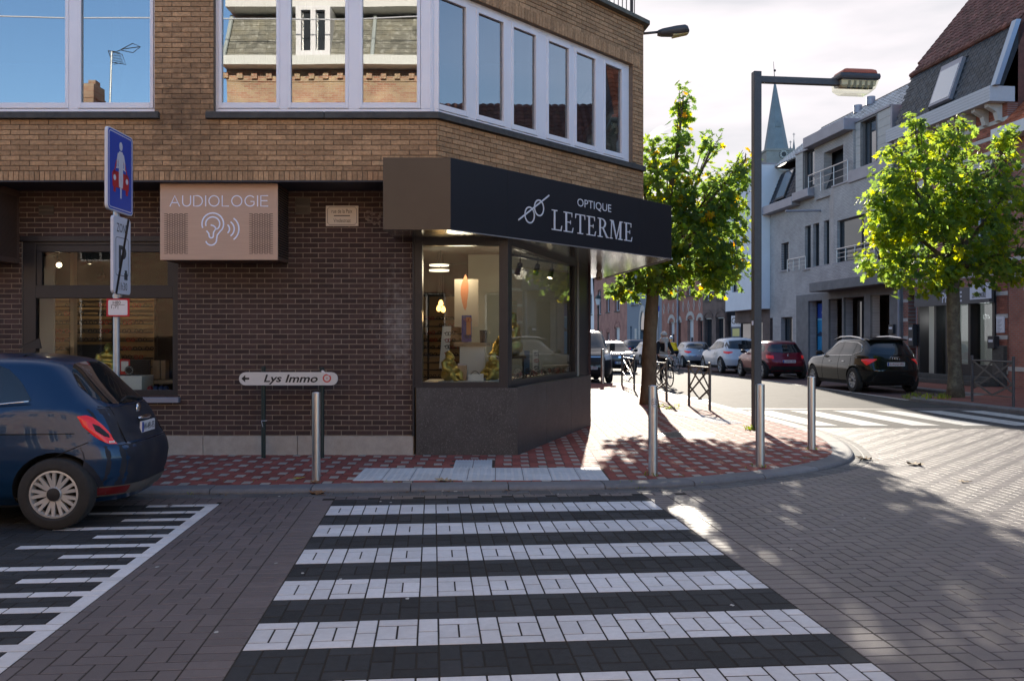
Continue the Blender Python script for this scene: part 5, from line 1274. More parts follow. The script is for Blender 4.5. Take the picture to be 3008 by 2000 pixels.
fallen(1305,1412,.056,.17,'paleleaf','large dry leaf on the white tactile strip',.35,1.2)
fallen(925,1418,.055,.11,'deadleaf','brown leaf at the foot of the first steel bollard',.3,.2)
fallen(875,1406,.055,.09,'yleaf','yellow leaf left of the first steel bollard',.25,2)
fallen(2540,1350,.0,.19,'paleleaf','curled pale leaf by the kerb tip',.6,.9)
fallen(2690,1365,.0,.2,'paleleaf','dry leaf farther out on the sunny junction',.45,2.4)
fallen(2832,1416,.0,.1,'paleleaf','small pale leaf out on the sunny junction',.4,1.4)
fallen(2370,1344,.055,.09,'deadleaf','small brown leaf beside the bollard near the kerb tip',.4,.5)
mb=MB()
for k in range(38):
    pass
def tuft(x,y,h,n,s):
    c=gp(x,y,h)
    for i in range(n):
        a=rnd.uniform(0,6.28); d=Vector((math.cos(a),math.sin(a),0)); l=s*rnd.uniform(.5,1.2); p=c+Vector((rnd.uniform(-s,s),rnd.uniform(-s,s)*.6,-.005)); w=Vector((-d.y,d.x,0))*l*.12
        q_=p+d*l*.5+Vector((0,0,l*.8)); r__=p+d*l*1.0+Vector((0,0,l*.7)); mb.add([p-w,p+w,q_+w*.7,q_-w*.7,r__],[(0,1,2,3),(3,2,4)],0,rnd.random())
for (x,y,n,s) in ((1905,1394,16,.05),(1925,1397,10,.04),(2222,1368,14,.05),(2240,1371,9,.04),(2372,1318,8,.04),(2396,1319,8,.04),(2206,1260,20,.09),(2216,1262,16,.08)): tuft(x,y,.055,n,s)
for (x,y,n,s) in ((985,1446,16,.05),(1250,1442,10,.04),(1290,1437,9,.03),(1838,1434,9,.04),(2050,1424,18,.05),(1875,1436,8,.04),(560,1452,8,.04),(2250,1402,7,.04),(2360,1385,8,.04),(2440,1365,8,.04)): tuft(x,y,.0,n,s)
for k in range(26):
    x=rnd.uniform(600,2400); y=1421+ (0 if x<1850 else -(x-1850)*.12)+rnd.uniform(-3,2); tuft(x,y-6,.052,4,.022)
for k in range(24): x=rnd.uniform(1950,2450); tuft(x,rnd.uniform(1260,1345),.055,3,.02)
for k in range(40): tuft(rnd.uniform(2660,2790),rnd.uniform(1160,1173),.11,5,.09)
for k in range(20): tuft(rnd.uniform(1930,2000),1196+rnd.uniform(-6,6),.055,5,.06)
tag(mb.build('weeds',M['grass'],tones=True),kind='stuff')
mb=MB()
for (x,y) in ((462,1664),(636,1856),(811,1653),(889,1682),(1148,1475),(1118,1472),(1197,1757),(1950,1850),(2150,1776),(2324,1612),(2450,1555),(2475,1511),(2540,1521),(820,1457),(1155,1463),(1640,1450),(2080,1510),(1780,1450),(1000,1700),(1440,1560)):
    c=gp(x,y,.004); 
    mb.add([c+Vector((.012*math.cos(w)*rnd.uniform(.6,1.3),.02*math.sin(w)*rnd.uniform(.6,1.3),0)) for w in np.linspace(0,6.28,9)[:-1]],[tuple(range(8))])
for (x,y) in ((1298,1441),(1333,1443),(1312,1437)): c=gp(x,y,.01); mb.tube(c,c+Vector((.035,.01,0)),.004,n=5)
mb2=MB()
for k in range(90):
    x=rnd.uniform(480,2430); y=1455-(x-480)*.012-(0 if x<1850 else (x-1850)*.10+max(0,x-2200)*.12)+rnd.uniform(-9,2); c=gp(x,max(y,1345),.008); s=rnd.uniform(.008,.03); a=rnd.uniform(0,6.28)
    mb2.add([c+Vector((s*math.cos(a+w)*(1 if i%2 else .5),s*math.sin(a+w)*(1 if i%2 else .5),rnd.uniform(0,.012))) for i,w in enumerate(np.linspace(0,6.28,8)[:-1])],[tuple(range(7))],0,rnd.random())
tag(mb2.build('leaf_scraps',mat('leaf scraps',(.14,.085,.045),.9,var=.5),tones=True),kind='stuff')
tag(mb.build('litter_specks',mat('chewing gum and stubs',(.45,.45,.42),.8)),kind='stuff')
# ================================================================ vehicles
def paint(name,col,metal=.25,rough=.32,**k): return mat(name,col,rough,metal=metal,coat=.6,**k)
M['tyre']=mat('tyre rubber',(.028,.027,.026),.8,noise=.2,nscale=20); M['alloy']=mat('alloy wheel',(.42,.42,.41),.38,metal=.25,noise=.1)
M['carglass']=mat('tinted car glass',(.012,.016,.018),.02,spec=.8); M['trim']=mat('black plastic trim',(.02,.02,.021),.55)
M['chrome']=mat('chrome',(.7,.7,.7),.15,metal=1); M['taillight']=mat('red tail lamp',(.45,.015,.02),.12,coat=.5,emit=(.6,.02,.02),estr=.12); M['headlamp']=mat('clear head lamp',(.55,.55,.53),.1,coat=.6)
M['plate']=mat('number plate',(.62,.62,.64),.45); M['platered']=mat('dark red print',(.25,.03,.04),.5); M['plateblue']=mat('plate blue',(.02,.07,.35),.4); M['well']=mat('wheel well',(.012,.012,.012),.9)
class Body:
    def __init__(s, rows, n=4.5, L=None):
        r=np.array(rows,float); z=np.linspace(r[0,0],r[-1,0],84); s.z=z
        T=[np.interp(z,r[:,0],r[:,i]) for i in (1,2,3)]
        ker=np.array([1,1.6,2,1.6,1])/7.2
        sm=[]
        for t in T:
            p=np.concatenate([[t[0]]*2,t,[t[-1]]*2]); sm.append(np.convolve(p,ker,'valid'))
        s.xr,s.xf,s.w=sm; s.n=n
    def row(s,z): return np.interp(z,s.z,s.xr),np.interp(z,s.z,s.xf),np.interp(z,s.z,s.w)
    def side(s,x,z):
        a,b,w=s.row(z); c=(a+b)/2; h=(b-a)/2; q=min(1,abs(x-c)/h); return w*(max(0,1-q**s.n))**(1/s.n)
    def rear(s,y,z):
        a,b,w=s.row(z); c=(a+b)/2; h=(b-a)/2; q=min(.999,abs(y)/w); return c-h*(1-q**s.n)**(1/s.n)
    def front(s,y,z):
        a,b,w=s.row(z); c=(a+b)/2; h=(b-a)/2; q=min(.999,abs(y)/w); return c+h*(1-q**s.n)**(1/s.n)
    def arc(s,d,z):
        a,b,w=s.row(z); c=(a+b)/2; h=(b-a)/2; e=2/s.n
        t=np.linspace(math.pi,math.pi/2-.6,160); ct,st=np.cos(t),np.sin(t)
        X=c+h*np.sign(ct)*np.abs(ct)**e; Y=w*np.abs(st)**e; L=np.concatenate([[0],np.cumsum(np.hypot(np.diff(X),np.diff(Y)))])
        x,y=float(np.interp(d,L,X)),float(np.interp(d,L,Y)); x2,y2=float(np.interp(d+.01,L,X)),float(np.interp(d+.01,L,Y)); l=math.hypot(x2-x,y2-y) or 1
        return x,y,-(y2-y)/l,(x2-x)/l
    def apatch(s,mb,a,b,lo,hi,off=.008,nu=12,nv=6,sgn=1):
        vs=[]
        for i in range(nu+1):
            u=a+(b-a)*i/nu; l=lo(u); h=hi(u)
            for j in range(nv+1):
                z=l+(h-l)*j/nv; x,y,nx,ny=s.arc(u,z); o=off*(1 if 0<i<nu and 0<j<nv else .2); vs.append((x+nx*o,sgn*(y+ny*o),z))
        fs=[(i*(nv+1)+j,(i+1)*(nv+1)+j,(i+1)*(nv+1)+j+1,i*(nv+1)+j+1) for i in range(nu) for j in range(nv)]
        if sgn>0: fs=[tuple(reversed(f)) for f in fs]
        return mb.add(vs,fs)
    def mesh(s,K=72):
        mb=MB(); vs=[]
        for a,b,w,z in zip(s.xr,s.xf,s.w,s.z):
            c=(a+b)/2; h=(b-a)/2
            for k in range(K):
                t=2*math.pi*k/K; ct,st=math.cos(t),math.sin(t); e=2/s.n
                vs.append((c+h*math.copysign(abs(ct)**e,ct), w*math.copysign(abs(st)**e,st), z))
        N=len(s.z); fs=[(i*K+k,i*K+(k+1)%K,(i+1)*K+(k+1)%K,(i+1)*K+k) for i in range(N-1) for k in range(K)]
        fs+=[tuple(range(K-1,-1,-1)),tuple(range((N-1)*K,N*K))]
        return mb.add(vs,fs)
    # surface patches: lo/hi are functions of the running coordinate
    def patch(s,mb,which,a,b,lo,hi,off=.004,nu=12,nv=7,sgn=1,m=0,skin=False):
        vs=[]
        for i in range(nu+1):
            u=a+(b-a)*i/nu; l=lo(u) if callable(lo) else lo; h=hi(u) if callable(hi) else hi
            for j in range(nv+1):
                z=l+(h-l)*j/nv
                if which=='side': vs.append((u,sgn*(s.side(u,z)+off),z))
                elif which=='rear': vs.append((s.rear(u,z)-off,u,z))
                else: vs.append((s.front(u,z)+off,u,z))
        fs=[(i*(nv+1)+j,(i+1)*(nv+1)+j,(i+1)*(nv+1)+j+1,i*(nv+1)+j+1) for i in range(nu) for j in range(nv)]
        if (which=='side' and sgn>0) or which=='rear': fs=[tuple(reversed(f)) for f in fs]
        return mb.add(vs,fs,m)
def lerp(pts):
    xs=[p[0] for p in pts]; ys=[p[1] for p in pts]; return lambda x: float(np.interp(x,xs,ys))
_wheels={}
def wheel_mesh(key,r,w,rim,spokes,style):
    if key in _wheels: return _wheels[key]
    t=MB(); t.lathe((0,0,0),[(rim,-w*.42),(rim+.02,-w*.5),(r-.03,-w*.5),(r-.008,-w*.42),(r,-w*.3),(r,w*.3),(r-.008,w*.42),(r-.03,w*.5),(rim+.02,w*.5),(rim,w*.42)],axis='Y',n=40,cap=False)
    a=MB()
    a.lathe((0,0,0),[(rim+.004,-w*.43),(rim-.012,-w*.45),(rim-.022,-w*.30),(rim-.02,w*.4)],axis='Y',n=40,cap=False)
    for k in range(spokes):
        A=2*math.pi*k/spokes
        for d in ((-.10,.10) if style=='double' else (0,)):
            ca,sa=math.cos(A+d*.5),math.sin(A+d*.5); cb,sb=math.cos(A+d*1.6),math.sin(A+d*1.6); h=.016 if style=='double' else .022*5/spokes+.012
            p0=Vector((ca*.05,-w*.36,sa*.05)); p1=Vector((cb*(rim-.012),-w*.42,sb*(rim-.012))); tt=Vector((-sa,0,ca))*h; bb=Vector((0,.03,0))
            a.hexa([p0-tt,p0+tt,p0+tt+bb,p0-tt+bb,p1-tt*.8,p1+tt*.8,p1+tt*.8+bb,p1-tt*.8+bb])
    a.lathe((0,0,0),[(.0,-w*.47),(.045,-w*.465),(.058,-w*.40),(.062,-w*.2)],axis='Y',n=24,cap=False)
    d=MB(); d.lathe((0,0,0),[(0,-w*.1),(rim,-w*.1)],axis='Y',n=30,cap=False)
    c=MB(); c.lathe((0,0,0),[(.0,-w*.475),(.050,-w*.472),(.054,-w*.46)],axis='Y',n=20)
    _wheels[key]=(t,a,d,c); return _wheels[key]
def car(name,label,cat,loc,rz,rows,color,L,wb,ro,wr,n=4.5,rimf=.66,spokes=5,style='single',group=None,side_glass=(),rear_glass=None,front_glass=None,tail=(),tailr=(),plate=None,
        roof=None,mirror=None,handles=(),doors=(),lower=None,head=(),bumper=None,rails=False,emblem=None,arch_trim=False,grille=None,wt=.2,cutw=.05,outline=None,spoiler=None,trimline=None,well_depth=.38):
    t=thing(name,label,cat,loc,group,rz=rz)
    B=Body(rows,n); W=max(B.w)
    o=B.mesh().build('body',[color,M['well']],t,smooth=True)
    xs=(ro,ro+wb)
    cut=MB()
    for x in xs:
        for s in (-1,1):
            prof=[(0,0),(wr+cutw,0),(wr+cutw,well_depth),(0,well_depth)]
            cut.lathe((x,-W-.1 if s<0 else W+.1-well_depth-.0,wr),[(1e-6,0),(wr+cutw,0),(wr+cutw,well_depth),(1e-6,well_depth)],axis='Y',n=32,m=0)
    c=cut.build('cut',[M['well']],None); c.rotation_euler=(0,0,0); c.location=(0,0,0)
    # boolean in local space
    o2=o; par=o.parent; o.parent=None
    md=o.modifiers.new('b','BOOLEAN'); md.operation='DIFFERENCE'; md.object=c; md.solver='EXACT'; md.material_mode='TRANSFER'
    evaluate(o); o.parent=par; me=c.data; bpy.data.objects.remove(c); bpy.data.meshes.remove(me)
    try: o.data.set_sharp_from_angle(angle=math.radians(40))
    except Exception: pass
    key=(wr,wt,rimf,spokes,style); tw=wheel_mesh(key,wr,wt,wr*rimf,spokes,style)
    if 'M' not in _wheels: _wheels['M']={}
    for x in xs:
        for s in (-1,1):
            yy=s*(W-.012-wt/2)
            if key not in _wheels['M']:
                ob=tw[0].build('wheel',M['tyre'],t,smooth='auto'); r_=tw[1].build('rim',M['alloy'],ob,smooth='auto'); d_=tw[2].build('brake_disc',M['well'],ob); h_=tw[3].build('hub_cap',M['trim'],ob,smooth='auto'); _wheels['M'][key]=(ob.data,r_.data,d_.data,h_.data)
            else:
                D=_wheels['M'][key]; ob=bpy.data.objects.new('wheel',D[0]); COL.objects.link(ob); ob.parent=t
                for nm,dd in zip(('rim','brake_disc','hub_cap'),D[1:]): q=bpy.data.objects.new(nm,dd); COL.objects.link(q); q.parent=ob
            ob.location=(x,yy,wr); ob.rotation_euler=(0,rnd.uniform(0,6),0 if s<0 else math.pi)
    if arch_trim or arch_trim is None:
        mb=MB()
        for x in xs:
            for s in (-1,1):
                P=[]
                for k in range(15):
                    a=math.radians(-8+196*k/14); px,pz=x+(wr+cutw+.025)*math.cos(a),wr+(wr+cutw+.025)*math.sin(a)
                    if pz>B.z[0]+.02: P.append((px,s*(B.side(px,pz)+.004),pz))
                mb.path(P,.03,6)
        mb.build('arch_trim',M['trim'],t,smooth=True,kind=None)
    for k,(a,b,lo,hi) in enumerate(side_glass):
        for s in (1,-1):
            mb=MB(); B.patch(mb,'side',a,b,lerp(lo),lerp(hi),.005,14,7,s); mb.build('side_window',M['carglass'],t,smooth=True)
    if side_glass and outline:
        for s in (1,-1):
            mb=MB(); A=min(g[0] for g in side_glass); Z=max(g[1] for g in side_glass); LO=sorted(p for g in side_glass for p in g[2]); HI=sorted(p for g in side_glass for p in g[3])
            pts=[(x,lerp(HI)(x)+.015) for x in np.linspace(A,Z,22)]+[(x,lerp(LO)(x)-.012) for x in np.linspace(Z,A,18)]; pts.append(pts[0])
            mb.path([(x,s*(B.side(x,z)+.008),z) for x,z in pts],.011,5); mb.build('window_trim',M[outline],t,smooth=True)
    if rear_glass:
        a,b,lo,hi=rear_glass; mb=MB(); B.patch(mb,'rear',a,b,lerp(lo),lerp(hi),.006,16,9); mb.build('rear_window',M['carglass'],t,smooth=True)
    if front_glass:
        a,b,lo,hi=front_glass; mb=MB(); B.patch(mb,'front',a,b,lerp(lo),lerp(hi),.006,16,9); mb.build('windscreen',M['carglass'],t,smooth=True)
    for (a,b,lo,hi) in tail:
        for s in (1,-1):
            mb=MB(); B.apatch(mb,a,b,lerp(lo),lerp(hi),.012,12,6,s); mb.build('tail_light',M['taillight'],t,smooth=True)
    for (a,b,lo,hi) in tailr:
        for s in (1,-1):
            mb=MB(); B.patch(mb,'side',a,b,lerp(lo),lerp(hi),.009,8,6,s); mb.build('tail_light',M['taillight'],t,smooth=True)
    for (a,b,lo,hi) in head:
        for s in (1,-1):
            mb=MB(); B.patch(mb,'front',a if s>0 else -b,b if s>0 else -a,(lerp(lo) if s>0 else (lambda u,l=lo:lerp(l)(-u))),(lerp(hi) if s>0 else (lambda u,l=hi:lerp(l)(-u))),.01,8,6); mb.build('headlight',M['headlamp'],t,smooth=True)
    if grille:
        for (a,b,lo,hi,mm) in grille:
            mb=MB(); B.patch(mb,'front',a,b,lo,hi,.012,14,4); mb.build('grille',M[mm],t,smooth=True)
    if lower:
        # dark lower cladding band all round
        z0,z1=lower; mb=MB()
        for s in (1,-1):
            segs=[(.12,ro-wr-cutw-.04),(ro+wr+cutw+.04,ro+wb-wr-cutw-.04),(ro+wb+wr+cutw+.04,L-.15)]
            for a,b in segs:
                if b>a: B.patch(mb,'side',a,b,z0,z1,.006,12,3,s)
        B.patch(mb,'rear',-W*.93,W*.93,z0,z1+ (bumper or 0),.007,18,4); B.patch(mb,'front',-W*.93,W*.93,z0,z1+.05,.007,18,4)
        mb.build('bumper_trim',M['trim'],t,smooth=True)
    if plate:
        txt,zc,front,w_,h_,m_=plate; xx=(B.front(0,zc)+.022) if front else (B.rear(0,zc)-.022)
        fr=Fr((xx,0),(0,1) if front else (0,-1)); mb=MB(); mb.fbox(fr,-w_/2,w_/2,-.02,0,zc-h_/2,zc+h_/2); pl=mb.build('number_plate',M['plate'],t,bevel=.003)
        mb=MB(); fn=lambda a,b,o_: fr.p(a,o_,b); mb.text(fn,-w_*.36,w_*.44,zc-h_*.3,zc+h_*.3,txt,0,.0015,bold=.01); mb.build('plate_text',M[m_],pl)
        mb=MB(); mb.fbox(fr,-w_/2+.006,-w_/2+.05,-.001,.0012,zc-h_/2+.006,zc+h_/2-.006); mb.build('plate_band',M['plateblue'],pl)
    if mirror:
        mx,mz,my=mirror; mb=MB()
        for s in (1,-1): mb.ball((mx,s*(my+.10),mz),.07,.11,.075); mb.tube((mx,s*(my-.05),mz-.03),(mx,s*(my+.08),mz-.01),.025)
        mb.build('wing_mirror',M['trim'] if name!='hatchback_small' else M['trim'],t,smooth=True)
    if handles:
        mb=MB()
        for hx,hz in handles:
            for s in (1,-1): y=s*(B.side(hx,hz)+.015); mb.ball((hx,y,hz),.09,.014,.016)
        mb.build('door_handles',M['chrome'],t,smooth=True)
    if doors:
        mb=MB()
        for (x0,z0,x1,z1) in doors:
            for s in (1,-1):
                P=[]
                for k in range(11):
                    q=k/10; x=x0+(x1-x0)*q; z=z0+(z1-z0)*q; P.append((x,s*(B.side(x,z)+.0005),z))
                mb.path(P,.004,4)
        mb.build('door_gap',M['well'],t,kind='stuff')
    if roof:
        z0,x0,x1,w0=roof; mb=MB(); zt=B.z[-1]
        P=[]
        mb.lathe(((B.xr[-1]+B.xf[-1])/2,0,zt+.002),[(.001,.0),(.01,.0)],n=6)
        mb.build('roof_mark',M['trim'],t)
    if rails:
        for s in (1,-1):
            P=[(x,s*y,z) for x,y,z in rails]; mb=MB(); mb.path(P,[.008]+[.022]*(len(P)-2)+[.008],8); mb.build('roof_rail',mat('bright roof rail',(.75,.75,.75),.25,metal=.9),t,smooth=True)
    if emblem:
        ez,kind_=emblem; xx=B.rear(0,ez)-.008; mb=MB()
        if kind_=='rings':
            for k in range(4): mb.torus((xx,.10-.068*k,ez),.045,.007,axis='X',n=20,k=5)
        elif kind_=='chevrons':
            for dz in (0,.045):
                mb.path([(xx,-.05,ez-.02+dz),(xx,0,ez+.03+dz),(xx,.05,ez-.02+dz)],.012,5)
        else: mb.lathe((xx-.01,0,ez),[(0,-.004),(.05,.0),(.055,.012)],axis='X',n=20)
        mb.build('emblem',M['chrome'],t,smooth=True)
    if spoiler:
        x0,x1,w0,z=spoiler; mb=MB(); mb.hexa([(x0,-w0,z-.05),(x1,-w0,z-.01),(x1,w0,z-.01),(x0,w0,z-.05),(x0,-w0*.98,z-.015),(x1,-w0,z+.03),(x1,w0,z+.03),(x0,w0*.98,z-.015)]); mb.build('roof_spoiler',color,t,bevel=.012)
    return t,B
# ---- dark blue small hatchback, parked on the left in front of the shop
blue=paint('dark blue metallic paint',(.006,.032,.085),metal=.35,rough=.28)
dirty=mat('dusty dark blue paint',(.016,.02,.032),.55,metal=.1,noise=.25,nscale=6,stain=.5,stscale=5,staincol=(.045,.043,.04))
f_rows=[(.19,.14,3.40,.68),(.26,.07,3.48,.76),(.40,.02,3.55,.805),(.55,.0,3.57,.815),(.66,.03,3.56,.815),(.71,.085,3.53,.812),(.80,.115,3.46,.805),(.90,.165,3.25,.79),(.97,.215,2.86,.77),(1.02,.255,2.66,.745),(1.10,.33,2.52,.715),(1.22,.43,2.33,.665),(1.34,.535,2.12,.60),(1.41,.61,1.95,.555),(1.455,.74,1.80,.49),(1.482,.95,1.62,.38),(1.49,1.15,1.45,.2)]
f_rows=[(z*(1 if z<.9 else 1-.04*min(1,(z-.9)/.3)),a,b,w) for z,a,b,w in f_rows]
fl=(-3.20,8.16,.0)
faz=math.atan2(-.10,-1.0)     # heading of the car: towards -X, a little nearer
ft,fB_=car('small_hatchback','dark blue small hatchback with glowing red tail lamp parked in the comb edged bay','car',(fl[0],fl[1],0),math.pi+math.atan(.075),f_rows,blue,3.57,2.30,.585,.292,n=4.0,rimf=.655,spokes=9,style='double',
    side_glass=[(.80,1.42,[(.80,1.05),(1.42,.99)],[(.80,1.06),(.90,1.20),(1.02,1.30),(1.2,1.365),(1.42,1.39)]),(1.46,2.45,[(1.46,.985),(2.45,.96)],[(1.46,1.39),(1.8,1.36),(2.1,1.23),(2.45,.98)])],
    rear_glass=(-.50,.50,[(-.5,1.06),(-.42,1.0),(0,.985),(.42,1.0),(.5,1.06)],[(-.5,1.16),(-.42,1.30),(-.30,1.345),(0,1.355),(.30,1.345),(.42,1.30),(.5,1.16)]),
    front_glass=(-.6,.6,[(-.6,1.06),(0,1.02),(.6,1.06)],[(-.6,1.15),(-.45,1.38),(0,1.41),(.45,1.38),(.6,1.15)]),
    tail=[(.59,.785,[(.59,.675),(.66,.68),(.73,.745),(.785,.83)],[(.59,.75),(.63,.84),(.67,.90),(.71,.922),(.785,.915)])],
    plate=('W-491-FS',.775,False,.36,.10,'ink'),handles=[(1.62,.86)],doors=[(1.50,.30,1.50,.98),(2.55,.32,2.55,.95)],emblem=(.925,'disc'),spoiler=None,cutw=.045,wt=.19,well_depth=.34)
mb=MB(); 
fB_.patch(mb,'rear',-.62,.62,.685,.97,.0035,16,8); mb.build('tailgate',dirty,ft,smooth=True)
mb=MB(); fB_.patch(mb,'rear',-.72,.72,.30,.665,.0035,18,8); mb.build('rear_bumper',dirty,ft,smooth=True)
mb=MB(); fB_.patch(mb,'rear',-.74,.74,.235,.325,.012,20,3); mb.build('bumper_strip',mat('grey plastic strip',(.11,.10,.09),.5),ft,smooth=True)
for s in (1,-1):
    mb=MB(); fB_.patch(mb,'rear',s*.46,s*.68,.25,.315,.018,6,2); mb.build('reflector',mat('dark red reflector',(.12,.01,.012),.3),ft,smooth=True)
for s in (1,-1):
    mb=MB(); fB_.apatch(mb,.60,.72,lerp([(.62,.72),(.66,.725),(.72,.79)]),lerp([(.62,.775),(.66,.85),(.72,.878)]),.016,6,4,s); mb.build('lamp_inset',dirty,ft,smooth=True)
    mb=MB(); fB_.apatch(mb,.592,.65,lerp([(.555,.678),(.635,.684)]),lerp([(.555,.705),(.635,.712)]),.017,4,2,s); mb.build('reversing_light',M['headlamp'],ft,smooth=True)
mb=MB()
def apath(pts,r=.0045):
    for s in (1,-1):
        P=[]
        for d,z in pts: x,y,nx,ny=fB_.arc(d,z); P.append((x+nx*.001,s*(y+ny*.001),z))
        mb.path(P,r,5)
apath([(0.0,.672),(.2,.672),(.4,.668),(.55,.662)]); apath([(.80,.70),(.92,.665),(1.02,.63),(1.10,.59)]); apath([(.50,.675),(.49,.80),(.47,.92),(.455,.975)]); apath([(.0,.968),(.25,.97),(.455,.975),(.56,.985)])
mb.build('panel_gap',M['well'],ft,smooth=True,kind='stuff')
mb=MB(); xx=fB_.rear(0,.85)-.02; mb.ball((xx,0,.855),.03,.17,.022); mb.build('handle_bar',M['chrome'],ft,smooth=True)
mb=MB(); mb.path([(fB_.rear(y,1.0+.04*(1-abs(y)/.3))-.018,y,1.0+.035*(1-abs(y)/.3)) for y in np.linspace(-.3,.22,9)],.012,6); mb.build('wiper',M['trim'],ft,smooth=True)
mb=MB(); 
for s in (1,-1): mb.path([(x,s*(fB_.side(x,.985-.0)+.006),lerp([(.80,1.045),(1.42,.985),(2.5,.955)])(x)) for x in np.linspace(.80,2.5,18)],.008,6)
mb.build('window_strip',M['chrome'],ft,smooth=True)
mb=MB()
for s in (1,-1): mb.path([(x,s*(fB_.side(x,.80)+.002),.775+.012*(x-.4)) for x in np.linspace(.35,2.9,20)],.005,5)
mb.build('crease_line',M['well'],ft,smooth=True)
mb=MB(); mb.hexa([(1.02,-.012,1.47),(1.22,-.012,1.475),(1.22,.012,1.475),(1.02,.012,1.47),(1.035,-.004,1.56),(1.06,-.008,1.555),(1.06,.008,1.555),(1.035,.004,1.56)]); mb.build('roof_antenna',M['trim'],ft)
mb=MB()
for i in range(9):
    for j in range(7): pass
rp_=[(x,y) for x,y in ((.63,.46),(.80,.50),(1.3,.50),(1.75,.48),(1.75,-.48),(1.3,-.50),(.80,-.50),(.63,-.46))]
mb.add([( .80+.95*i/10,(-.40+.8*j/8),0) for i in range(11) for j in range(9)],[(i*9+j,(i+1)*9+j,(i+1)*9+j+1,i*9+j+1) for i in range(10) for j in range(8)])
def topz(x,y):
    zz=None
    for a,b,w,z in zip(fB_.xr[::-1],fB_.xf[::-1],fB_.w[::-1],fB_.z[::-1]):
        c=(a+b)/2; h=(b-a)/2
        if abs((x-c)/h)**fB_.n+abs(y/w)**fB_.n<=1: return z
    return 1.0
mb.v=[(x,y,topz(x,y)+.004) for x,y,z in mb.v]; rfp=mb.build('roof_panel',M['carglass'],ft,smooth=True)

# ---- generic shapes
def suv_rows(L,W,H,gc=.22,tailx=.55,hood=1.02,hoodlen=1.0,ws=.75,belt=1.05):
    w=W/2
    return [(gc,.22,L-.20,w*.86),(gc+.10,.08,L-.07,w*.95),(.50,.02,L-.0,w*.985),(.66,.0,L,w),(.80,.06,L-.03,w*.995),(hood-.12,.10,L-.12,w*.97),(hood-.02,.15,L-.35,w*.945),(hood+.03,.18,L-hoodlen-.05,w*.925),(belt+.06,.22,L-hoodlen-.18,w*.90),
            (H*.80,.36,L-hoodlen-ws*.62,w*.80),(H*.90,tailx*.86,L-hoodlen-ws*.92,w*.73),(H*.955,tailx,L-hoodlen-ws*1.15,w*.68),(H*.985,tailx*1.25,L-hoodlen-ws*1.55,w*.58),(H,tailx*1.9,L-hoodlen-ws*2.1,w*.3)]
def place(px_x,px_y,wb_ro,W,heading,wr):
    """world position of the rear centre from the contact point of the left rear wheel"""
    p=gp(px_x,px_y,0.); h=Vector((heading[0],heading[1],0)).normalized(); l=Vector((-h.y,h.x,0))
    c=p-l*(W/2-.1)-h*wb_ro; return (c.x,c.y,0), math.atan2(h.y,h.x)
HD=(-.075,1)
loc,rz=place(2512,1152,.82,1.90,(-.085,1),.36)
black=paint('black metallic paint',(.012,.014,.013),metal=.3,rough=.12)
car('estate_suv','black sport utility car with bright roof rails parked nearest on the right','car',loc,rz,suv_rows(4.63,1.90,1.62,tailx=.62,hood=1.03,hoodlen=1.15,ws=.8,belt=1.06),black,4.63,2.81,.86,.365,rimf=.62,spokes=10,n=4.6,group='cars parked along the right side of the main street',
  side_glass=[(.62,.95,[(.62,1.20),(.95,1.10)],[(.62,1.22),(.72,1.36),(.95,1.44)]),(1.0,1.75,[(1.0,1.10),(1.75,1.08)],[(1.0,1.445),(1.75,1.47)]),(1.82,2.85,[(1.82,1.08),(2.85,1.06)],[(1.82,1.47),(2.2,1.43),(2.85,1.10)])],
  rear_glass=(-.72,.72,[(-.72,1.14),(0,1.09),(.72,1.14)],[(-.72,1.24),(-.6,1.44),(0,1.485),(.6,1.44),(.72,1.24)]),
  tail=[(.52,1.0,[(.52,.97),(.72,.86),(.85,.80),(1.0,.93)],[(.52,.99),(.85,.985),(1.0,.97)])],plate=('2-AGQ-682',.84,False,.52,.11,'platered'),mirror=(3.0,1.14,.88),handles=[(1.45,.90),(2.35,.89)],doors=[(1.78,.35,1.78,1.05),(.98,.62,1.05,1.05),(2.92,.36,2.86,1.03)],
  lower=(.24,.34),rails=[(.75,.63,1.53),(1.0,.62,1.60),(1.6,.61,1.645),(2.3,.60,1.63),(2.75,.60,1.545)],emblem=(1.0,'rings'),arch_trim=False,outline='chrome',spoiler=(.50,.80,.58,1.565))
for a_,b_,c_ in ((.60,2.92,1),):
    pass
red=paint('dark red paint',(.16,.008,.022),metal=.2,rough=.28)
loc,rz=place(2243,1113,.66,1.75,(-.085,1),.32)
car('hatchback','dark red hatchback with black cladding parked behind the black lamp post','car',loc,rz,suv_rows(3.99,1.75,1.50,tailx=.55,hood=.98,hoodlen=.95,ws=.72,belt=1.0),red,3.99,2.54,.68,.325,rimf=.64,spokes=6,n=4.2,group='cars parked along the right side of the main street',
  side_glass=[(.72,1.55,[(.72,1.08),(1.55,1.03)],[(.72,1.16),(.9,1.31),(1.55,1.37)]),(1.62,2.45,[(1.62,1.03),(2.45,1.0)],[(1.62,1.37),(2.0,1.33),(2.45,1.04)])],
  rear_glass=(-.66,.66,[(-.66,1.06),(0,1.02),(.66,1.06)],[(-.66,1.16),(-.55,1.35),(0,1.38),(.55,1.35),(.66,1.16)]),
  tail=[(.56,.92,[(.56,.80),(.92,.82)],[(.56,.93),(.92,.95)])],plate=('1-HNH-944',.70,False,.52,.11,'platered'),mirror=(2.6,1.06,.82),handles=[(1.3,.88)],doors=[(1.58,.35,1.58,1.0)],lower=(.23,.40),bumper=.12,emblem=(.90,'chevrons'),arch_trim=True)
white=paint('white paint',(.62,.62,.63),metal=0,rough=.25)
loc,rz=place(2120,1097,.78,1.85,(-.075,1),.37)
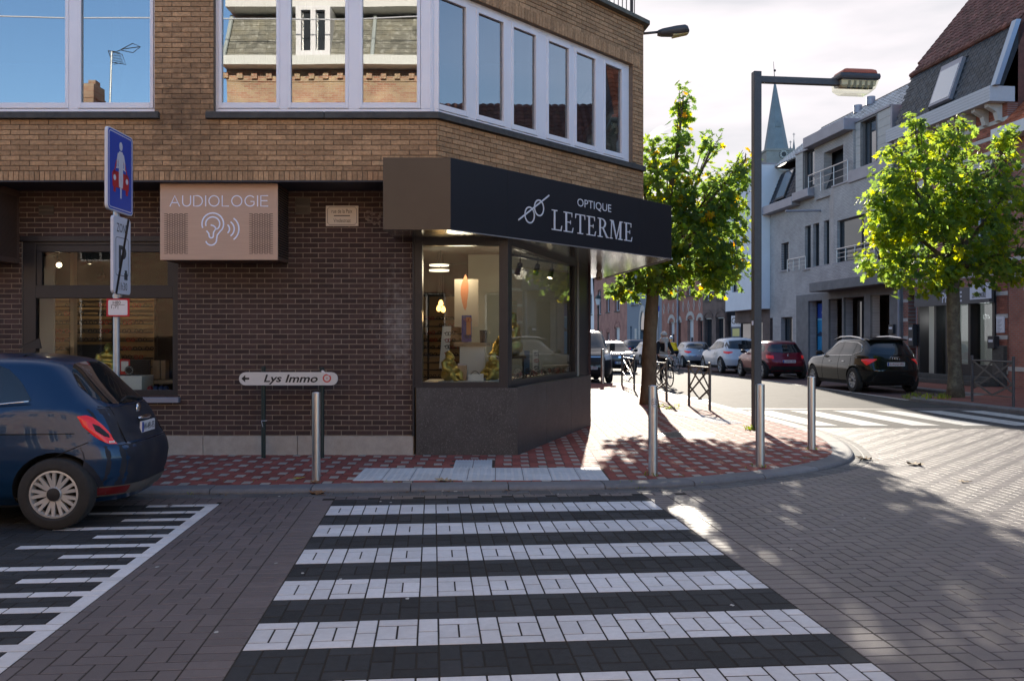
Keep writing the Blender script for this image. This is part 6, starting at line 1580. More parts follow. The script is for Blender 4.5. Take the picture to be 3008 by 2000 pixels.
car('people_carrier','white people carrier with dark rear window parked between red and silver cars','car',loc,rz,suv_rows(4.40,1.86,1.64,tailx=.60,hood=1.05,hoodlen=.95,ws=.95,belt=1.08),white,4.40,2.73,.80,.37,rimf=.70,spokes=5,style='double',n=4.4,group='cars parked along the right side of the main street',
  side_glass=[(.70,1.6,[(.70,1.18),(1.6,1.10)],[(.70,1.24),(.9,1.42),(1.6,1.48)]),(1.66,2.8,[(1.66,1.10),(2.8,1.05)],[(1.66,1.48),(2.1,1.43),(2.8,1.10)])],
  rear_glass=(-.72,.72,[(-.72,1.14),(0,1.10),(.72,1.14)],[(-.72,1.28),(-.6,1.48),(0,1.52),(.6,1.48),(.72,1.28)]),
  tail=[(.52,1.05,[(.52,.96),(.75,.90),(1.05,.95)],[(.52,1.0),(1.05,1.02)])],plate=('1-XKD-207',.80,False,.52,.11,'platered'),mirror=(2.95,1.12,.86),handles=[(1.4,.92)],doors=[(1.63,.35,1.63,1.08)],lower=(.24,.38),emblem=(1.0,'disc'))
silver=paint('silver paint',(.36,.38,.42),metal=.5,rough=.3)
loc,rz=place(2007,1079,.70,1.73,(-.055,1),.31)
sc,_b=car('hatchback','silver hatchback beside the yellow cyclist','car',loc,rz,suv_rows(4.06,1.73,1.45,tailx=.58,hood=.96,hoodlen=.95,ws=.72,belt=1.0),silver,4.06,2.59,.68,.315,rimf=.66,spokes=7,n=4.2,group='cars parked along the right side of the main street',
  side_glass=[(.80,1.6,[(.80,1.08),(1.6,1.03)],[(.80,1.14),(.95,1.26),(1.6,1.33)]),(1.66,2.5,[(1.66,1.03),(2.5,1.0)],[(1.66,1.33),(2.0,1.30),(2.5,1.03)])],
  rear_glass=(-.64,.64,[(-.64,1.10),(0,1.01),(.64,1.10)],[(-.64,1.16),(-.52,1.30),(0,1.34),(.52,1.30),(.64,1.16)]),
  tail=[(.45,.95,[(.45,.85),(.65,.79),(.95,.86)],[(.45,.90),(.95,.94)])],plate=('1-TFB-618',.66,False,.52,.11,'platered'),mirror=(2.6,1.05,.82),lower=(.22,.30),bumper=.10,emblem=(.90,'disc'))
bluegrey=paint('blue grey paint',(.045,.065,.11),metal=.4,rough=.3)
loc,rz=place(1893+2,1062,.7,1.78,(-.05,1),.34); 
cb,_b=car('hatchback','blue grey crossover seen from behind just left of the plane tree trunk','car',(at(1878,0,58).x-.0,58.0,0),rz,suv_rows(4.12,1.78,1.57,tailx=.60,hood=1.02,hoodlen=.95,ws=.8,belt=1.06),bluegrey,4.12,2.6,.72,.34,rimf=.64,spokes=5,n=4.2,
  side_glass=[(.70,1.6,[(.70,1.16),(1.6,1.09)],[(.70,1.22),(.9,1.36),(1.6,1.43)]),(1.66,2.6,[(1.66,1.09),(2.6,1.05)],[(1.66,1.43),(2.1,1.38),(2.6,1.09)])],
  rear_glass=(-.68,.68,[(-.68,1.14),(0,1.08),(.68,1.14)],[(-.68,1.24),(-.56,1.42),(0,1.45),(.56,1.42),(.68,1.24)]),tail=[(.52,.95,[(.52,.92),(.95,.90)],[(.52,1.0),(.95,1.02)])],plate=('1-KLA-350',.78,False,.52,.11,'platered'),lower=(.24,.42),emblem=(.98,'disc'))
# far parked cars, only their tops show
for i,(x,y0,col,lab) in enumerate(((8.55,53.5,silver,'pale silver car parked farther on behind the scarfed cyclist'),(8.1,66,black,'dark car far up the right side of the main street'))):
    c=copy_tree(sc); c.location=(x,y0,0); c['label']=lab
    if col is not silver:
        for ch in c.children:
            if ch.name.startswith('body'):
                ch.data=ch.data.copy(); ch.data.materials[0]=col
# ---- dark van facing us, parked at the left kerb
vanp=paint('dark blue grey van paint',(.022,.026,.034),metal=.4,rough=.3)
v_rows=[(.22,.1,4.70,.82),(.34,.03,4.84,.90),(.52,.0,4.90,.925),(.80,.0,4.88,.93),(1.00,.0,4.78,.925),(1.10,.0,4.55,.915),(1.18,.02,4.15,.90),(1.26,.03,4.0,.885),(1.50,.06,3.72,.84),(1.75,.12,3.38,.78),(1.84,.2,3.16,.72),(1.88,.4,2.9,.6),(1.90,.8,2.4,.3)]
vh=Vector((.06,-1,0)); zc=gp(1788,1124,0.)
va=math.atan2(vh.y,vh.x); vl=Vector((-vh.normalized().y,vh.normalized().x,0)); vc=zc-vl*(.93-.12)-vh.normalized()*3.95
vt,vB=car('van','dark van with lit headlamp facing us at the left kerb','van',(vc.x,vc.y,0),va,v_rows,vanp,4.90,3.0,.92,.335,rimf=.62,spokes=8,n=5,
  side_glass=[(2.5,3.55,[(2.5,1.25),(3.55,1.20)],[(2.5,1.68),(3.0,1.66),(3.55,1.30)])],
  front_glass=(-.78,.78,[(-.78,1.30),(0,1.24),(.78,1.30)],[(-.78,1.45),(-.66,1.72),(0,1.78),(.66,1.72),(.78,1.45)]),
  head=[(.52,.86,[(.52,.83),(.86,.86)],[(.52,1.02),(.86,1.08)])],grille=[(-.50,.50,.93,.96,'chrome'),(-.55,.55,.66,.90,'trim'),(-.60,.60,.34,.58,'trim')],plate=('1-VGE-395',.56,True,.52,.11,'platered'),mirror=None,lower=(.24,.32),handles=[])
mb=MB(); 
for s in (1,-1): mb.box(3.55,3.68,s*1.0-.09,s*1.0+.09,1.14,1.42)
mb.build('wing_mirror',M['trim'],vt,bevel=.03)
# ---- dark hatchback behind the van, driving towards us
dk=paint('dark grey car paint',(.04,.046,.055),metal=.45,rough=.3)
h2=Vector((.05,-1,0)); p=gp(1862,1094,0.); a2=math.atan2(h2.y,h2.x); l2=Vector((-h2.normalized().y,h2.normalized().x,0)); 
hc=p-l2*(.86-.1)-h2.normalized()*3.25
car('hatchback','dark grey hatchback with a lion badge on the front coming behind the van','car',(hc.x,hc.y,0),a2,suv_rows(4.03,1.75,1.47,tailx=.55,hood=.96,hoodlen=1.05,ws=.78,belt=1.0),dk,4.03,2.54,.68,.31,rimf=.64,spokes=6,n=4.0,
  side_glass=[(.8,1.6,[(.8,1.06),(1.6,1.02)],[(.8,1.15),(1.0,1.28),(1.6,1.34)]),(1.66,2.4,[(1.66,1.02),(2.4,.99)],[(1.66,1.34),(1.95,1.31),(2.4,1.03)])],
  front_glass=(-.70,.70,[(-.70,1.03),(0,.99),(.70,1.03)],[(-.70,1.10),(-.56,1.34),(0,1.38),(.56,1.34),(.70,1.10)]),head=[(.44,.82,[(.44,.70),(.82,.78)],[(.44,.80),(.82,.94)])],grille=[(-.4,.4,.36,.56,'trim'),(-.10,.10,.70,.80,'chrome')],plate=('1-BVI-728',.48,True,.52,.11,'ink'),mirror=(2.75,1.03,.84),lower=(.2,.26))
# ================================================================ cyclists
def bicycle(label,rear,front,color,rz_unused=0):
    rear=Vector(rear); front=Vector(front); wb=(front-rear).length; h=(front-rear).normalized(); rz=math.atan2(h.y,h.x)
    t=thing('bicycle',label,'bicycle',(rear.x,rear.y,0),rz=rz); k=wb/1.05; R=.335
    for x,nm in ((0,'wheel'),(wb,'wheel')):
        mb=MB(); mb.torus((x,0,R),R-.016,.019,axis='Y',n=36,k=6); w=mb.build('wheel',M['tyre'],t,smooth=True)
        mb=MB()
        for i in range(16): a=i*math.pi/8; mb.tube((x,.018*(-1)**i,R),(x+(R-.03)*math.cos(a),0,R+(R-.03)*math.sin(a)),.0022,n=3,caps=False)
        mb.torus((x,0,R),R-.037,.009,axis='Y',n=30,k=4); mb.tube((x,-.03,R),(x,.03,R),.02,n=8); mb.build('spokes',M['alloy'],w)
    bb=(.44*k,0,.28); sp=(.34*k,0,.80); hd=(.84*k,0,.84); hb=(.87*k,0,.66)
    mb=MB()
    for a,b,r in ((bb,sp,.016),(bb,hb,.018),(sp,hd,.016),(hb,hd,.018)): mb.tube(a,b,r,n=8)
    for s in (-1,1): mb.tube((0,s*.05,R),bb,.010,n=6); mb.tube((0,s*.05,R),sp,.009,n=6); mb.tube(hb,(wb,s*.05,R),.012,n=6)
    mb.build('frame',color,t,smooth='auto')
    mb=MB(); mb.tube(hd,(.82*k,0,1.0),.014,n=8); mb.path([(.74*k,-.29,1.02),(.82*k,-.26,1.03),(.87*k,-.10,1.02),(.87*k,.10,1.02),(.82*k,.26,1.03),(.74*k,.29,1.02)],.013,8); mb.build('handlebar',M['chrome'],t,smooth=True)
    mb=MB(); mb.ball((.31*k,0,.93),.13,.075,.035); mb.tube(sp,(.31*k,0,.92),.013,n=6); mb.build('saddle',M['trim'],t,smooth=True)
    mb=MB(); mb.torus((.44*k,-.04,.28),.09,.008,axis='Y',n=24,k=5); mb.tube((.44*k,-.07,.28),(.44*k+.10,-.07,.14),.010,n=6); mb.tube((.44*k,.07,.28),(.44*k-.10,.07,.42),.010,n=6); mb.box(.50*k,.60*k,-.14,-.06,.125,.145); mb.box(.30*k,.40*k,.06,.14,.41,.43); mb.build('pedals',M['trim'],t)
    mb=MB(); mb.path([(-(R+.03)*math.cos(a),0,R+(R+.03)*math.sin(a)) for a in np.linspace(-.1,1.9,12)],.012,6); mb.path([(wb+(R+.03)*math.cos(a),0,R+(R+.03)*math.sin(a)) for a in np.linspace(.5,2.0,10)],.012,6); mb.build('mudguard',color,t,smooth=True)
    mb=MB(); mb.ball((.93*k,0,.92),.045,.045,.045); mb.build('lamp',M['headlamp'],t,smooth=True)
    return t,k,rz
skin=mat('skin',(.50,.30,.23),.55)
def limb(b,*pts):
    for p,q in zip(pts,pts[1:]):
        b.tube(p[:3],q[:3],p[3],q[3],n=12); b.ball(p[:3],p[3],n=12,k=8); b.ball(q[:3],q[3],n=12,k=8)
def hand(b,w,d,side):
    """palm and five curled fingers around a grip; w wrist, d forward direction"""
    w=Vector(w); d=Vector(d).normalized(); s=Vector((0,1,0)); 
    b.ball(w+d*.045,.042,.038,.02,n=10,k=7)
    for i,(o,l) in enumerate(((-.030,.062),(-.010,.070),(.010,.066),(.028,.052))):
        k=w+d*.075+s*o; m_=k+d*l*.45+Vector((0,0,-.012)); e=m_+Vector((0,0,-l*.5))-d*.008
        limb(b,(*k,.0095),(*m_,.009),(*e,.0078))
    k=w+d*.02+s*(-side*.038); m_=k+d*.03+s*(-side*.012)+Vector((0,0,-.018)); limb(b,(*k,.011),(*m_,.010),(*(m_+d*.022+Vector((0,0,-.016))),.009))
def head(b,c,f,s=1.):
    """skull, jaw, nose, ears; f is the facing direction in the local frame"""
    c=Vector(c); f=Vector(f).normalized(); r=f.cross(Vector((0,0,1))).normalized(); q=Matrix((f,-r,(0,0,1))).transposed().to_quaternion()
    B=lambda x,y,z,rx,ry,rz_: b.ball(c+f*x*s+(-r)*y*s+Vector((0,0,z*s)),rx*s,ry*s,rz_*s,n=14,k=10,q=q)
    B(-.01,0,.03,.098,.078,.105); B(.03,0,-.05,.07,.058,.07); B(.045,0,-.095,.03,.032,.022); B(.095,0,-.015,.018,.014,.026)
    for k in (-1,1): B(-.005,k*.078,-.01,.018,.010,.03); B(.072,k*.032,.022,.02,.022,.010)
    B(.083,0,-.058,.012,.026,.008)
    return c,f,r
M['coat']=mat('black coat',(.014,.015,.018),.85,noise=.2,nscale=20); M['wool']=mat('cream wool',(.55,.51,.46),.95,noise=.25,nscale=60,bump=.8,bscale=60); M['jeans']=mat('dark trousers',(.012,.013,.018),.85); M['bagtan']=mat('beige bag',(.42,.35,.28),.7)
M['shoe']=mat('dark shoe',(.015,.015,.015),.5); M['yellowj']=mat('yellow jersey',(.75,.47,.0),.7,noise=.1,nscale=15); M['shorts']=mat('black cycling shorts',(.008,.010,.02),.7)
def rider(kind,bike,k,rz,label):
    """seated cyclist in the bicycle's own frame (x forward)"""
    t=thing('person',label,'person',tuple(bike.location),rz=rz)
    lean=.12 if kind=='woman' else .42
    hip=Vector((.30*k,0,.96)); sh=hip+Vector((lean*1.05,0,.47 if kind=='woman' else .36)); nk=sh+Vector((.03 if kind=='woman' else .08,0,.10)); hc=nk+Vector((.04 if kind=='woman' else .08,0,.14))
    body=MB()
    # skin: head, neck, hands (and calves for the racer)
    head(body,hc,(1,.0 if kind=='woman' else 0,-.05 if kind=='woman' else -.1)); limb(body,(*(nk+Vector((0,0,-.05))),.055),(*(hc+Vector((-.01,0,-.06))),.052))
    gr=[Vector((.74*k,s*.28,1.035)) for s in (-1,1)]
    el=[sh+Vector((.13,s*.27,-.27)) for s in (-1,1)]
    limb(body,(*(nk+Vector((0,0,-.05))),.06),(*sh,.08))
    for i,s in enumerate((-1,1)):
        limb(body,(*sh,.07),(*(sh+Vector((0,s*.16,.0))),.045),(*el[i],.036),(*(gr[i]+Vector((-.06,0,.02))),.026)); hand(body,gr[i]+Vector((-.06,0,.02)),(1,0,-.1),s)
    limb(body,(*sh,.08),(*hip,.09))
    ft=[Vector((.50*k+.05,-.11,.17)),Vector((.34*k+.02,.11,.46))]
    kn=[]
    for i,s in enumerate((-1,1)):
        an=ft[i]+Vector((-.06,0,.07)); d=an-hip; L1,L2=.45,.44; D=min(d.length,.875); mid=hip+d*(L1*L1-L2*L2+D*D)/(2*D*D); hgt=math.sqrt(max(0,L1*L1-((L1*L1-L2*L2+D*D)/(2*D))**2)); up=Vector((-d.z,0,d.x)).normalized(); up=up if up.x>0 else -up
        K=mid+up*hgt; K.y=s*.12; kn.append((K,an)); limb(body,(*hip,.08),(hip.x,s*.09,hip.z-.02,.075),(*K,.05),(*(K+(an-K)*.35),.052),(*an,.035))
    blob('body',body,skin,t,voxel=.012,smooth=2)
    # clothing over it
    cl=MB()
    q=Matrix.Rotation(-math.atan2(sh.x-hip.x,sh.z-hip.z)*-1,3,'Y').to_quaternion()
    w=.19 if kind=='woman' else .20
    cl.ball(hip+Vector((0,0,.04)),.13,.18,.13,n=16,k=10); cl.ball((hip+sh)/2,.125,.165,.22,n=16,k=10,q=q); cl.ball(sh+Vector((0,0,-.06)),.12,w,.13,n=16,k=10,q=q)
    limb(cl,(*(hip+Vector((0,0,.05))),.135),(*(sh+Vector((0,0,-.05))),.125))
    for i,s in enumerate((-1,1)):
        S=sh+Vector((0,s*.17,.0)); E=el[i]; G=gr[i]+Vector((-.07,0,.02))
        limb(cl,(*sh,.09),(*S,.07),(*E,.055),(*(G if kind=='woman' else E+(G-E)*.75),.042))
    blob('coat' if kind=='woman' else 'jersey',cl,M['coat'] if kind=='woman' else M['yellowj'],t,voxel=.014,smooth=3)
    tr=MB()
    tr.ball(hip+Vector((0,0,-.02)),.15,.185,.13,n=16,k=10)
    for i,s in enumerate((-1,1)):
        K,an=kn[i]; e=an if kind=='woman' else K+(an-K)*.05
        limb(tr,(hip.x,s*.09,hip.z-.02,.095),(*K,.062),*([(*(K+(an-K)*.35),.06),(*an,.05)] if kind=='woman' else []))
    blob('trousers' if kind=='woman' else 'shorts',tr,M['jeans'] if kind=='woman' else M['shorts'],t,voxel=.014,smooth=3)
    for i in (0,1):
        sm_=MB(); a=kn[i][1]; sm_.ball(a+Vector((.07,0,-.065)),.125,.045,.045,n=12,k=8); sm_.ball(a+Vector((0,0,-.03)),.05,.045,.05,n=10,k=7); blob('shoe',sm_,M['shoe'],t,voxel=.012,smooth=2)
    if kind=='woman':
        hb=MB(); hb.ball(hc+Vector((-.012,0,.055)),.115,.098,.10,n=16,k=10); hb.torus(hc+Vector((-.012,0,.05)),.098,.022,axis='Z',n=20,k=6); hb.ball(hc+Vector((-.05,0,.0)),.085,.088,.12); blob('knitted_hat',hb,M['wool'],t,voxel=.010,smooth=2)
        sc_=MB()
        for j in range(3): sc_.torus(nk+Vector((.02+.015*j,0,-.01+.045*j-.04)),.115-.012*j,.052,axis='Z',n=22,k=8)
        limb(sc_,(*(nk+Vector((.13,.03,-.06))),.055),(*(nk+Vector((.17,.03,-.24))),.05),(*(nk+Vector((.16,.02,-.36))),.045)); blob('scarf',sc_,M['wool'],t,voxel=.012,smooth=2)
        fe=MB()
        for s in (-1,1): fe.ball(hc+Vector((.083,s*.032,.008)),.010,.014,.008,n=8,k=6)
        fe.build('eyes',M['shoe'],t,smooth=True); li=MB(); li.ball(hc+Vector((.092,0,-.058)),.006,.024,.007,n=8,k=6); li.build('lips',mat('lips',(.35,.12,.10),.5),t,smooth=True)
    else:
        hb=MB(); hb.ball(hc+Vector((-.02,0,.045)),.135,.098,.095,n=18,k=10)
        for s in (-.045,0,.045): hb.path([hc+Vector((.11*math.cos(a)-.02,s,.045+.102*math.sin(a))) for a in np.linspace(.2,2.9,9)],.018,6)
        blob('helmet',hb,mat('white black helmet',(.5,.5,.5),.4),t,voxel=.010,smooth=1)
        pk=MB(); pk.ball(hip+Vector((.02,0,.16)),.06,.13,.06); pk.build('jersey_pocket',M['yellowj'],t,smooth=True)
        fe=MB()
        for s in (-1,1): fe.ball(hc+Vector((.083,s*.032,.008)),.010,.014,.008,n=8,k=6)
        fe.build('eyes',M['shoe'],t,smooth=True)
    return t
wr=gp(1938,1131,0.); wf=gp(1967,1138.5,0.); d=(wf-wr).normalized(); wf=wr+d*1.12
d=Vector((.17,-1,0)).normalized(); wr=Vector((4.98,30.55,0)); wf=wr+d*1.10
b1,k1,r1=bicycle('black town bicycle ridden by the woman in the cream scarf',wr,wf,mat('black bicycle paint',(.02,.02,.022),.35))
p1=rider('woman',b1,k1,r1,'woman in a cream knitted hat and scarf riding a bicycle towards us')
# sling bag held by a strap across the coat
bag=thing('shoulder_bag','beige shoulder bag hanging in front of the woman on the bicycle','bag',tuple(b1.location),rz=r1); mb=MB()
hb=Vector((.52*k1,-.03,1.05)); mb.hexa([hb+Vector(v) for v in ((-.05,-.16,-.10),(.05,-.16,-.10),(.05,.16,-.14),(-.05,.16,-.14),(-.03,-.15,.12),(.03,-.15,.12),(.03,.15,.06),(-.03,.15,.06))]); mb.build('pouch',M['bagtan'],bag,bevel=.03); mb=MB(); mb.path([hb+Vector((.0,-.14,.10)),(.46*k1,-.12,1.30),(.40*k1,.05,1.47),(.30*k1,.14,1.40)],.010,5); mb.build('strap',M['bagtan'],bag)
cr=Vector((at(1992,0,44).x,44.2,0)); d=Vector((-.17,1,0)).normalized()
b2,k2,r2=bicycle('white racing bicycle of the cyclist in yellow',cr,cr+d*1.05,mat('white bicycle paint',(.55,.55,.55),.35))
p2=rider('man',b2,k2,r2,'cyclist in a yellow jersey and helmet riding away up the street')
# ================================================================ plane trees
M['bark']=mat('plane tree bark',(.14,.095,.055),.85,noise=.35,nscale=9,stretch=(1,1,.5),bump=.8,bscale=22,stain=.4,stscale=5,staincol=(.25,.20,.12))
M['bark2']=mat('mottled plane bark',(.10,.08,.055),.85,noise=.4,nscale=9,bump=.8,bscale=22,stain=.6,stscale=6,staincol=(.26,.24,.15))
M['leaf']=mat('plane leaves',(.05,.1,.02),.5,transl=.62,tonecol=[(0,(.026,.054,.020)),(.40,(.048,.092,.020)),(.68,(.085,.13,.016)),(.92,(.14,.16,.014)),(.985,(.19,.17,.012)),(1,(.24,.15,.012))])
PLANE=[(0,0),(.16,-.22),(.42,-.20),(.30,.02),(.56,.22),(.30,.30),(.28,.56),(.10,.50),(0,.86),(-.10,.50),(-.28,.56),(-.30,.30),(-.56,.22),(-.30,.02),(-.42,-.20),(-.16,-.22)]
def tree(label,base,tr,trunk_top,Y,ells,nleaf,size,bark,seed,tips=(),zoff=0.,yellow=0.):
    R=random.Random(seed); t=thing('plane_tree',label,'tree',tuple(base),'plane trees along the main street'); base=Vector(base)
    top=Vector(trunk_top); P=[]; rr=[]
    N=14
    for i in range(N+1):
        q=i/N; p=base.lerp(top,q)+Vector((.03*math.sin(q*5+seed),.03*math.cos(q*4),0)); P.append(p); rr.append(tr*(1-.22*q)*(1+.35*math.exp(-q*14))*(1+.05*math.sin(q*23)))
    P[0]=base-Vector((0,0,.05)); mb=MB(); mb.path(P,rr,16)
    vs=[]; 
    mb.build('trunk',bark,t,smooth=True)
    C=[]
    for (x,y,rx,ry,dy,rd,w) in ells:
        c=at(x,y,Y+dy); s=(Y+dy)/F_PX; C.append((c,rx*s,rd,ry*s,w))
    tw=sum(c[4] for c in C); leaf=MB(); br=MB()
    # limbs towards the crown masses
    for (c,rx,ry,rz,w) in C:
        st=P[int(N*R.uniform(.86,.99))]; mid=(st+c)/2+Vector((R.uniform(-.15,.15),R.uniform(-.15,.15),R.uniform(0,.25))); end=c+Vector((0,0,rz*.5)); br.path([st,mid,c,end],[tr*.38,tr*.25,tr*.14,.008],7)
        for k in range(5):
            e=c+Vector((R.uniform(-1,1)*rx,R.uniform(-1,1)*ry,R.uniform(-.7,1)*rz))*.0+Vector((R.uniform(-.8,.8)*rx,R.uniform(-.8,.8)*ry,R.uniform(-.6,.9)*rz)); s0=mid.lerp(c,R.random()); br.path([s0,(s0+e)/2+Vector((0,0,.08)),e],[tr*.12,tr*.07,.005],5)
    br.build('limbs',bark,t,smooth=True)
    # leaf sprays: a twig tip with leaves hanging round it, so that gaps and clumps form
    n=0
    while n<nleaf:
        r=R.random()*tw; acc=0
        for cc in C:
            acc+=cc[4]
            if r<=acc: break
        c,rx,ry,rz,w=cc
        while True:
            v=Vector((R.uniform(-1,1),R.uniform(-1,1),R.uniform(-1,1)))
            if v.length<=1: break
        v=v*(v.length**-.35 if v.length>.05 else 1)*.92
        if v.length>1.05: continue
        sc=c+Vector((v.x*rx,v.y*ry,v.z*rz)); out=Vector((v.x,v.y,v.z*.6+.25)).normalized() if v.length>.1 else Vector((0,0,1))
        tone0=R.random()
        for k in range(R.randint(5,10)):
            p=sc+Vector((R.gauss(0,.11),R.gauss(0,.11),R.gauss(0,.11)))
            sz=size*R.uniform(.55,1.25)
            nd=(out*.6+Vector((R.uniform(-1,1),R.uniform(-1,1),R.uniform(-.2,1.2)))).normalized()
            ax=nd.orthogonal().normalized(); q=Matrix.Rotation(R.uniform(0,6.28),3,nd); ax=q@ax; ay=nd.cross(ax)
            if ay.z>0 and R.random()<.7: ay=-ay; ax=-ax
            vs=[p+ax*(a*sz)+ay*(b*sz)+nd*(sz*(-.25*(a*a)+.06*math.sin(b*5+k))) for a,b in PLANE]
            cx=p+ay*(.2*sz)+nd*sz*.02
            leaf.add([cx]+vs,[(0,1+i,1+(i+1)%16) for i in range(16)],0,min(.999,max(0,(.55*tone0+.45*R.random())*.93+yellow+ (.12 if v.z<-.62 else 0)))); n+=1
    leaf.build('crown',M['leaf'],t,tones=True)
    return t
b=gp(1907,1187,.05); Yt=b.y
tree('plane tree with a thick brown trunk standing on the shop pavement',b,.178,at(1917,770,Yt),Yt,
  [(2010,720,150,120,0,1.3,9),(1900,780,95,95,-.2,1.1,4),(1830,700,80,120,.4,.9,2.6),(2120,690,85,150,.2,1.1,5),(1960,560,95,100,0,1.1,5),(2070,590,95,90,.1,1.1,4.5),(2160,560,50,80,0,.8,2.2),(1995,430,42,90,0,.55,1.7),(2006,310,14,70,0,.2,.35),(1920,440,32,60,0,.4,.7),(1885,520,40,60,.3,.6,1),(2088,440,38,50,0,.45,.8),(2190,470,24,40,0,.35,.4),(2130,800,80,55,0,.9,2.0),(1850,850,60,30,0,.6,.9),(2000,830,110,40,.1,.9,1.6)],5600,.172,M['bark'],3,yellow=.05)
b=gp(2806,1166,.11); Yt=b.y
tree('plane tree with mottled straight trunk in front of the phone shop',b,.17,at(2800,720,Yt),Yt,
  [(2770,690,200,150,0,1.5,10),(2690,590,120,130,-.2,1.2,5),(2850,560,110,130,0,1.2,5),(2640,500,75,90,.1,.8,2.4),(2760,450,70,80,0,.9,2.4),(2815,390,30,60,0,.5,.7),(2690,390,28,50,0,.4,.7),(2960,560,75,110,.2,.9,3),(2955,430,30,50,0,.4,.7),(2600,620,65,110,0,.8,2.2),(2580,760,60,60,0,.7,1.4),(2700,810,130,55,0,1.1,3),(2870,790,130,70,0,1.2,3.4),(2990,740,80,110,.3,1,2.4)],6000,.18,M['bark2'],8,yellow=-.03)
# ================================================================ buildings across the main street and around
def brick_wall(name,c1,c2,cj,e,bw=.20,bh=.065,rough=.85,var=.25,mort=.009):
    m=bpy.data.materials.new(name); m.use_nodes=True; nt=m.node_tree; N=nt.nodes.new; L=nt.links.new; b=nt.nodes['Principled BSDF']
    g=N('ShaderNodeNewGeometry'); d=N('ShaderNodeVectorMath'); d.operation='DOT_PRODUCT'; d.inputs[1].default_value=(e[0],e[1],0); L(g.outputs['Position'],d.inputs[0])
    s=N('ShaderNodeSeparateXYZ'); L(g.outputs['Position'],s.inputs[0]); c=N('ShaderNodeCombineXYZ'); L(d.outputs['Value'],c.inputs[0]); L(s.outputs[2],c.inputs[1])
    br=N('ShaderNodeTexBrick'); br.inputs['Color1'].default_value=(*c1,1); br.inputs['Color2'].default_value=(*c2,1); br.inputs['Mortar'].default_value=(*cj,1); br.inputs['Scale'].default_value=1
    br.inputs['Brick Width'].default_value=bw; br.inputs['Row Height'].default_value=bh; br.inputs['Mortar Size'].default_value=mort; br.inputs['Bias'].default_value=-.1; L(c.outputs[0],br.inputs[0])
    n=N('ShaderNodeTexNoise'); n.inputs['Scale'].default_value=1.4; n.inputs['Detail'].default_value=8; L(g.outputs['Position'],n.inputs[0])
    mr=N('ShaderNodeMapRange'); mr.inputs[1].default_value=.3; mr.inputs[2].default_value=.7; mr.inputs[3].default_value=1-var; mr.inputs[4].default_value=1+var; L(n.outputs['Fac'],mr.inputs[0])
    h=N('ShaderNodeHueSaturation'); L(br.outputs['Color'],h.inputs['Color']); L(mr.outputs[0],h.inputs['Value']); L(h.outputs[0],b.inputs['Base Color']); b.inputs['Roughness'].default_value=rough
    bp=N('ShaderNodeBump'); bp.invert=True; bp.inputs['Strength'].default_value=.7; bp.inputs['Distance'].default_value=.01; L(br.outputs['Fac'],bp.inputs['Height']); L(bp.outputs[0],b.inputs['Normal'])
    return m
RF=Fr((15,27.6),(.119,-.993)); ru=lambda x,off=0: RF.u(x,off); rp_px=RF.px
eR=(RF.e.x,RF.e.y)
M['grey_brick']=brick_wall('grey brick wall',(.47,.43,.41),(.39,.355,.34),(.28,.255,.245),eR,.21,.06,var=.13)
M['redbrick']=brick_wall('red brick wall',(.30,.10,.065),(.22,.07,.05),(.26,.22,.19),eR,.20,.065)
M['redbrick2']=brick_wall('orange red brick wall',(.36,.125,.085),(.30,.10,.07),(.25,.2,.17),eR,.20,.065)
M['brownbrick']=brick_wall('brown brick wall',(.15,.095,.08),(.12,.08,.07),(.13,.11,.1),eR,.20,.065)
M['pinkbrick']=brick_wall('pink brick wall',(.36,.17,.14),(.32,.15,.12),(.3,.18,.15),eR,.20,.065,mort=.005)
M['yellowbrick']=brick_wall('yellow red brick wall',(.50,.36,.22),(.42,.17,.11),(.5,.42,.33),(1,0),.20,.065)
M['stucco']=mat('blue grey stucco',(.20,.23,.27),.9,noise=.1,bump=.2); M['render_w']=mat('white render',(.70,.70,.72),.85,noise=.05,nscale=2); M['concrete']=mat('dark grey concrete',(.18,.172,.17),.8,noise=.2,nscale=3,bump=.2)
M['zinc']=mat('zinc sheet',(.29,.28,.31),.5,metal=.35,noise=.15,nscale=2); M['clad']=mat('grey cladding board',(.46,.43,.40),.7,noise=.12,nscale=3,stretch=(1,1,6)); M['slate']=mat('dark slate',(.035,.042,.05),.55,var=.35,noise=.25,nscale=6)
M['rooftile']=mat('red brown roof tile',(.15,.062,.048),.75,var=.35,noise=.35,nscale=6,stain=.3,stscale=2,staincol=(.11,.09,.05)); M['dktile']=mat('glossy black roof tile',(.03,.034,.045),.25,var=.3,noise=.15); M['orangetile']=mat('orange roof tile',(.36,.10,.045),.75,var=.35,noise=.3,nscale=6)
M['stonew']=mat('white stone',(.50,.47,.43),.8,noise=.15,nscale=5,bump=.15); M['dkframe']=mat('anthracite window frame',(.035,.036,.04),.5); M['shut']=mat('white roller shutter',(.60,.60,.60),.5); M['steelrail']=mat('steel hand rail',(.55,.55,.56),.3,metal=.8)
M['fglass']=mat('dark window glass',(.02,.025,.03),.03,spec=.9,coat=.3); M['skytint_glass']=mat('window glass painted sky tint',(.06,.075,.09),.02,spec=1,metal=0,coat=1.)  # second glass: its paler blue base colour stands in for mirrored sky
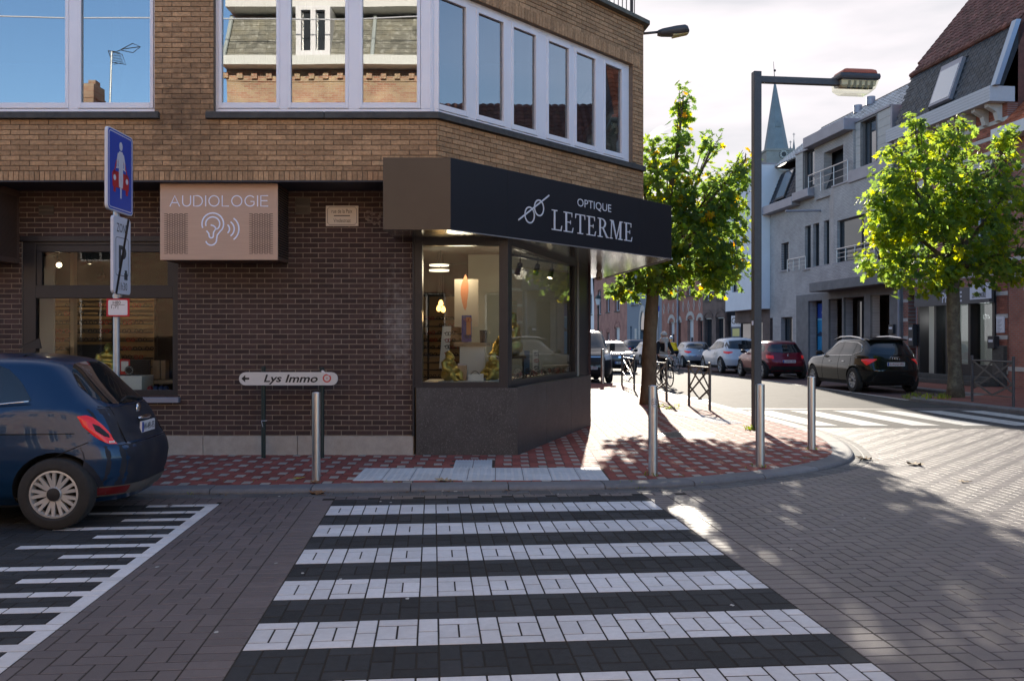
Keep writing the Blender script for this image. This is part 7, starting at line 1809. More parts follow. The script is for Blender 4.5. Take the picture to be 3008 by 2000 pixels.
def win(fr,u0,u1,z0,z1,parent,frame='dkframe',gl='fglass',off=-.14,fw=.06,split=(),name='window',shutter=0):
    if u0>u1: u0,u1=u1,u0
    if z0>z1: z0,z1=z1,z0
    mb=MB(); mb.fbox(fr,u0,u0+fw,off-.06,off,z0,z1); mb.fbox(fr,u1-fw,u1,off-.06,off,z0,z1); mb.fbox(fr,u0+fw,u1-fw,off-.06,off,z0,z0+fw); mb.fbox(fr,u0+fw,u1-fw,off-.06,off,z1-fw,z1)
    for s in split: u=u0+(u1-u0)*s; mb.fbox(fr,u-fw/2,u+fw/2,off-.05,off-.002,z0+fw,z1-fw)
    w=mb.build(name,M[frame],parent); g=MB(); g.fbox(fr,u0+fw*.5,u1-fw*.5,off-.045,off-.035,z0+fw*.5,z1-fw*.5); g.build('pane',M[gl],w)
    if shutter:
        zz=z1-(z1-z0)*shutter; g=MB(); n=int((z1-zz)/.06)
        for k in range(n): g.fbox(fr,u0+.03,u1-.03,off-.03,off+.012,zz+k*.06,zz+k*.06+.055)
        g.build('roller_shutter',M['shut'],w)
    return w
def pbox(fr,x0,y0,x1,y1,off=0):
    """pixel rectangle near the mean depth -> u0,u1,z0,z1 (z from its centre line)"""
    xm=(x0+x1)/2; a=fr.u(x0,off); b=fr.u(x1,off); return min(a,b),max(a,b),fr.px(xm,y1,off)[1],fr.px(xm,y0,off)[1]
def roof_tiles(mb,fr,u0,u1,o0,z0,o1,z1,du,rows,m=0,wave=.03,th=.02,t=None):
    """sloped field of individual tiles; o is outward depth"""
    L=math.hypot(o1-o0,z1-z0); dn=Vector((0,0,1)); 
    for r in range(rows):
        a=r/rows; b=(r+1.12)/rows; oa,za=o0+(o1-o0)*a,z0+(z1-z0)*a; ob,zb=o0+(o1-o0)*min(b,1),z0+(z1-z0)*min(b,1)
        n=int((u1-u0)/du)
        no=( (z1-z0)/L, -(o1-o0)/L )   # outward normal in (o,z)
        for k in range(n):
            ua=u0+(u1-u0)*k/n+.004; ub=u0+(u1-u0)*(k+1)/n-.004; um=(ua+ub)/2; h=th*(1+rnd.uniform(-.2,.2))
            P=lambda u,o,z,q: fr.p(u,o+no[0]*q,z+no[1]*q)
            mb.add([P(ua,oa,za,h*.6),P(um,oa,za,h+wave),P(ub,oa,za,h*.6),P(ua,ob,zb,0),P(um,ob,zb,wave),P(ub,ob,zb,0),P(ua,oa,za,-.02),P(ub,oa,za,-.02)],[(0,1,4,3),(1,2,5,4),(6,7,2,1),(6,1,0)],m,rnd.random())
def tile_field(name,parent,m,fr,u0,u1,o0,z0,o1,z1,du,rows,wave=.035,th=.025):
    """sloped field of single roof tiles: the largest ones in view are parts of their own"""
    A=fr.p(u0,o0,z0); up=(fr.n*(o1-o0)+ZX*(z1-z0)); L=up.length; up=up/L; nn=fr.e.cross(up); nn=nn if nn.z>0 or nn.dot(fr.n)>0 else -nn
    w=du-.006; l=L/rows*1.13; h=w/2
    vs=[(-h,-l/2,th*.6),(0,-l/2,th+wave),(h,-l/2,th*.6),(-h,l/2,0),(0,l/2,wave),(h,l/2,0),(-h,-l/2,-.02),(h,-l/2,-.02)]
    fs=[(0,1,4,3),(1,2,5,4),(6,7,2,1),(6,1,0)]
    me=bpy.data.meshes.new(name); me.from_pydata(vs,[],fs); me.materials.append(m); me.update()
    P=[]; n=int((u1-u0)/du)
    for r in range(rows):
        for k in range(n): P.append(A+fr.e*((k+.5)*(u1-u0)/n)+up*((r+.5)*L/rows)+nn*rnd.uniform(.0,.008))
    P.sort(key=lambda p:(0 if -20<scr(p)[0]<3030 and -20<scr(p)[1]<2000 else 1, p.y)); off=Vector(root_of(parent).location); mb=MB()
    for i,p in enumerate(P):
        if i<300 and -20<scr(p)[0]<3030 and scr(p)[1]>-20:
            o=bpy.data.objects.new(name,me); COL.objects.link(o); o.parent=parent; Mx=Matrix.Identity(4)
            for r in range(3): Mx[r][0]=fr.e[r]; Mx[r][1]=up[r]; Mx[r][2]=nn[r]; Mx[r][3]=p[r]-off[r]
            o.matrix_local=Mx
        else: mb.add([p+fr.e*a+up*b+nn*c for a,b,c in vs],fs,0,rnd.random())
    if mb.v: mb.build(name,m,parent,tones=True,kind='stuff')
# ---------------- grey apartment house
ap=thing('apartment_house','grey brick apartment house with zinc eaves, balconies and a clad top floor','building',tuple(RF.p(ru(2450),0,0)))
z5=lambda zx,zy,off=0: RF.px(2100+zx*.287,350+zy*.287,off)
uL,uM,uR=ru(2262),z5(1210,0)[0],ru(2652)
ZE=8.05
O=[]
def op(zx0,zy0,zx1,zy1,off=0):
    a=pbox(RF,2100+zx0*.287,350+zy0*.287,2100+zx1*.287,350+zy1*.287,off); return a
small=op(680,1265,757,1545); n1=op(920,1135,982,1512); n2=op(1005,1066,1068,1500); n3=op(1115,1036,1182,1490)
n1=(n1[0],n1[1],n3[2],n3[3]); n2=(n2[0],n2[1],n3[2],n3[3])
big=(z5(1262,0,.3)[0],z5(1262,0,.3)[0]+2.9,z5(1380,1450,.3)[1],z5(1380,1012,.3)[1])
zl=RF.px(2440,862)[1]
gops=[pbox(RF,2380,890,2421,1036),pbox(RF,2440,880,2480,1062),pbox(RF,2485,886,2545,1060),pbox(RF,2563,880,2620,1065)]
gops=[(a,b,.12,zl-.25) for a,b,c,d in gops]
side_ops=[pbox(RF,2244,918,2270,996),pbox(RF,2294,918,2328,1000)]
side_ops=[(a,b,.15,2.62) for a,b,c,d in side_ops]
wm=MB(); wall_panels(wm,RF,uL,uR,.1,ZE,-.3,0,[small,n1,n2,n3]+[ (a,b,.1,d) for a,b,c,d in gops]+side_ops+[(big[0]-.2,uR,big[2]-.3,big[3]+.2)]); wm.build('wall',M['grey_brick'],ap)
# bay: projecting first floor
bz0,bz1=zl+.42,z5(1210,700,.35)[1]
bayL=z5(1215,0,.35)[0]; spl=z5(835,0)[0]
mb=MB(); wall_panels(mb,RF,bayL,uR,bz0,bz1,.02,.35,[big]); mb.build('bay_wall',M['grey_brick'],ap)
mb=MB(); mb.prism([tuple(RF.p(bayL-1.1,.0,0)[:2]),tuple(RF.p(bayL,.0,0)[:2]),tuple(RF.p(bayL,.348,0)[:2])],bz0,bz1); mb.build('bay_wall',M['grey_brick'],ap)
mb=MB(); mb.fbox(RF,bayL-.05,uR,.0,.39,big[2]-.09,big[2]-.005); mb.fbox(RF,n1[0]-.1,n3[1]+.1,0,.06,n1[2]-.08,n1[2]); mb.fbox(RF,small[0]-.08,small[1]+.08,0,.06,small[2]-.07,small[2]); mb.fbox(RF,bayL-.1,uR,.0,.40,bz1,bz1+.06); mb.build('ledge',M['zinc'],ap)
for q in (small,n1,n2,n3): win(RF,*q,ap,gl='fglass')
win(RF,*big,ap,off=.22,split=(.62,),gl='fglass')
# balcony below the bay and concrete ground floor
mb=MB(); mb.fbox(RF,bayL-1.0,uR+.1,-.02,.95,zl+.05,zl+.42); mb.build('balcony_slab',M['concrete'],ap,bevel=.02)
mb=MB(); mb.fbox(RF,bayL-.9,uR+.1,.88,.95,zl+.42,zl+1.05); mb.build('balcony_wall',M['grey_brick'],ap)
def rail(fr,u0,u1,o,z,h,n,bars=2):
    mb=MB(); mb.tube(fr.p(u0,o,z+h),fr.p(u1,o,z+h),.03,n=8); 
    for k in range(bars): mb.tube(fr.p(u0,o,z+h*(k+1)/(bars+1)),fr.p(u1,o,z+h*(k+1)/(bars+1)),.012,n=6)
    for k in range(n+1): u=u0+(u1-u0)*k/n; mb.tube(fr.p(u,o,z),fr.p(u,o,z+h),.022,n=6)
    mb.tube(fr.p(u0,o,z+h),fr.p(u0,o-.3,z+h),.03,n=8)
    mb.build('balcony_rail',M['steelrail'],ap,smooth='auto')
rail(RF,big[0]+.1,big[1]+.2,.40,big[2],.55,4); rail(RF,n1[0]-1.3,n1[1],.25,n1[2]-.05,.55,3)
# concrete frame of the ground floor
mb=MB(); gx0=ru(2345); wall_panels(mb,RF,gx0,uR,.1,zl+.05,.003,.10,[(a,b,.1,d) for a,b,c,d in gops]); mb.build('concrete_frame',M['concrete'],ap)
for a,b,c,d in gops: 
    mb=MB(); mb.fbox(RF,a,b,-2.0,-1.9,.1,d); mb.build('recess_wall',M['brownbrick'],ap)
gw_=win(RF,gops[0][0]+.05,gops[0][1]-.02,.45,gops[0][3]-.1,ap,off=-.35)
po=thing('window_poster','blue travel agency window poster GigaTour with sea view','poster',tuple(RF.p(gops[0][0],0,1)))
a,b=gops[0][0]+.1,gops[0][1]-.08; FP=-.36+.02
def blue_poster(par,fr,a,b,z0,z1,off,txt):
    H=z1-z0; mb=MB(); mb.fbox(fr,a,b,off-.01,off,z0,z0+H*.72); mb.build('sea_print',mat('sea print',(.02,.22,.42),.4,noise=.35,nscale=2),par); mb=MB(); mb.fbox(fr,a,b,off-.01,off,z0+H*.75,z1); mb.build('blue_band',mat('deep blue print',(.01,.05,.28),.4),par); mb=MB(); mb.fbox(fr,a,b,off-.01,off+.001,z0+H*.72,z0+H*.75); mb.build('pale_band',mat('pale blue print',(.2,.5,.62),.4),par)
    fn=lambda p,q,o: fr.p(p,off+o,q); mb=MB(); mb.text(fn,a+(b-a)*.35,b-.01,z0+H*.80,z0+H*.88,txt,.0,.004,bold=.015); mb.stroke(fn,[(a+(b-a)*.5,z0+H*.95),(a+(b-a)*.62,z0+H*.91),(a+(b-a)*.78,z0+H*.97)],.05,0,.004); mb.build('lettering',M['signwhite'],par)
    mb=MB(); mb.fprism(fr,[(a,z0+H*.45),(b-(b-a)*.5,z0+H*.45),(b-(b-a)*.55,z0+H*.50),(a+(b-a)*.25,z0+H*.53),(a,z0+H*.49)],off,off+.003); mb.fprism(fr,[(a+(b-a)*.5,z0+H*.2),(b-.05,z0+H*.2),(b-.15,z0+H*.22),(a+(b-a)*.55,z0+H*.22)],off,off+.003); mb.build('island_print',mat('dark blue print',(.01,.03,.08),.5),par)
    mb=MB(); mb.fprism(fr,[(a+(b-a)*.45,z0+H*.32),(b-.01,z0+H*.32),(b-.01,z0+H*.66),(a+(b-a)*.45,z0+H*.66)],off,off+.0045); mb.build('photo_print',mat('cloudy print',(.35,.42,.45),.5,noise=.5,nscale=3),par)
blue_poster(po,RF,a,b,.5,gops[0][3]-.12,-.30,'GigaTour')
win(RF,gops[1][0]+.02,gops[1][1]-.02,.12,gops[1][3]-.1,ap,off=-1.2,name='door'); win(RF,gops[2][0]+.02,gops[2][1]-.02,.3,gops[2][3]-.1,ap,off=-.5,split=(.35,))
po2=thing('window_poster','second blue travel agency poster nearer the drainpipe','poster',tuple(RF.p(gops[2][1],0,1))); blue_poster(po2,RF,gops[2][1]-.9,gops[2][1]-.08,.9,gops[2][3]-.12,-.46,'GigaTour')
for a,b,c,d in side_ops: win(RF,a+.03,b-.03,.2,d-.02,ap,off=-.2,split=(.45,),name='door')
# rod on the wall
mb=MB(); mb.tube(RF.p(z5(1085,938)[0],.0,z5(1085,938)[1]),RF.p(z5(1085,938)[0]-.3,1.5,z5(1085,938)[1]),.05,n=8); mb.build('wall_rod',M['zinc'],ap)
# eaves, mansard, dormers
mb=MB(); mb.fbox(RF,uL-.05,spl+.4,-.1,.42,ZE-.30,ZE+.10); mb.build('zinc_gutter',M['zinc'],ap,bevel=.02)
cL,cR=z5(1045,0)[0],z5(1445,0)[0]
mb=MB(); mb.fbox(RF,spl+.42,cL-.02,-.1,.42,ZE-.15,ZE+.22); mb.fbox(RF,cR+.1,uR,-.1,.42,ZE-.22,ZE+.25); mb.build('zinc_gutter',M['zinc'],ap,bevel=.02)
ZR=9.87
tile_field('mansard_tile',ap,M['dktile'],RF,uL+.02,spl+.02,.10,ZE+.1,-.55,ZR-.1,.28,9)
mb=MB(); mb.add([RF.p(uL,.02,ZE),RF.p(uR,.02,ZE),RF.p(uR,-.65,ZR),RF.p(uL,-.65,ZR),RF.p(uL,-6,ZE),RF.p(uR,-6,ZE)],[(0,1,2,3),(0,3,4),(1,5,2)]); mb.build('roof_base',M['slate'],ap)
sk=op(640,640,735,860); mb=MB(); 
u0,u1=sk[0],sk[1]
def slopebox(mb,u0,u1,za,zb,t0,t1):
    oo=lambda z: .10-.65*(z-ZE-.1)/(ZR-.2-ZE); mb.hexa([RF.p(u0,oo(za)+t0,za),RF.p(u1,oo(za)+t0,za),RF.p(u1,oo(zb)+t0,zb),RF.p(u0,oo(zb)+t0,zb),RF.p(u0,oo(za)+t1,za),RF.p(u1,oo(za)+t1,za),RF.p(u1,oo(zb)+t1,zb),RF.p(u0,oo(zb)+t1,zb)])
slopebox(mb,u0,u1,ZE+.28,ZE+1.75,.0,.14); w=mb.build('roof_window',M['dkframe'],ap); mb=MB(); slopebox(mb,u0+.09,u1-.09,ZE+.38,ZE+1.65,.13,.145); mb.build('pane',M['skytint_glass'],w)
def cladwall(a,b,z0,z1,off,wins):
    mb=MB(); n=int((z1-z0)/.30)
    for k in range(n):
        za=z0+(z1-z0)*k/n; zb=z0+(z1-z0)*(k+1)/n
        iv=[(a,b)]
        for (p,q,c,d) in wins:
            if c<(za+zb)/2<d: iv=subtract(iv,p,q)
        for p,q in iv:
            m_=MB(); m_.fbox(RF,p,q,off-.05,off,za+.006,zb-.004); m_.build('cladding_board',M['clad'],ap)
    for (p,q,c,d) in wins: mb.fbox(RF,p-.05,p,off-.3,off+.03,c,d); mb.fbox(RF,q,q+.05,off-.3,off+.03,c,d); mb.fbox(RF,p-.05,q+.05,off-.3,off+.03,d,d+.05)
    mb.build('window_surround',mat('brown grey surround',(.18,.165,.16),.6),ap)
dz0,dz1=ZE+.22,ZR+.25
wA=op(920,430,1038,745); wA=(wA[0],wA[1],ZE+.35,ZE+2.05); cladwall(spl+.02,cL,dz0,dz1,.05,[wA]); win(RF,*wA,ap,gl='skytint_glass',off=-.12,split=(.3,))
wB=op(1512,140,1668,520); wB=(wB[0],wB[1],ZE+.40,ZE+2.15); uE2=z5(1812,0)[0]; cladwall(cR+.05,uE2,dz0+.1,dz1+.15,.05,[wB]); win(RF,*wB,ap,gl='skytint_glass',off=-.12,split=(.3,))
mb=MB(); mb.fbox(RF,spl+.0,cL,-.9,.10,dz1,dz1+.06); mb.fbox(RF,cR,uE2,-.9,.10,dz1+.16,dz1+.24); mb.fbox(RF,uE2,uE2+.12,-.6,.06,ZE+.3,dz1+.2); mb.build('dormer_edge',M['zinc'],ap)
# central brick bay of the top floor with its recess
rec=op(1142,320,1342,690); rec=(rec[0],rec[1],bz1+.1,ZR-.25)
mb=MB(); wall_panels(mb,RF,cL,cR,bz1-.2,ZR+.15,-.25,.12,[rec]); mb.build('bay_wall',M['grey_brick'],ap)
mb=MB(); mb.fbox(RF,rec[0],rec[1],-1.3,-1.2,rec[2],rec[3]); mb.build('recess_wall',M['zinc'],ap); win(RF,rec[0]+.5,rec[1],rec[2],rec[3]-.1,ap,off=-1.0,split=(.4,),name='terrace_door')
mb=MB(); mb.fbox(RF,cL-.25,cR+.05,-.5,.55,ZR+.15,ZR+.62); mb.build('zinc_cornice',M['zinc'],ap,bevel=.02)
rail(RF,cL-.2,cR-.1,.30,bz1+.06,.85,3)
# main roof field above
tile_field('roof_tile',ap,mat('painted sheen roof tile',(.34,.33,.32),.32,var=.3,noise=.25,nscale=4),RF,uL,uR-1.2,-.25,ZR+.30,-2.75,ZR+2.28,.27,11,wave=.045,th=.03)  # sun sheen on the tiles is put into the pale base colour
mb=MB(); mb.add([RF.p(uL,-.30,ZR+.22),RF.p(uR,-.30,ZR+.22),RF.p(uR,-2.8,ZR+2.2),RF.p(uL,-2.8,ZR+2.2),RF.p(uL,-6.5,ZR),RF.p(uR,-6.5,ZR)],[(0,1,2,3),(3,2,5,4),(0,3,4),(1,5,2)]); mb.build('roof_base',M['slate'],ap)
uu=uL
while uu<uR-1.2: mb=MB(); mb.tube(RF.p(uu,-2.77,ZR+2.28),RF.p(uu+.40,-2.77,ZR+2.29),.10,.085,n=8); mb.build('ridge_tile',M['dktile'],ap); uu+=.36

for (x,y0,y1) in ((2522,333,308),(2558,310,284)):
    pass
for k,(x,yy) in enumerate(((2520,310),(2558,285))):
    o=-2.4; u,zt=RF.px(x,yy,o); mb=MB(); mb.tube(RF.p(u,o,zt-1.1),RF.p(u,o,zt-.30),.12,n=12); mb.tube(RF.p(u,o,zt-.36),RF.p(u,o,zt),.19,n=14); mb.build('roof_vent',M['zinc'],ap,smooth='auto')
# depth of the house
mb=MB(); mb.fbox(RF,uL,uL+.2,-8,-.3,.1,ZE); mb.fbox(RF,uR-.2,uR,-8,-.3,.1,ZE); mb.fbox(RF,uL,uR,-8,-7.8,.1,ZE+2); mb.fbox(RF,uL+.2,uR-.2,-7.8,-.3,ZE-.3,ZE-.1); mb.build('wall',M['grey_brick'],ap)
mb=MB(); mb.tube(RF.p(uR-.1,.10,.1),RF.p(uR-.1,.10,ZE-.3),.05,n=8); mb.build('drainpipe',M['zinc'],ap)
# ---------------- white rendered house with overhanging upper floors
wh=thing('rendered_house','white rendered house with a tall dark window strip and overhanging upper floors','building',tuple(RF.p(ru(2190),0,0)))
uw0,uw1=ru(2131,.55),uL-.02; zw0=RF.px(2250,905,.55)[1]; zw1=RF.px(2255,470,.55)[1]
st=pbox(RF,2150,575,2172,850,.55); st=(ru(2150,.55),ru(2171,.55),zw0+1.0,zw0+6.2)
mb=MB(); wall_panels(mb,RF,uw0,uw1,zw0,zw1,-.4,.55,[st]); mb.build('wall',M['render_w'],wh); mb=MB(); mb.fbox(RF,uw0-.03,uw1+.03,-.4,.6,zw1,zw1+.06); mb.build('coping',M['zinc'],wh)
win(RF,*st,wh,off=.45,split=()); mb=MB(); mb.fbox(RF,uw0,uw1,-7,-.4,.1,zw1-.3); mb.build('rear_block',M['render_w'],wh)
g1_=(ru(2138),ru(2205),.55,2.45); g2_=(ru(2212),ru(2240),.15,2.5)
mb=MB(); wall_panels(mb,RF,uw0,uw1,.1,zw0,-.35,.0,[g1_,g2_]); mb.build('ground_floor_wall',M['brownbrick'],wh); win(RF,*g1_,wh,off=-.15,split=(.5,),name='shop_window'); win(RF,*g2_,wh,off=-.15,name='door')
gm=thing('window_poster','white and dark window poster reading GM','poster',tuple(RF.p(ru(2160),0,1.6))); a,b=ru(2148,-.12),ru(2176,-.12); zt_=RF.px(2160,927,-.12)[1]
mb=MB(); mb.fbox(RF,a,b,-.13,-.12,zt_-.62,zt_); mb.build('white_print',M['signwhite'],gm); mb=MB(); mb.fbox(RF,a,b,-.13,-.12,zt_-1.45,zt_-.62); mb.build('dark_print',mat('slate blue print',(.05,.08,.12),.5),gm)
mb=MB(); fn=lambda p,q,o:RF.p(p,-.12+o,q); mb.text(fn,a+.06,b-.06,zt_-.46,zt_-.12,'GM',0,.004,bold=.01); mb.build('lettering',M['ink'],gm); mb=MB(); mb.fbox(RF,a+.2,b-.2,-.12,-.117,zt_-1.15,zt_-.72); mb.build('yellow_note',mat('yellow note',(.6,.55,.2),.5),gm)
# ---------------- terrace houses farther on
def arch_poly(u0,u1,z0,z1,rise):
    c=(u0+u1)/2; w=(u1-u0)/2; return [(u0,z0),(u1,z0),(u1,z1-rise)]+[(c+w*math.cos(t),z1-rise+rise*math.sin(t)) for t in np.linspace(0,math.pi,9)[1:-1]]+[(u0,z1-rise)]
def terrace(name,label,x0,x1,zt,m,ops,upper,roofm='rooftile',frame='upvc',trim=None,arch=True,extra=None,rows=8):
    t=thing(name,label,'building',tuple(RF.p((ru(x0)+ru(x1))/2,0,0))); a,b=ru(x0),ru(x1)
    W=[]
    for (p,q,c,d,sh) in ops+upper:
        U0=a+(b-a)*p; U1=a+(b-a)*q; W.append((U0,U1,c,d,sh))
    mb=MB(); wall_panels(mb,RF,a,b,.08,zt,-.3,0,[w[:4] for w in W]); mb.build('wall',m,t)
    for (U0,U1,c,d,sh) in W:
        if sh=='door': win(RF,U0,U1,c,d,t,frame='dkframe',off=-.2,name='door')
        else: win(RF,U0,U1,c,d,t,frame=frame,off=-.2,split=(.5,),shutter=sh or 0)
        if trim and arch and c<3.2:
            R=MB(); cc=(U0+U1)/2; w=(U1-U0)/2
            n=11
            for k in range(n):
                t0,t1=math.pi*k/n+.03,math.pi*(k+1)/n-.03
                f=lambda r,tt:(cc+(w+r)*math.cos(tt),d-.08+(w*.55+r)*math.sin(tt))
                R.fprism(RF,[f(0,t0),f(.24,t0),f(.24,t1),f(0,t1)],-.02,.035)
            R.build('arch_stones',trim,t)
            R=MB(); R.fprism(RF,[(cc+w*math.cos(tt),d-.08+w*.55*math.sin(tt)) for tt in np.linspace(0,math.pi,12)],-.2,-.12); R.build('arch_infill',M['shut'] if sh else M['fglass'],t)
        if sh!='door': R=MB(); R.fbox(RF,U0-.06,U1+.06,-.1,.05,c-.1,c-.003); R.build('window_sill',M['sillstone'],t)
    mb=MB(); mb.fbox(RF,a,b,-.1,.25,zt,zt+.22); mb.build('gutter',M['zinc'] if trim is None else M['upvc'],t)
    mb=MB(); roof_tiles(mb,RF,a,b,.2,zt+.2,-3.6,zt+3.4,.32,rows,wave=.03); mb.build('roof_tiles',M[roofm],t,tones=True,kind='stuff')
    mb=MB(); mb.add([RF.p(a,.15,zt+.15),RF.p(b,.15,zt+.15),RF.p(b,-3.6,zt+3.3),RF.p(a,-3.6,zt+3.3),RF.p(a,-7.5,zt+.1),RF.p(b,-7.5,zt+.1),RF.p(a,-7.5,0),RF.p(b,-7.5,0),RF.p(a,-.3,0),RF.p(b,-.3,0)],[(0,1,2,3),(3,2,5,4),(0,3,4,6,8),(1,9,7,5,2),(4,5,7,6)]); mb.build('roof_base',M['slate'],t)
    if extra: extra(t,a,b)
    return t
terrace('brick_house','dark brown brick house with two arched openings next to the white house',2064,2131,6.3,M['brownbrick'],[(.08,.42,.1,2.85,'door'),(.60,.95,.1,2.85,'door')],[(.1,.35,3.9,5.6,0),(.62,.9,3.9,5.6,0)],trim=M['brownbrick'])
def dia(t,a,b):
    for k in range(8):
        u=a+(b-a)*(k+.5)/8; mb=MB(); mb.stroke(lambda p,q,o:RF.p(p,o,q),[(u,3.35),(u+.16,3.7),(u,4.05),(u-.16,3.7),(u,3.35)],.06,0,.02); mb.build('diamond_relief',M['stonew'],t)
    mb=MB(); mb.tube(RF.p(a+(b-a)*.46,.1,.1),RF.p(a+(b-a)*.46,.1,6.4),.07,n=8); mb.build('drainpipe',M['zinc'],t)
terrace('brick_house','orange red brick house with pale diamond reliefs and half closed shutters',1944,2064,6.5,M['redbrick2'],[(.20,.34,.9,2.75,.45),(.42,.50,.1,2.75,'door'),(.66,.80,.9,2.85,.6),(.90,.99,.1,2.8,'door')],[(.18,.34,4.4,5.9,0),(.64,.80,4.4,5.9,0)],trim=M['stonew'],extra=dia)
def gothic(t,a,b):
    c=a+(b-a)*.5; R=MB()
    for (r0,r1) in ((.75,1.05),):
        n=14
        for k in range(n):
            t0,t1=math.pi*k/n,math.pi*(k+1)/n-.02; f=lambda r,tt:(c+r*math.cos(tt),2.6+r*1.5*math.sin(tt)); R.fprism(RF,[f(r0,t0),f(r1,t0),f(r1,t1),f(r0,t1)],.0,.08)
        for s in (-1,1): R.fbox(RF,c+s*.9-.15,c+s*.9+.15,0,.08,.1,2.6)
    R.build('stone_arch',M['stonew'],t); mb=MB(); mb.fprism(RF,arch_poly(c-.72,c+.72,2.3,3.65,1.05),.0,.02); mb.build('arch_glass',M['fglass'],t)
    for s in (-1.9,1.9): mb=MB(); mb.fbox(RF,c+s-.3,c+s+.3,0,.1,.1,2.4); mb.build('stone_pilaster',M['stonew'],t)
terrace('stucco_house','blue grey stucco house with a tall pointed stone doorway',1842,1944,7.0,M['stucco'],[(.42,.58,.1,2.5,'door'),(.10,.16,1.0,2.6,0),(.84,.90,1.0,2.6,0)],[(.15,.35,4.3,6,0),(.6,.8,4.3,6,0)],arch=False,extra=gothic)
terrace('brick_house','long pink brick house with tall upper windows',1745,1842,7.4,M['pinkbrick'],[(.18,.28,.1,2.3,'door'),(.42,.50,.9,2.2,0),(.66,.80,.9,2.6,.7)],[(.12,.24,3.9,6.2,0),(.40,.52,4.0,6.0,0),(.66,.80,4.0,6.0,0)],trim=M['pinkbrick'])
terrace('plaster_house','pale plaster house closing the far end of the street',1660,1745,8.5,M['render_w'],[(.6,.75,1,2.5,0),(.85,.95,.1,2.5,'door')],[(.55,.72,4,6,0),(.82,.95,4,6,0)],arch=False)
# ---------------- red brick house with phone shop
rb=thing('brick_house','red brick house with white stone bands, slate mansard and a phone shop','building',tuple(RF.p(0,0,0)))
r0_,r1_=uR+.02,RF.u(2960); ZC=8.75
sw=(RF.u(2700),RF.u(2925),.15,3.0); dr=(RF.u(2668),RF.u(2692),.15,3.15)
upw=[(r0_+(r1_-r0_)*p,r0_+(r1_-r0_)*(p+.14),4.4,6.9) for p in (.12,.42,.72)]
wm=MB(); wall_panels(wm,RF,r0_,r1_,.1,ZC,-.35,0,[sw,dr]+upw); wm.build('wall',M['redbrick'],rb)
for q in upw: win(RF,*q,rb,frame='upvc',split=(.5,)); mb=MB(); mb.fbox(RF,q[0]-.15,q[1]+.15,-.1,.06,q[3],q[3]+.25); mb.fbox(RF,q[0]-.1,q[1]+.1,-.1,.08,q[2]-.15,q[2]-.002); mb.build('stone_lintel',M['stonew'],rb)
iv_all=lambda z: [w for w in [sw,dr]+upw if w[2]<z<w[3]]
for z in (.5,1.55,2.2,2.9,3.55,5.0,5.6,6.2,7.3,7.75,8.2):
    iv=[(r0_,r1_)]
    for w in iv_all(z+.06): iv=subtract(iv,w[0]-.02,w[1]+.02)
    for a,b in iv:
        if b-a>.15: mb=MB(); mb.fbox(RF,a,b,-.05,.012,z,z+.12); mb.build('stone_band',M['stonew'],rb)
mb=MB(); mb.fbox(RF,r0_-.1,r1_+.05,-.2,.62,ZC,ZC+.46); k=5
cx=mb.build('cornice',mat('pale board cornice',(.50,.49,.50),.6,noise=.05),rb)
for k in range(1,5): mb=MB(); mb.fbox(RF,r0_-.1,r1_+.051,.62,.626,ZC+.46*k/5-.004,ZC+.46*k/5+.004); mb.build('cornice_groove',M['zinc'],rb)
for k in range(9):
    u=r0_+(r1_-r0_)*(k+.5)/9; mb=MB(); mb.fprism(Fr(RF.p(u-.09,0,0)[:2],(RF.n.x,RF.n.y)),[(0.01,ZC-.55),(.12,ZC-.50),(.2,ZC-.25),(.48,ZC-.1),(.48,ZC-.002),(.01,ZC-.002)],-.18,0); mb.build('corbel',M['stonew'],rb)
zm0,zm1=ZC+.46,ZC+2.45
mb=MB()
sl=Pieces('slate',M['slate'],rb,limit=300)
ns=17
oa,ob=.35,-.35; Lm=math.hypot(ob-oa,zm1-zm0); no=Vector((0,0,0)); up=(RF.n*(ob-oa)+ZX*(zm1-zm0)).normalized(); nn=RF.e.cross(up); nn=nn if nn.dot(RF.n)>0 else -nn
rwu0,rwu1=RF.u(2750,.1),RF.u(2812,.1); rwz0,rwz1=zm0+.22,zm0+1.62
for r in range(ns):
    z=zm0+(zm1-zm0)*(r+.5)/ns; o=oa+(ob-oa)*(r+.5)/ns; du=.235; k=0; u=r0_+.05+(du/2 if r%2 else 0)
    while u<r1_-.1:
        if not(rwu0-.12<u<rwu1+.12 and rwz0-.05<z<rwz1+.05): sl.put(RF.p(u,o,z)+nn*(.018+rnd.uniform(-.003,.003)),RF.e,(up+nn*-.06).normalized(),nn,du-.008,Lm/ns*1.12,.02,.003)
        u+=du
sl.finish()
mb=MB(); mb.hexa([RF.p(r0_,oa-.02,zm0),RF.p(r1_,oa-.02,zm0),RF.p(r1_,ob-.02,zm1),RF.p(r0_,ob-.02,zm1),RF.p(r0_,oa-.2,zm0),RF.p(r1_,oa-.2,zm0),RF.p(r1_,ob-.3,zm1),RF.p(r0_,ob-.3,zm1)]); mb.build('mansard_base',M['slate'],rb)
fo=lambda z: oa+(ob-oa)*(z-zm0)/(zm1-zm0)
def mbox(mb,u0,u1,z0,z1,t0,t1): mb.hexa([RF.p(u0,fo(z0),z0)+nn*t0,RF.p(u1,fo(z0),z0)+nn*t0,RF.p(u1,fo(z1),z1)+nn*t0,RF.p(u0,fo(z1),z1)+nn*t0,RF.p(u0,fo(z0),z0)+nn*t1,RF.p(u1,fo(z0),z0)+nn*t1,RF.p(u1,fo(z1),z1)+nn*t1,RF.p(u0,fo(z1),z1)+nn*t1])
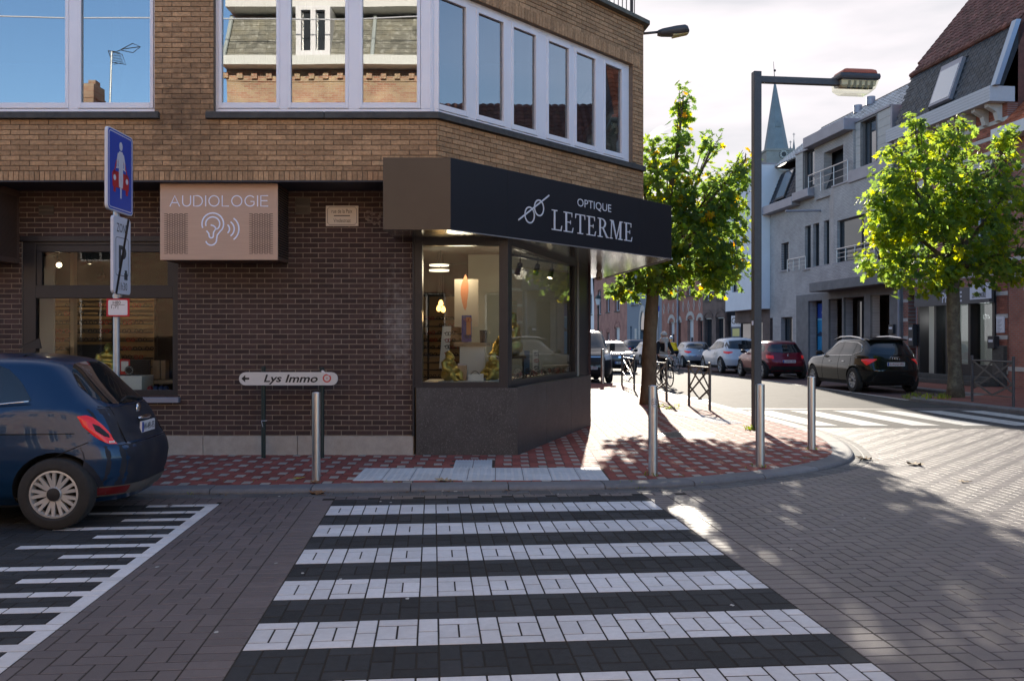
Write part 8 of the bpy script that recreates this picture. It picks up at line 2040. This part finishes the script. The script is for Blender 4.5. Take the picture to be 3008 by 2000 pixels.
mb=MB(); mbox(mb,rwu0,rwu1,rwz0,rwz1,.0,.13); w=mb.build('roof_window',M['zinc'],rb); mb=MB(); mbox(mb,rwu0+.07,rwu1-.07,rwz0+.08,rwz1-.2,.128,.14); mb.build('pane',mat('painted sky pane',(.30,.34,.38),.04,spec=1,coat=1),w)  # pale blue base colour paints the sky's reflection on the pane
u=r0_
while u<r1_-.1: mb=MB(); mb.tube(RF.p(u,ob+.04,zm1+.02),RF.p(u+.30,ob+.04,zm1+.05),.09,.10,n=8); mb.build('edge_tile',M['rooftile'],rb); u+=.27

tile_field('roof_tile',rb,M['rooftile'],RF,r0_,r1_+.1,ob+.02,zm1+.05,-4.2,zm1+4.9,.24,26)
mb=MB(); mb.add([RF.p(r0_,ob,zm1),RF.p(r1_,ob,zm1),RF.p(r1_,-4.2,zm1+4.85),RF.p(r0_,-4.2,zm1+4.85),RF.p(r0_,-8.4,zm1),RF.p(r1_,-8.4,zm1),RF.p(r0_,-8.4,0),RF.p(r1_,-8.4,0),RF.p(r0_,-.3,0),RF.p(r1_,-.3,0)],[(0,1,2,3),(3,2,5,4),(0,3,4,6,8),(1,9,7,5,2),(4,5,7,6)]); mb.build('roof_base',M['rooftile'],rb)
mb=MB(); u=r0_
for k in range(22): mb.tube(RF.p(r0_+.02,ob-.3-3.75*k/22,zm1+.45+4.5*k/22),RF.p(r0_+.02,ob-.3-3.75*(k+1.1)/22,zm1+.45+4.5*(k+1.1)/22),.11,.09,n=7)
mb.build('verge_tiles',M['rooftile'],rb,kind='stuff')
mb=MB(); mb.hexa([RF.p(r1_-.02,oa+.05,zm0),RF.p(r1_+.2,oa+.05,zm0),RF.p(r1_+.2,ob+.05,zm1),RF.p(r1_-.02,ob+.05,zm1),RF.p(r1_-.02,oa+.2,zm0),RF.p(r1_+.2,oa+.2,zm0),RF.p(r1_+.2,ob+.2,zm1),RF.p(r1_-.02,ob+.2,zm1)]); mb.build('zinc_upstand',mat('bright zinc',(.30,.36,.44),.4,metal=.5),rb)
M['red_single']=mat('red brick',(.29,.095,.06),.85,var=.3,noise=.25,nscale=20)
pb=Pieces('brick',M['red_single'],rb,limit=300); bands=[(r0_,r1_,z,z+.12) for z in (.5,1.55,2.2,2.9,3.55,5.0,5.6,6.2,7.3,7.75,8.2)]
lay_bricks(pb,RF,RF.u(2850),r1_-.01,.2,ZC-.02,.20,.055,.01,.006,[(w[0]-.1,w[1]+.1,w[2]-.16,w[3]+.27) for w in upw]+[(sw[0]-.1,sw[1]+.05,0,3.75),(RF.u(2922),RF.u(2960),0,1.4)]+bands)
pb.finish()
# phone shop front
win(RF,dr[0],dr[1],.3,dr[3],rb,frame='upvc',off=-.3,gl='shut' if False else 'fglass',name='door')
d1=RF.u(2748); d2=RF.u(2782); d3=RF.u(2848)
M['shopglass2']=glass('phone shop glass',(.85,.9,.9),refl=.10)
mb=MB()
for a in (sw[0],d1,d2,d3,sw[1]-.1): mb.fbox(RF,a,a+.12,-.3,.05,.15,3.0)
mb.fbox(RF,sw[0],sw[1],-.3,.05,2.85,3.05); mb.fbox(RF,d2,sw[1],-.3,.02,.15,.75); mb.build('shop_front',M['black_metal'],rb)
mb=MB(); mb.fbox(RF,d1+.12,sw[1]-.1,-.2,-.19,.15,2.85); mb.build('shop_pane',M['shopglass2'],rb)
mb=MB(); mb.fbox(RF,sw[0],sw[1],-2.6,-2.5,.1,3.1); mb.fbox(RF,sw[0],sw[0]+.1,-2.5,-.3,.1,3.1); mb.fbox(RF,sw[1]-.1,sw[1],-2.5,-.3,.1,3.1); mb.fbox(RF,sw[0],sw[1],-2.5,-.3,3.05,3.15); mb.build('shop_room',mat('grey shop wall',(.42,.44,.43),.8),rb)
for (x,y) in ((2751,918),(2751,1010)):
    u,z=RF.px(x,y,-1.6); t=thing('shop_lamp',('upper' if y<950 else 'lower')+' bright lamp inside the phone shop doorway','lamp',tuple(RF.p(u,-1.6,z))); mb=MB(); mb.ball(RF.p(u,-1.6,z),.09); mb.build('bulb',mat('white lamp',(1,1,1),.4,emit=(1,.97,.9),estr=7),t,smooth=True)
l=bpy.data.lights.new('shop_lamp_light','POINT'); l.energy=14; l.shadow_soft_size=.1; o=bpy.data.objects.new('shop_lamp_light',l); COL.objects.link(o); o.location=RF.p(RF.u(2790),-1.3,2.3)
sh=thing('shelf_unit','dark shelves with phone accessories behind the phone shop glass','shelf',tuple(RF.p(RF.u(2850),-2.3,1)))
mb=MB()
for z in (1.0,1.5,2.0,2.5): mb.fbox(RF,d2+.5,sw[1]-.4,-2.5,-2.2,z,z+.04)
mb.build('shelf',M['black_metal'],sh,kind='stuff'); mb=MB()
for z in (1.04,1.54,2.04):
    u=d2+.6
    while u<sw[1]-.6:
        h=rnd.uniform(.15,.35); mb.fbox(RF,u,u+rnd.uniform(.1,.22),-2.42,-2.28,z,z+h); u+=rnd.uniform(.25,.6)
mb.build('accessory_boxes',mat('accessory boxes',(.35,.36,.34),.5),sh,kind='stuff')
bl_=thing('phone_shop_sign','grey phone shop fascia with a white text panel under the tree','sign',tuple(RF.p(RF.u(2800),0,3.3)))
f0,f1,fz0,fz1=RF.u(2703),RF.u(2925),RF.px(2880,890,.2)[1],RF.px(2880,855,.2)[1]
mb=MB(); mb.fbox(RF,f0,f1,.055,.22,fz0,fz1+.15); mb.build('panel',mat('dark grey fascia',(.09,.09,.095),.5),bl_)
a,b=RF.u(2850,.22),RF.u(2913,.22); mb=MB(); mb.fbox(RF,a,b,.22,.235,fz0+.12,fz0+.62); mb.build('white_panel',M['signwhite'],bl_)
fn=lambda p,q,o:RF.p(p,.235+o,q); mb=MB(); mb.text(fn,a+(b-a)*.55,b-.3,fz0+.40,fz0+.56,'ANCE',0,.004,bold=.01); mb.text(fn,a+.12,b-.25,fz0+.17,fz0+.33,'DE VOTRE MOBILE',0,.004,bold=.01); mb.build('lettering',M['ink'],bl_)
mb=MB(); a=RF.u(2768,.22); b=RF.u(2826,.22); mb.text(fn,a,b,fz0+.08,fz0+.42,'PHONE',-.013,-.009,bold=.02); mb.build('lettering',M['signwhite'],bl_)
for i,(x0,x1,y0,y1) in enumerate(((2624,2638,953,980),(2683,2697,952,1016),(2918,2937,987,1023))):
    a,b,c,d=pbox(RF,x0,y0,x1,y1,.0); t=thing('letter_box',('dark letter box beside the drainpipe','tall double letter box beside the white door','letter box on the brick pillar right of the phone shop')[i],'letter box',tuple(RF.p(a,0,c))); mb=MB(); mb.fbox(RF,a,b,.02,.2,c,d); mb.build('box',M['dkframe'],t,bevel=.01); mb=MB()
    for z in ((c+d)/2,) if i!=1 else (c+(d-c)*.25,c+(d-c)*.75): mb.fbox(RF,a+.05,b-.05,.2,.204,z,z+.08)
    mb.build('name_label',M['signwhite'],t)
a,b,c,d=pbox(RF,2927,930,2950,978,.03); t=thing('notice_board','white notice board on the brick pillar','notice',tuple(RF.p(a,0,c))); mb=MB(); mb.fbox(RF,a,b,.0,.04,c,d); mb.build('board',M['signwhite'],t,bevel=.01)
mb=MB()
for k in range(9): mb.fbox(RF,a+.05,b-.1-.05*(k%3),.04,.0405,d-.12-(d-c)*.09*k,d-.10-(d-c)*.09*k)
mb.build('printed_lines',mat('grey print lines',(.3,.3,.32),.6),t,kind='stuff')
st_=thing('stone_steps','grey stone steps in front of the phone shop','steps',tuple(RF.p(RF.u(2800),.3,.1))); 
for k in range(2): mb=MB(); mb.fbox(RF,sw[0]-.2,sw[1]+.3,.05,.75-.33*k,.105+.14*k-.0,.105+.14*(k+1)); mb.build('step',M['sillstone'],st_,bevel=.01)
mb=MB(); mb.fbox(RF,RF.u(2925),RF.u(2958),.0,.12,.1,1.35); mb.build('stone_base',M['sillstone'],rb)
# ---------------- lower house at the right edge and its neighbours (mostly beyond the frame, mirrored in the corner windows)
rh=thing('brick_house','red brick house with orange tiled roof and white gutter at the right edge','building',tuple(RF.p(r1_+4,0,0))); a0,a1=r1_+.02,r1_+9.5; ZG=7.55
ww=[(a0+1.0+2.1*k,a0+2.1+2.1*k,z0_,z1_) for k in range(4) for z0_,z1_ in ((4.2,6.1),(1.0,3.0))]
wm=MB(); wall_panels(wm,RF,a0,a1,.1,ZG,-.35,-.01,ww); wm.build('wall',M['redbrick2'],rh)
for q in ww: win(RF,*q,rh,frame='upvc',split=(.5,)); 
for q in ww:
    cc=(q[0]+q[1])/2; w=.55; R=MB(); n=9
    for k in range(n):
        t0,t1=math.pi*k/n,math.pi*(k+1)/n-.02; f=lambda r,tt:(cc+(w+r)*math.cos(tt),q[3]+(.3+r)*math.sin(tt)*.9); R.fprism(RF,[f(0,t0),f(.28,t0),f(.28,t1),f(0,t1)],-.03,.03)
    R.build('arch_stones',M['stonew'],rh); R=MB(); R.fprism(RF,[(cc+w*math.cos(tt),q[3]+.27*math.sin(tt)) for tt in np.linspace(0,math.pi,12)],-.2,-.05); R.build('arch_infill',M['stonew'],rh)
for z in (.6,3.4,3.9,5.6,6.6):
    iv=[(a0,a1)]
    for q in ww:
        if q[2]-.05<z<q[3]+.6: iv=subtract(iv,q[0]-.3,q[1]+.3)
    for p,q in iv: mb=MB(); mb.fbox(RF,p,q,-.05,.01,z,z+.13); mb.build('stone_band',M['stonew'],rh)
mb=MB(); mb.fbox(RF,a0-.1,a1,-.2,.5,ZG,ZG+.35); mb.build('gutter',mat('white gutter board',(.6,.6,.6),.5),rh)
tile_field('roof_tile',rh,M['orangetile'],RF,a0,a1,.35,ZG+.35,-4.4,ZG+5.0,.24,22)
mb=MB(); mb.add([RF.p(a0,.35,ZG+.3),RF.p(a1,.35,ZG+.3),RF.p(a1,-4.4,ZG+4.95),RF.p(a0,-4.4,ZG+4.95),RF.p(a0,-9,ZG),RF.p(a1,-9,ZG),RF.p(a0,-9,0),RF.p(a1,-9,0),RF.p(a0,-.3,0),RF.p(a1,-.3,0)],[(0,1,2,3),(3,2,5,4),(0,3,4,6,8),(1,9,7,5,2),(4,5,7,6)]); mb.build('roof_base',M['rooftile'],rh)
rh2=thing('brick_house','dark house with tiled roof mirrored in the corner bay windows','building',tuple(RF.p(a1+5,0,0))); c0,c1=a1+.02,a1+14; 
ww=[(c0+1.2+2.6*k,c0+2.5+2.6*k,z0_,z1_) for k in range(5) for z0_,z1_ in ((4.0,5.9),(.9,2.9))]
wm=MB(); wall_panels(wm,RF,c0,c1,.1,6.6,-.35,0,ww); wm.build('wall',M['brownbrick'],rh2)
for q in ww: win(RF,*q,rh2,frame='upvc',split=(.5,))
mb=MB(); mb.fbox(RF,c0,c1,-.2,.45,6.6,6.9); mb.build('gutter',M['upvc'],rh2); mb=MB(); roof_tiles(mb,RF,c0,c1,.35,6.9,-4.2,10.2,.26,16,wave=.04); mb.build('roof_tiles',M['rooftile'],rh2,tones=True,kind='stuff')
mb=MB(); mb.add([RF.p(c0,.35,6.85),RF.p(c1,.35,6.85),RF.p(c1,-4.2,10.15),RF.p(c0,-4.2,10.15),RF.p(c0,-9,6.6),RF.p(c1,-9,6.6),RF.p(c0,-9,0),RF.p(c1,-9,0),RF.p(c0,-.3,0),RF.p(c1,-.3,0)],[(0,1,2,3),(3,2,5,4),(0,3,4,6,8),(1,9,7,5,2),(4,5,7,6)]); mb.build('roof_base',M['rooftile'],rh2)
# ---------------- houses on the near side of the side street: seen only as reflections
HA=Fr((7,-4.2),(-1,0)); ha=thing('terrace_house','yellow red brick house with slate mansard mirrored in the upper windows','building',(0,-4.2,0))
mr=lambda y: HC+(HY-y)*(22.32+4.2)/F_PX; mx=lambda x: (x-CX)*(22.32+4.2)/F_PX
hu=lambda X: 7-X
L_=hu(mx(665)); zg0,zg1=mr(205),mr(178)
ops_=[(hu(mx(x))-.6,hu(mx(x))+.6,z0_,z1_) for x in (760,1000,1240,1480) for z0_,z1_ in ((5.4,7.4),(1.0,3.0))]
wm=MB(); wall_panels(wm,HA,0,L_,.0,zg0,-.35,0,ops_); wm.build('wall',M['yellowbrick'],ha)
for q in ops_: win(HA,*q,ha,frame='upvc',split=(.5,))
mb=MB(); mb.fbox(HA,0,L_,-.1,.55,zg0,zg1); mb.build('gutter',mat('white gutter board',(.72,.74,.72),.5),ha)
mb=MB()
for k in range(60):
    u=k*.42+.2
    if u<L_: mb.fbox(HA,u,u+.16,0,.12,zg0-.28,zg0-.12)
mb.fbox(HA,0,L_,0,.03,zg0-.34,zg0-.28); mb.build('dentils',M['yellowbrick'],ha,kind='stuff')
zmt=mr(35); oA,oB=.30,-.45
M['oldslate']=mat('lichen grey slate',(.24,.235,.20),.85,var=.25,noise=.3,nscale=5,stain=.7,stscale=2.2,staincol=(.36,.33,.24),speck=.5,sscale=7,speckcol=(.6,.6,.55))
mb=MB(); roof_tiles(mb,HA,0,L_,oA,zg1,oB,zmt,.30,9,wave=.0,th=.02); mb.build('mansard_slates',M['oldslate'],ha,tones=True,kind='stuff')
mb=MB(); mb.hexa([HA.p(0,oA-.03,zg1),HA.p(L_,oA-.03,zg1),HA.p(L_,oB-.03,zmt),HA.p(0,oB-.03,zmt),HA.p(0,oA-.3,zg1),HA.p(L_,oA-.3,zg1),HA.p(L_,oB-.3,zmt),HA.p(0,oB-.3,zmt)]); mb.fbox(HA,0,L_,-8,-7.8,0,zmt+1); mb.fbox(HA,L_-.2,L_,-7.8,-.35,0,zg1); mb.build('mansard_base',M['oldslate'],ha)
mb=MB(); mb.fbox(HA,0,L_,-1.2,.15,mr(25),mr(3)); mb.fbox(HA,0,L_,-8,-1.2,mr(25),mr(3)+.3); mb.build('upper_cornice',mat('white cornice',(.74,.74,.73),.5),ha)
def dorm(x0,x1):
    a,b=sorted((hu(mx(x0)),hu(mx(x1)))); mb=MB(); mb.fbox(HA,a,b,-.5,.36,mr(176),mr(158)); mb.fbox(HA,a,b,-.5,.36,mr(42),mr(30)); w=(b-a)
    for s in (0,.46,.92): mb.fbox(HA,a+w*s*.92,a+w*s*.92+w*.15,-.5,.36,mr(158),mr(42))
    d=mb.build('dormer',M['upvc'],ha); g=MB(); g.fbox(HA,a+.02,b-.02,.15,.2,mr(160),mr(40)); g.build('pane',M['fglass'],d)
dorm(876,975); dorm(1500,1600)
for x in (668,1098): u=hu(mx(x)); mb=MB(); mb.tube(HA.p(u,oA+.1,zg1),HA.p(u,oB+.1,zmt),.06,n=8); mb.build('drainpipe',mat('pale pipe',(.45,.5,.5),.5),ha)
HB=Fr((-8.3,-4.6),(-1,0)); hb_=thing('terrace_house','low house with a brick chimney mirrored in the left upper window','building',(-14,-4.6,0)); mr2=lambda y: HC+(HY-y)*(22.32+8)/F_PX
ops2=[(1.0+3*k,2.3+3*k,z0_,z1_) for k in range(5) for z0_,z1_ in ((4.0,5.6),(.9,2.9))]
wm=MB(); wall_panels(wm,HB,0,18,0,6.2,-.35,0,ops2); wm.build('wall',M['yellowbrick'],hb_)
for q in ops2: win(HB,*q,hb_,frame='upvc',split=(.5,))
mb=MB(); mb.fbox(HB,0,18,-.1,.5,6.2,6.45); mb.build('gutter',M['upvc'],hb_); mb=MB(); roof_tiles(mb,HB,0,18,.4,6.45,-4,8.6,.30,10,wave=.03); mb.build('roof_tiles',M['orangetile'],hb_,tones=True,kind='stuff')
mb=MB(); mb.add([HB.p(0,.4,6.4),HB.p(18,.4,6.4),HB.p(18,-4,8.55),HB.p(0,-4,8.55),HB.p(0,-8,6.2),HB.p(18,-8,6.2),HB.p(0,-8,0),HB.p(18,-8,0)],[(0,1,2,3),(3,2,5,4),(4,5,7,6)]); mb.build('roof_base',M['rooftile'],hb_)
cy=-8.0; cxm=lambda x:(x-CX)*(22.32-cy)/F_PX; cz=lambda y:HC+(HY-y)*(22.32-cy)/F_PX
mb=MB(); mb.box(cxm(238),cxm(285),cy-.5,cy+.3,7.5,cz(250)); mb.box(cxm(236),cxm(287),cy-.53,cy+.33,cz(292),cz(283)); mb.box(cxm(262),cxm(282),cy-.25,cy+.1,cz(250),cz(236)); mb.build('chimney',brick_wall('chimney brick',(.30,.16,.11),(.36,.28,.2),(.33,.28,.22),(1,0)),hb_)
an=thing('roof_antenna','television antenna on a pale mast mirrored in the left upper window','antenna',(cxm(322),cy,8)); P=lambda x,y,d=0:(cxm(x),cy+d,cz(y))
mb=MB(); mb.tube(P(318,345),P(326,150),.035,n=8); mb.build('mast',M['galv'],an); mb=MB(); mb.path([P(316,148),P(340,150),P(360,142),P(410,136)],.016,6); mb.path([P(355,143),P(388,126),P(411,136),P(390,153),P(355,146)],.014,5)
for k in range(8): q=k/7; mb.tube(P(316+8*q,148+34*q,-.2),P(358+10*q,158+30*q,.2),.010,n=5)
mb.path([P(316,147),P(327,182),P(368,188),P(357,158),P(316,147)],.014,5); mb.build('aerial',M['dkframe'],an)
cb_=MB(); cb_.path([(-30,-3.0,10.9),(-12,-3.2,10.65),(-5,-3.2,10.6),(4,-3.2,10.9)],.02,5); tag(cb_.build('overhead_cable',M['signwhite']),'pale overhead cable mirrored in the left upper window','cable')
# ---------------- church spire
ch=thing('church_tower','grey stone church tower with octagonal spire and clock far behind the houses','church',(58,200,0)); Yc=200.
M['spire']=mat('spire slate',(.20,.22,.23),.8,noise=.15,nscale=.6); M['towerstone']=mat('tower stone',(.28,.26,.235),.85,noise=.2,nscale=.5)
c=at(2280,445,Yc); s=Yc/F_PX; ztip=at(2276,232,Yc).z-.0
zb=c.z; R_=36*s
mb=MB(); vs=[(c.x+R_*math.cos(math.pi/4*k+.39),Yc+R_*math.sin(math.pi/4*k+.39),zb) for k in range(8)]+[(at(2276,0,Yc).x,Yc,at(0,230,Yc).z)]; mb.add(vs,[(k,(k+1)%8,8) for k in range(8)]); mb.build('spire',M['spire'],ch)
mb=MB(); tp=Vector(vs[-1]); mb.tube(tp-Vector((0,0,.8)),(tp.x-.3,Yc,at(0,182,Yc).z),.10,.04,n=6); mb.ball((tp.x,Yc,at(0,208,Yc).z),.28,n=8,k=6); mb.build('spire_cross',M['dkframe'],ch)
TW=40*s; tow=MB(); tow.box(c.x-TW,c.x+TW,Yc-TW,Yc+TW,0,zb); tow.box(c.x-TW*1.05,c.x+TW*1.05,Yc-TW*1.05,Yc+TW*1.05,zb-.5,zb); tow.build('tower',M['towerstone'],ch)
mb=MB(); k_=at(2290,462,Yc); mb.lathe((k_.x,Yc-TW-.06,k_.z),[(0,0),(13*s,0),(13*s,.1)],axis='Y',n=24); cl=mb.build('clock_face',M['dkframe'],ch); mb=MB()
for k in range(12):
    a=k*math.pi/6; d=Vector((math.sin(a),0,math.cos(a))); p=Vector((k_.x,Yc-TW-.1,k_.z)); mb.tube(p+d*7*s,p+d*12*s,.16,n=4)
mb.build('hour_marks',M['stonew'],cl)
mb=MB(); dl=at(2279,385,Yc); mb.prism([(dl.x-.55,Yc-R_*.62),(dl.x+.55,Yc-R_*.62),(dl.x+.55,Yc-R_*.2),(dl.x-.55,Yc-R_*.2)],dl.z-1.4,dl.z+.6); mb.add([(dl.x-.75,Yc-R_*.68,dl.z+.5),(dl.x+.75,Yc-R_*.68,dl.z+.5),(dl.x,Yc-R_*.68,dl.z+1.9),(dl.x,Yc-R_*.1,dl.z+1.9),(dl.x-.75,Yc-R_*.1,dl.z+.5),(dl.x+.75,Yc-R_*.1,dl.z+.5)],[(0,1,2),(0,2,3,4),(1,5,3,2)]); mb.build('spire_dormer',M['spire'],ch)
for (x,yt) in ((2322,418),(2332,395)):
    p=at(x,450,Yc+6); mb=MB(); mb.lathe((p.x,p.y,p.z),[(.42,0),(.0,at(x,yt+8,Yc+6).z-p.z)],n=6); mb.lathe((p.x,p.y,p.z-12),[(.42,0),(.42,12)],n=6); mb.tube((p.x,p.y,at(x,yt+10,Yc+6).z),(p.x,p.y,at(x,yt-4,Yc+6).z),.07,n=4); mb.tube((p.x-.3,p.y,at(x,yt,Yc+6).z),(p.x+.3,p.y,at(x,yt,Yc+6).z),.07,n=4); mb.build('pinnacle',M['spire'],ch)
# filler terrace behind, hiding the horizon
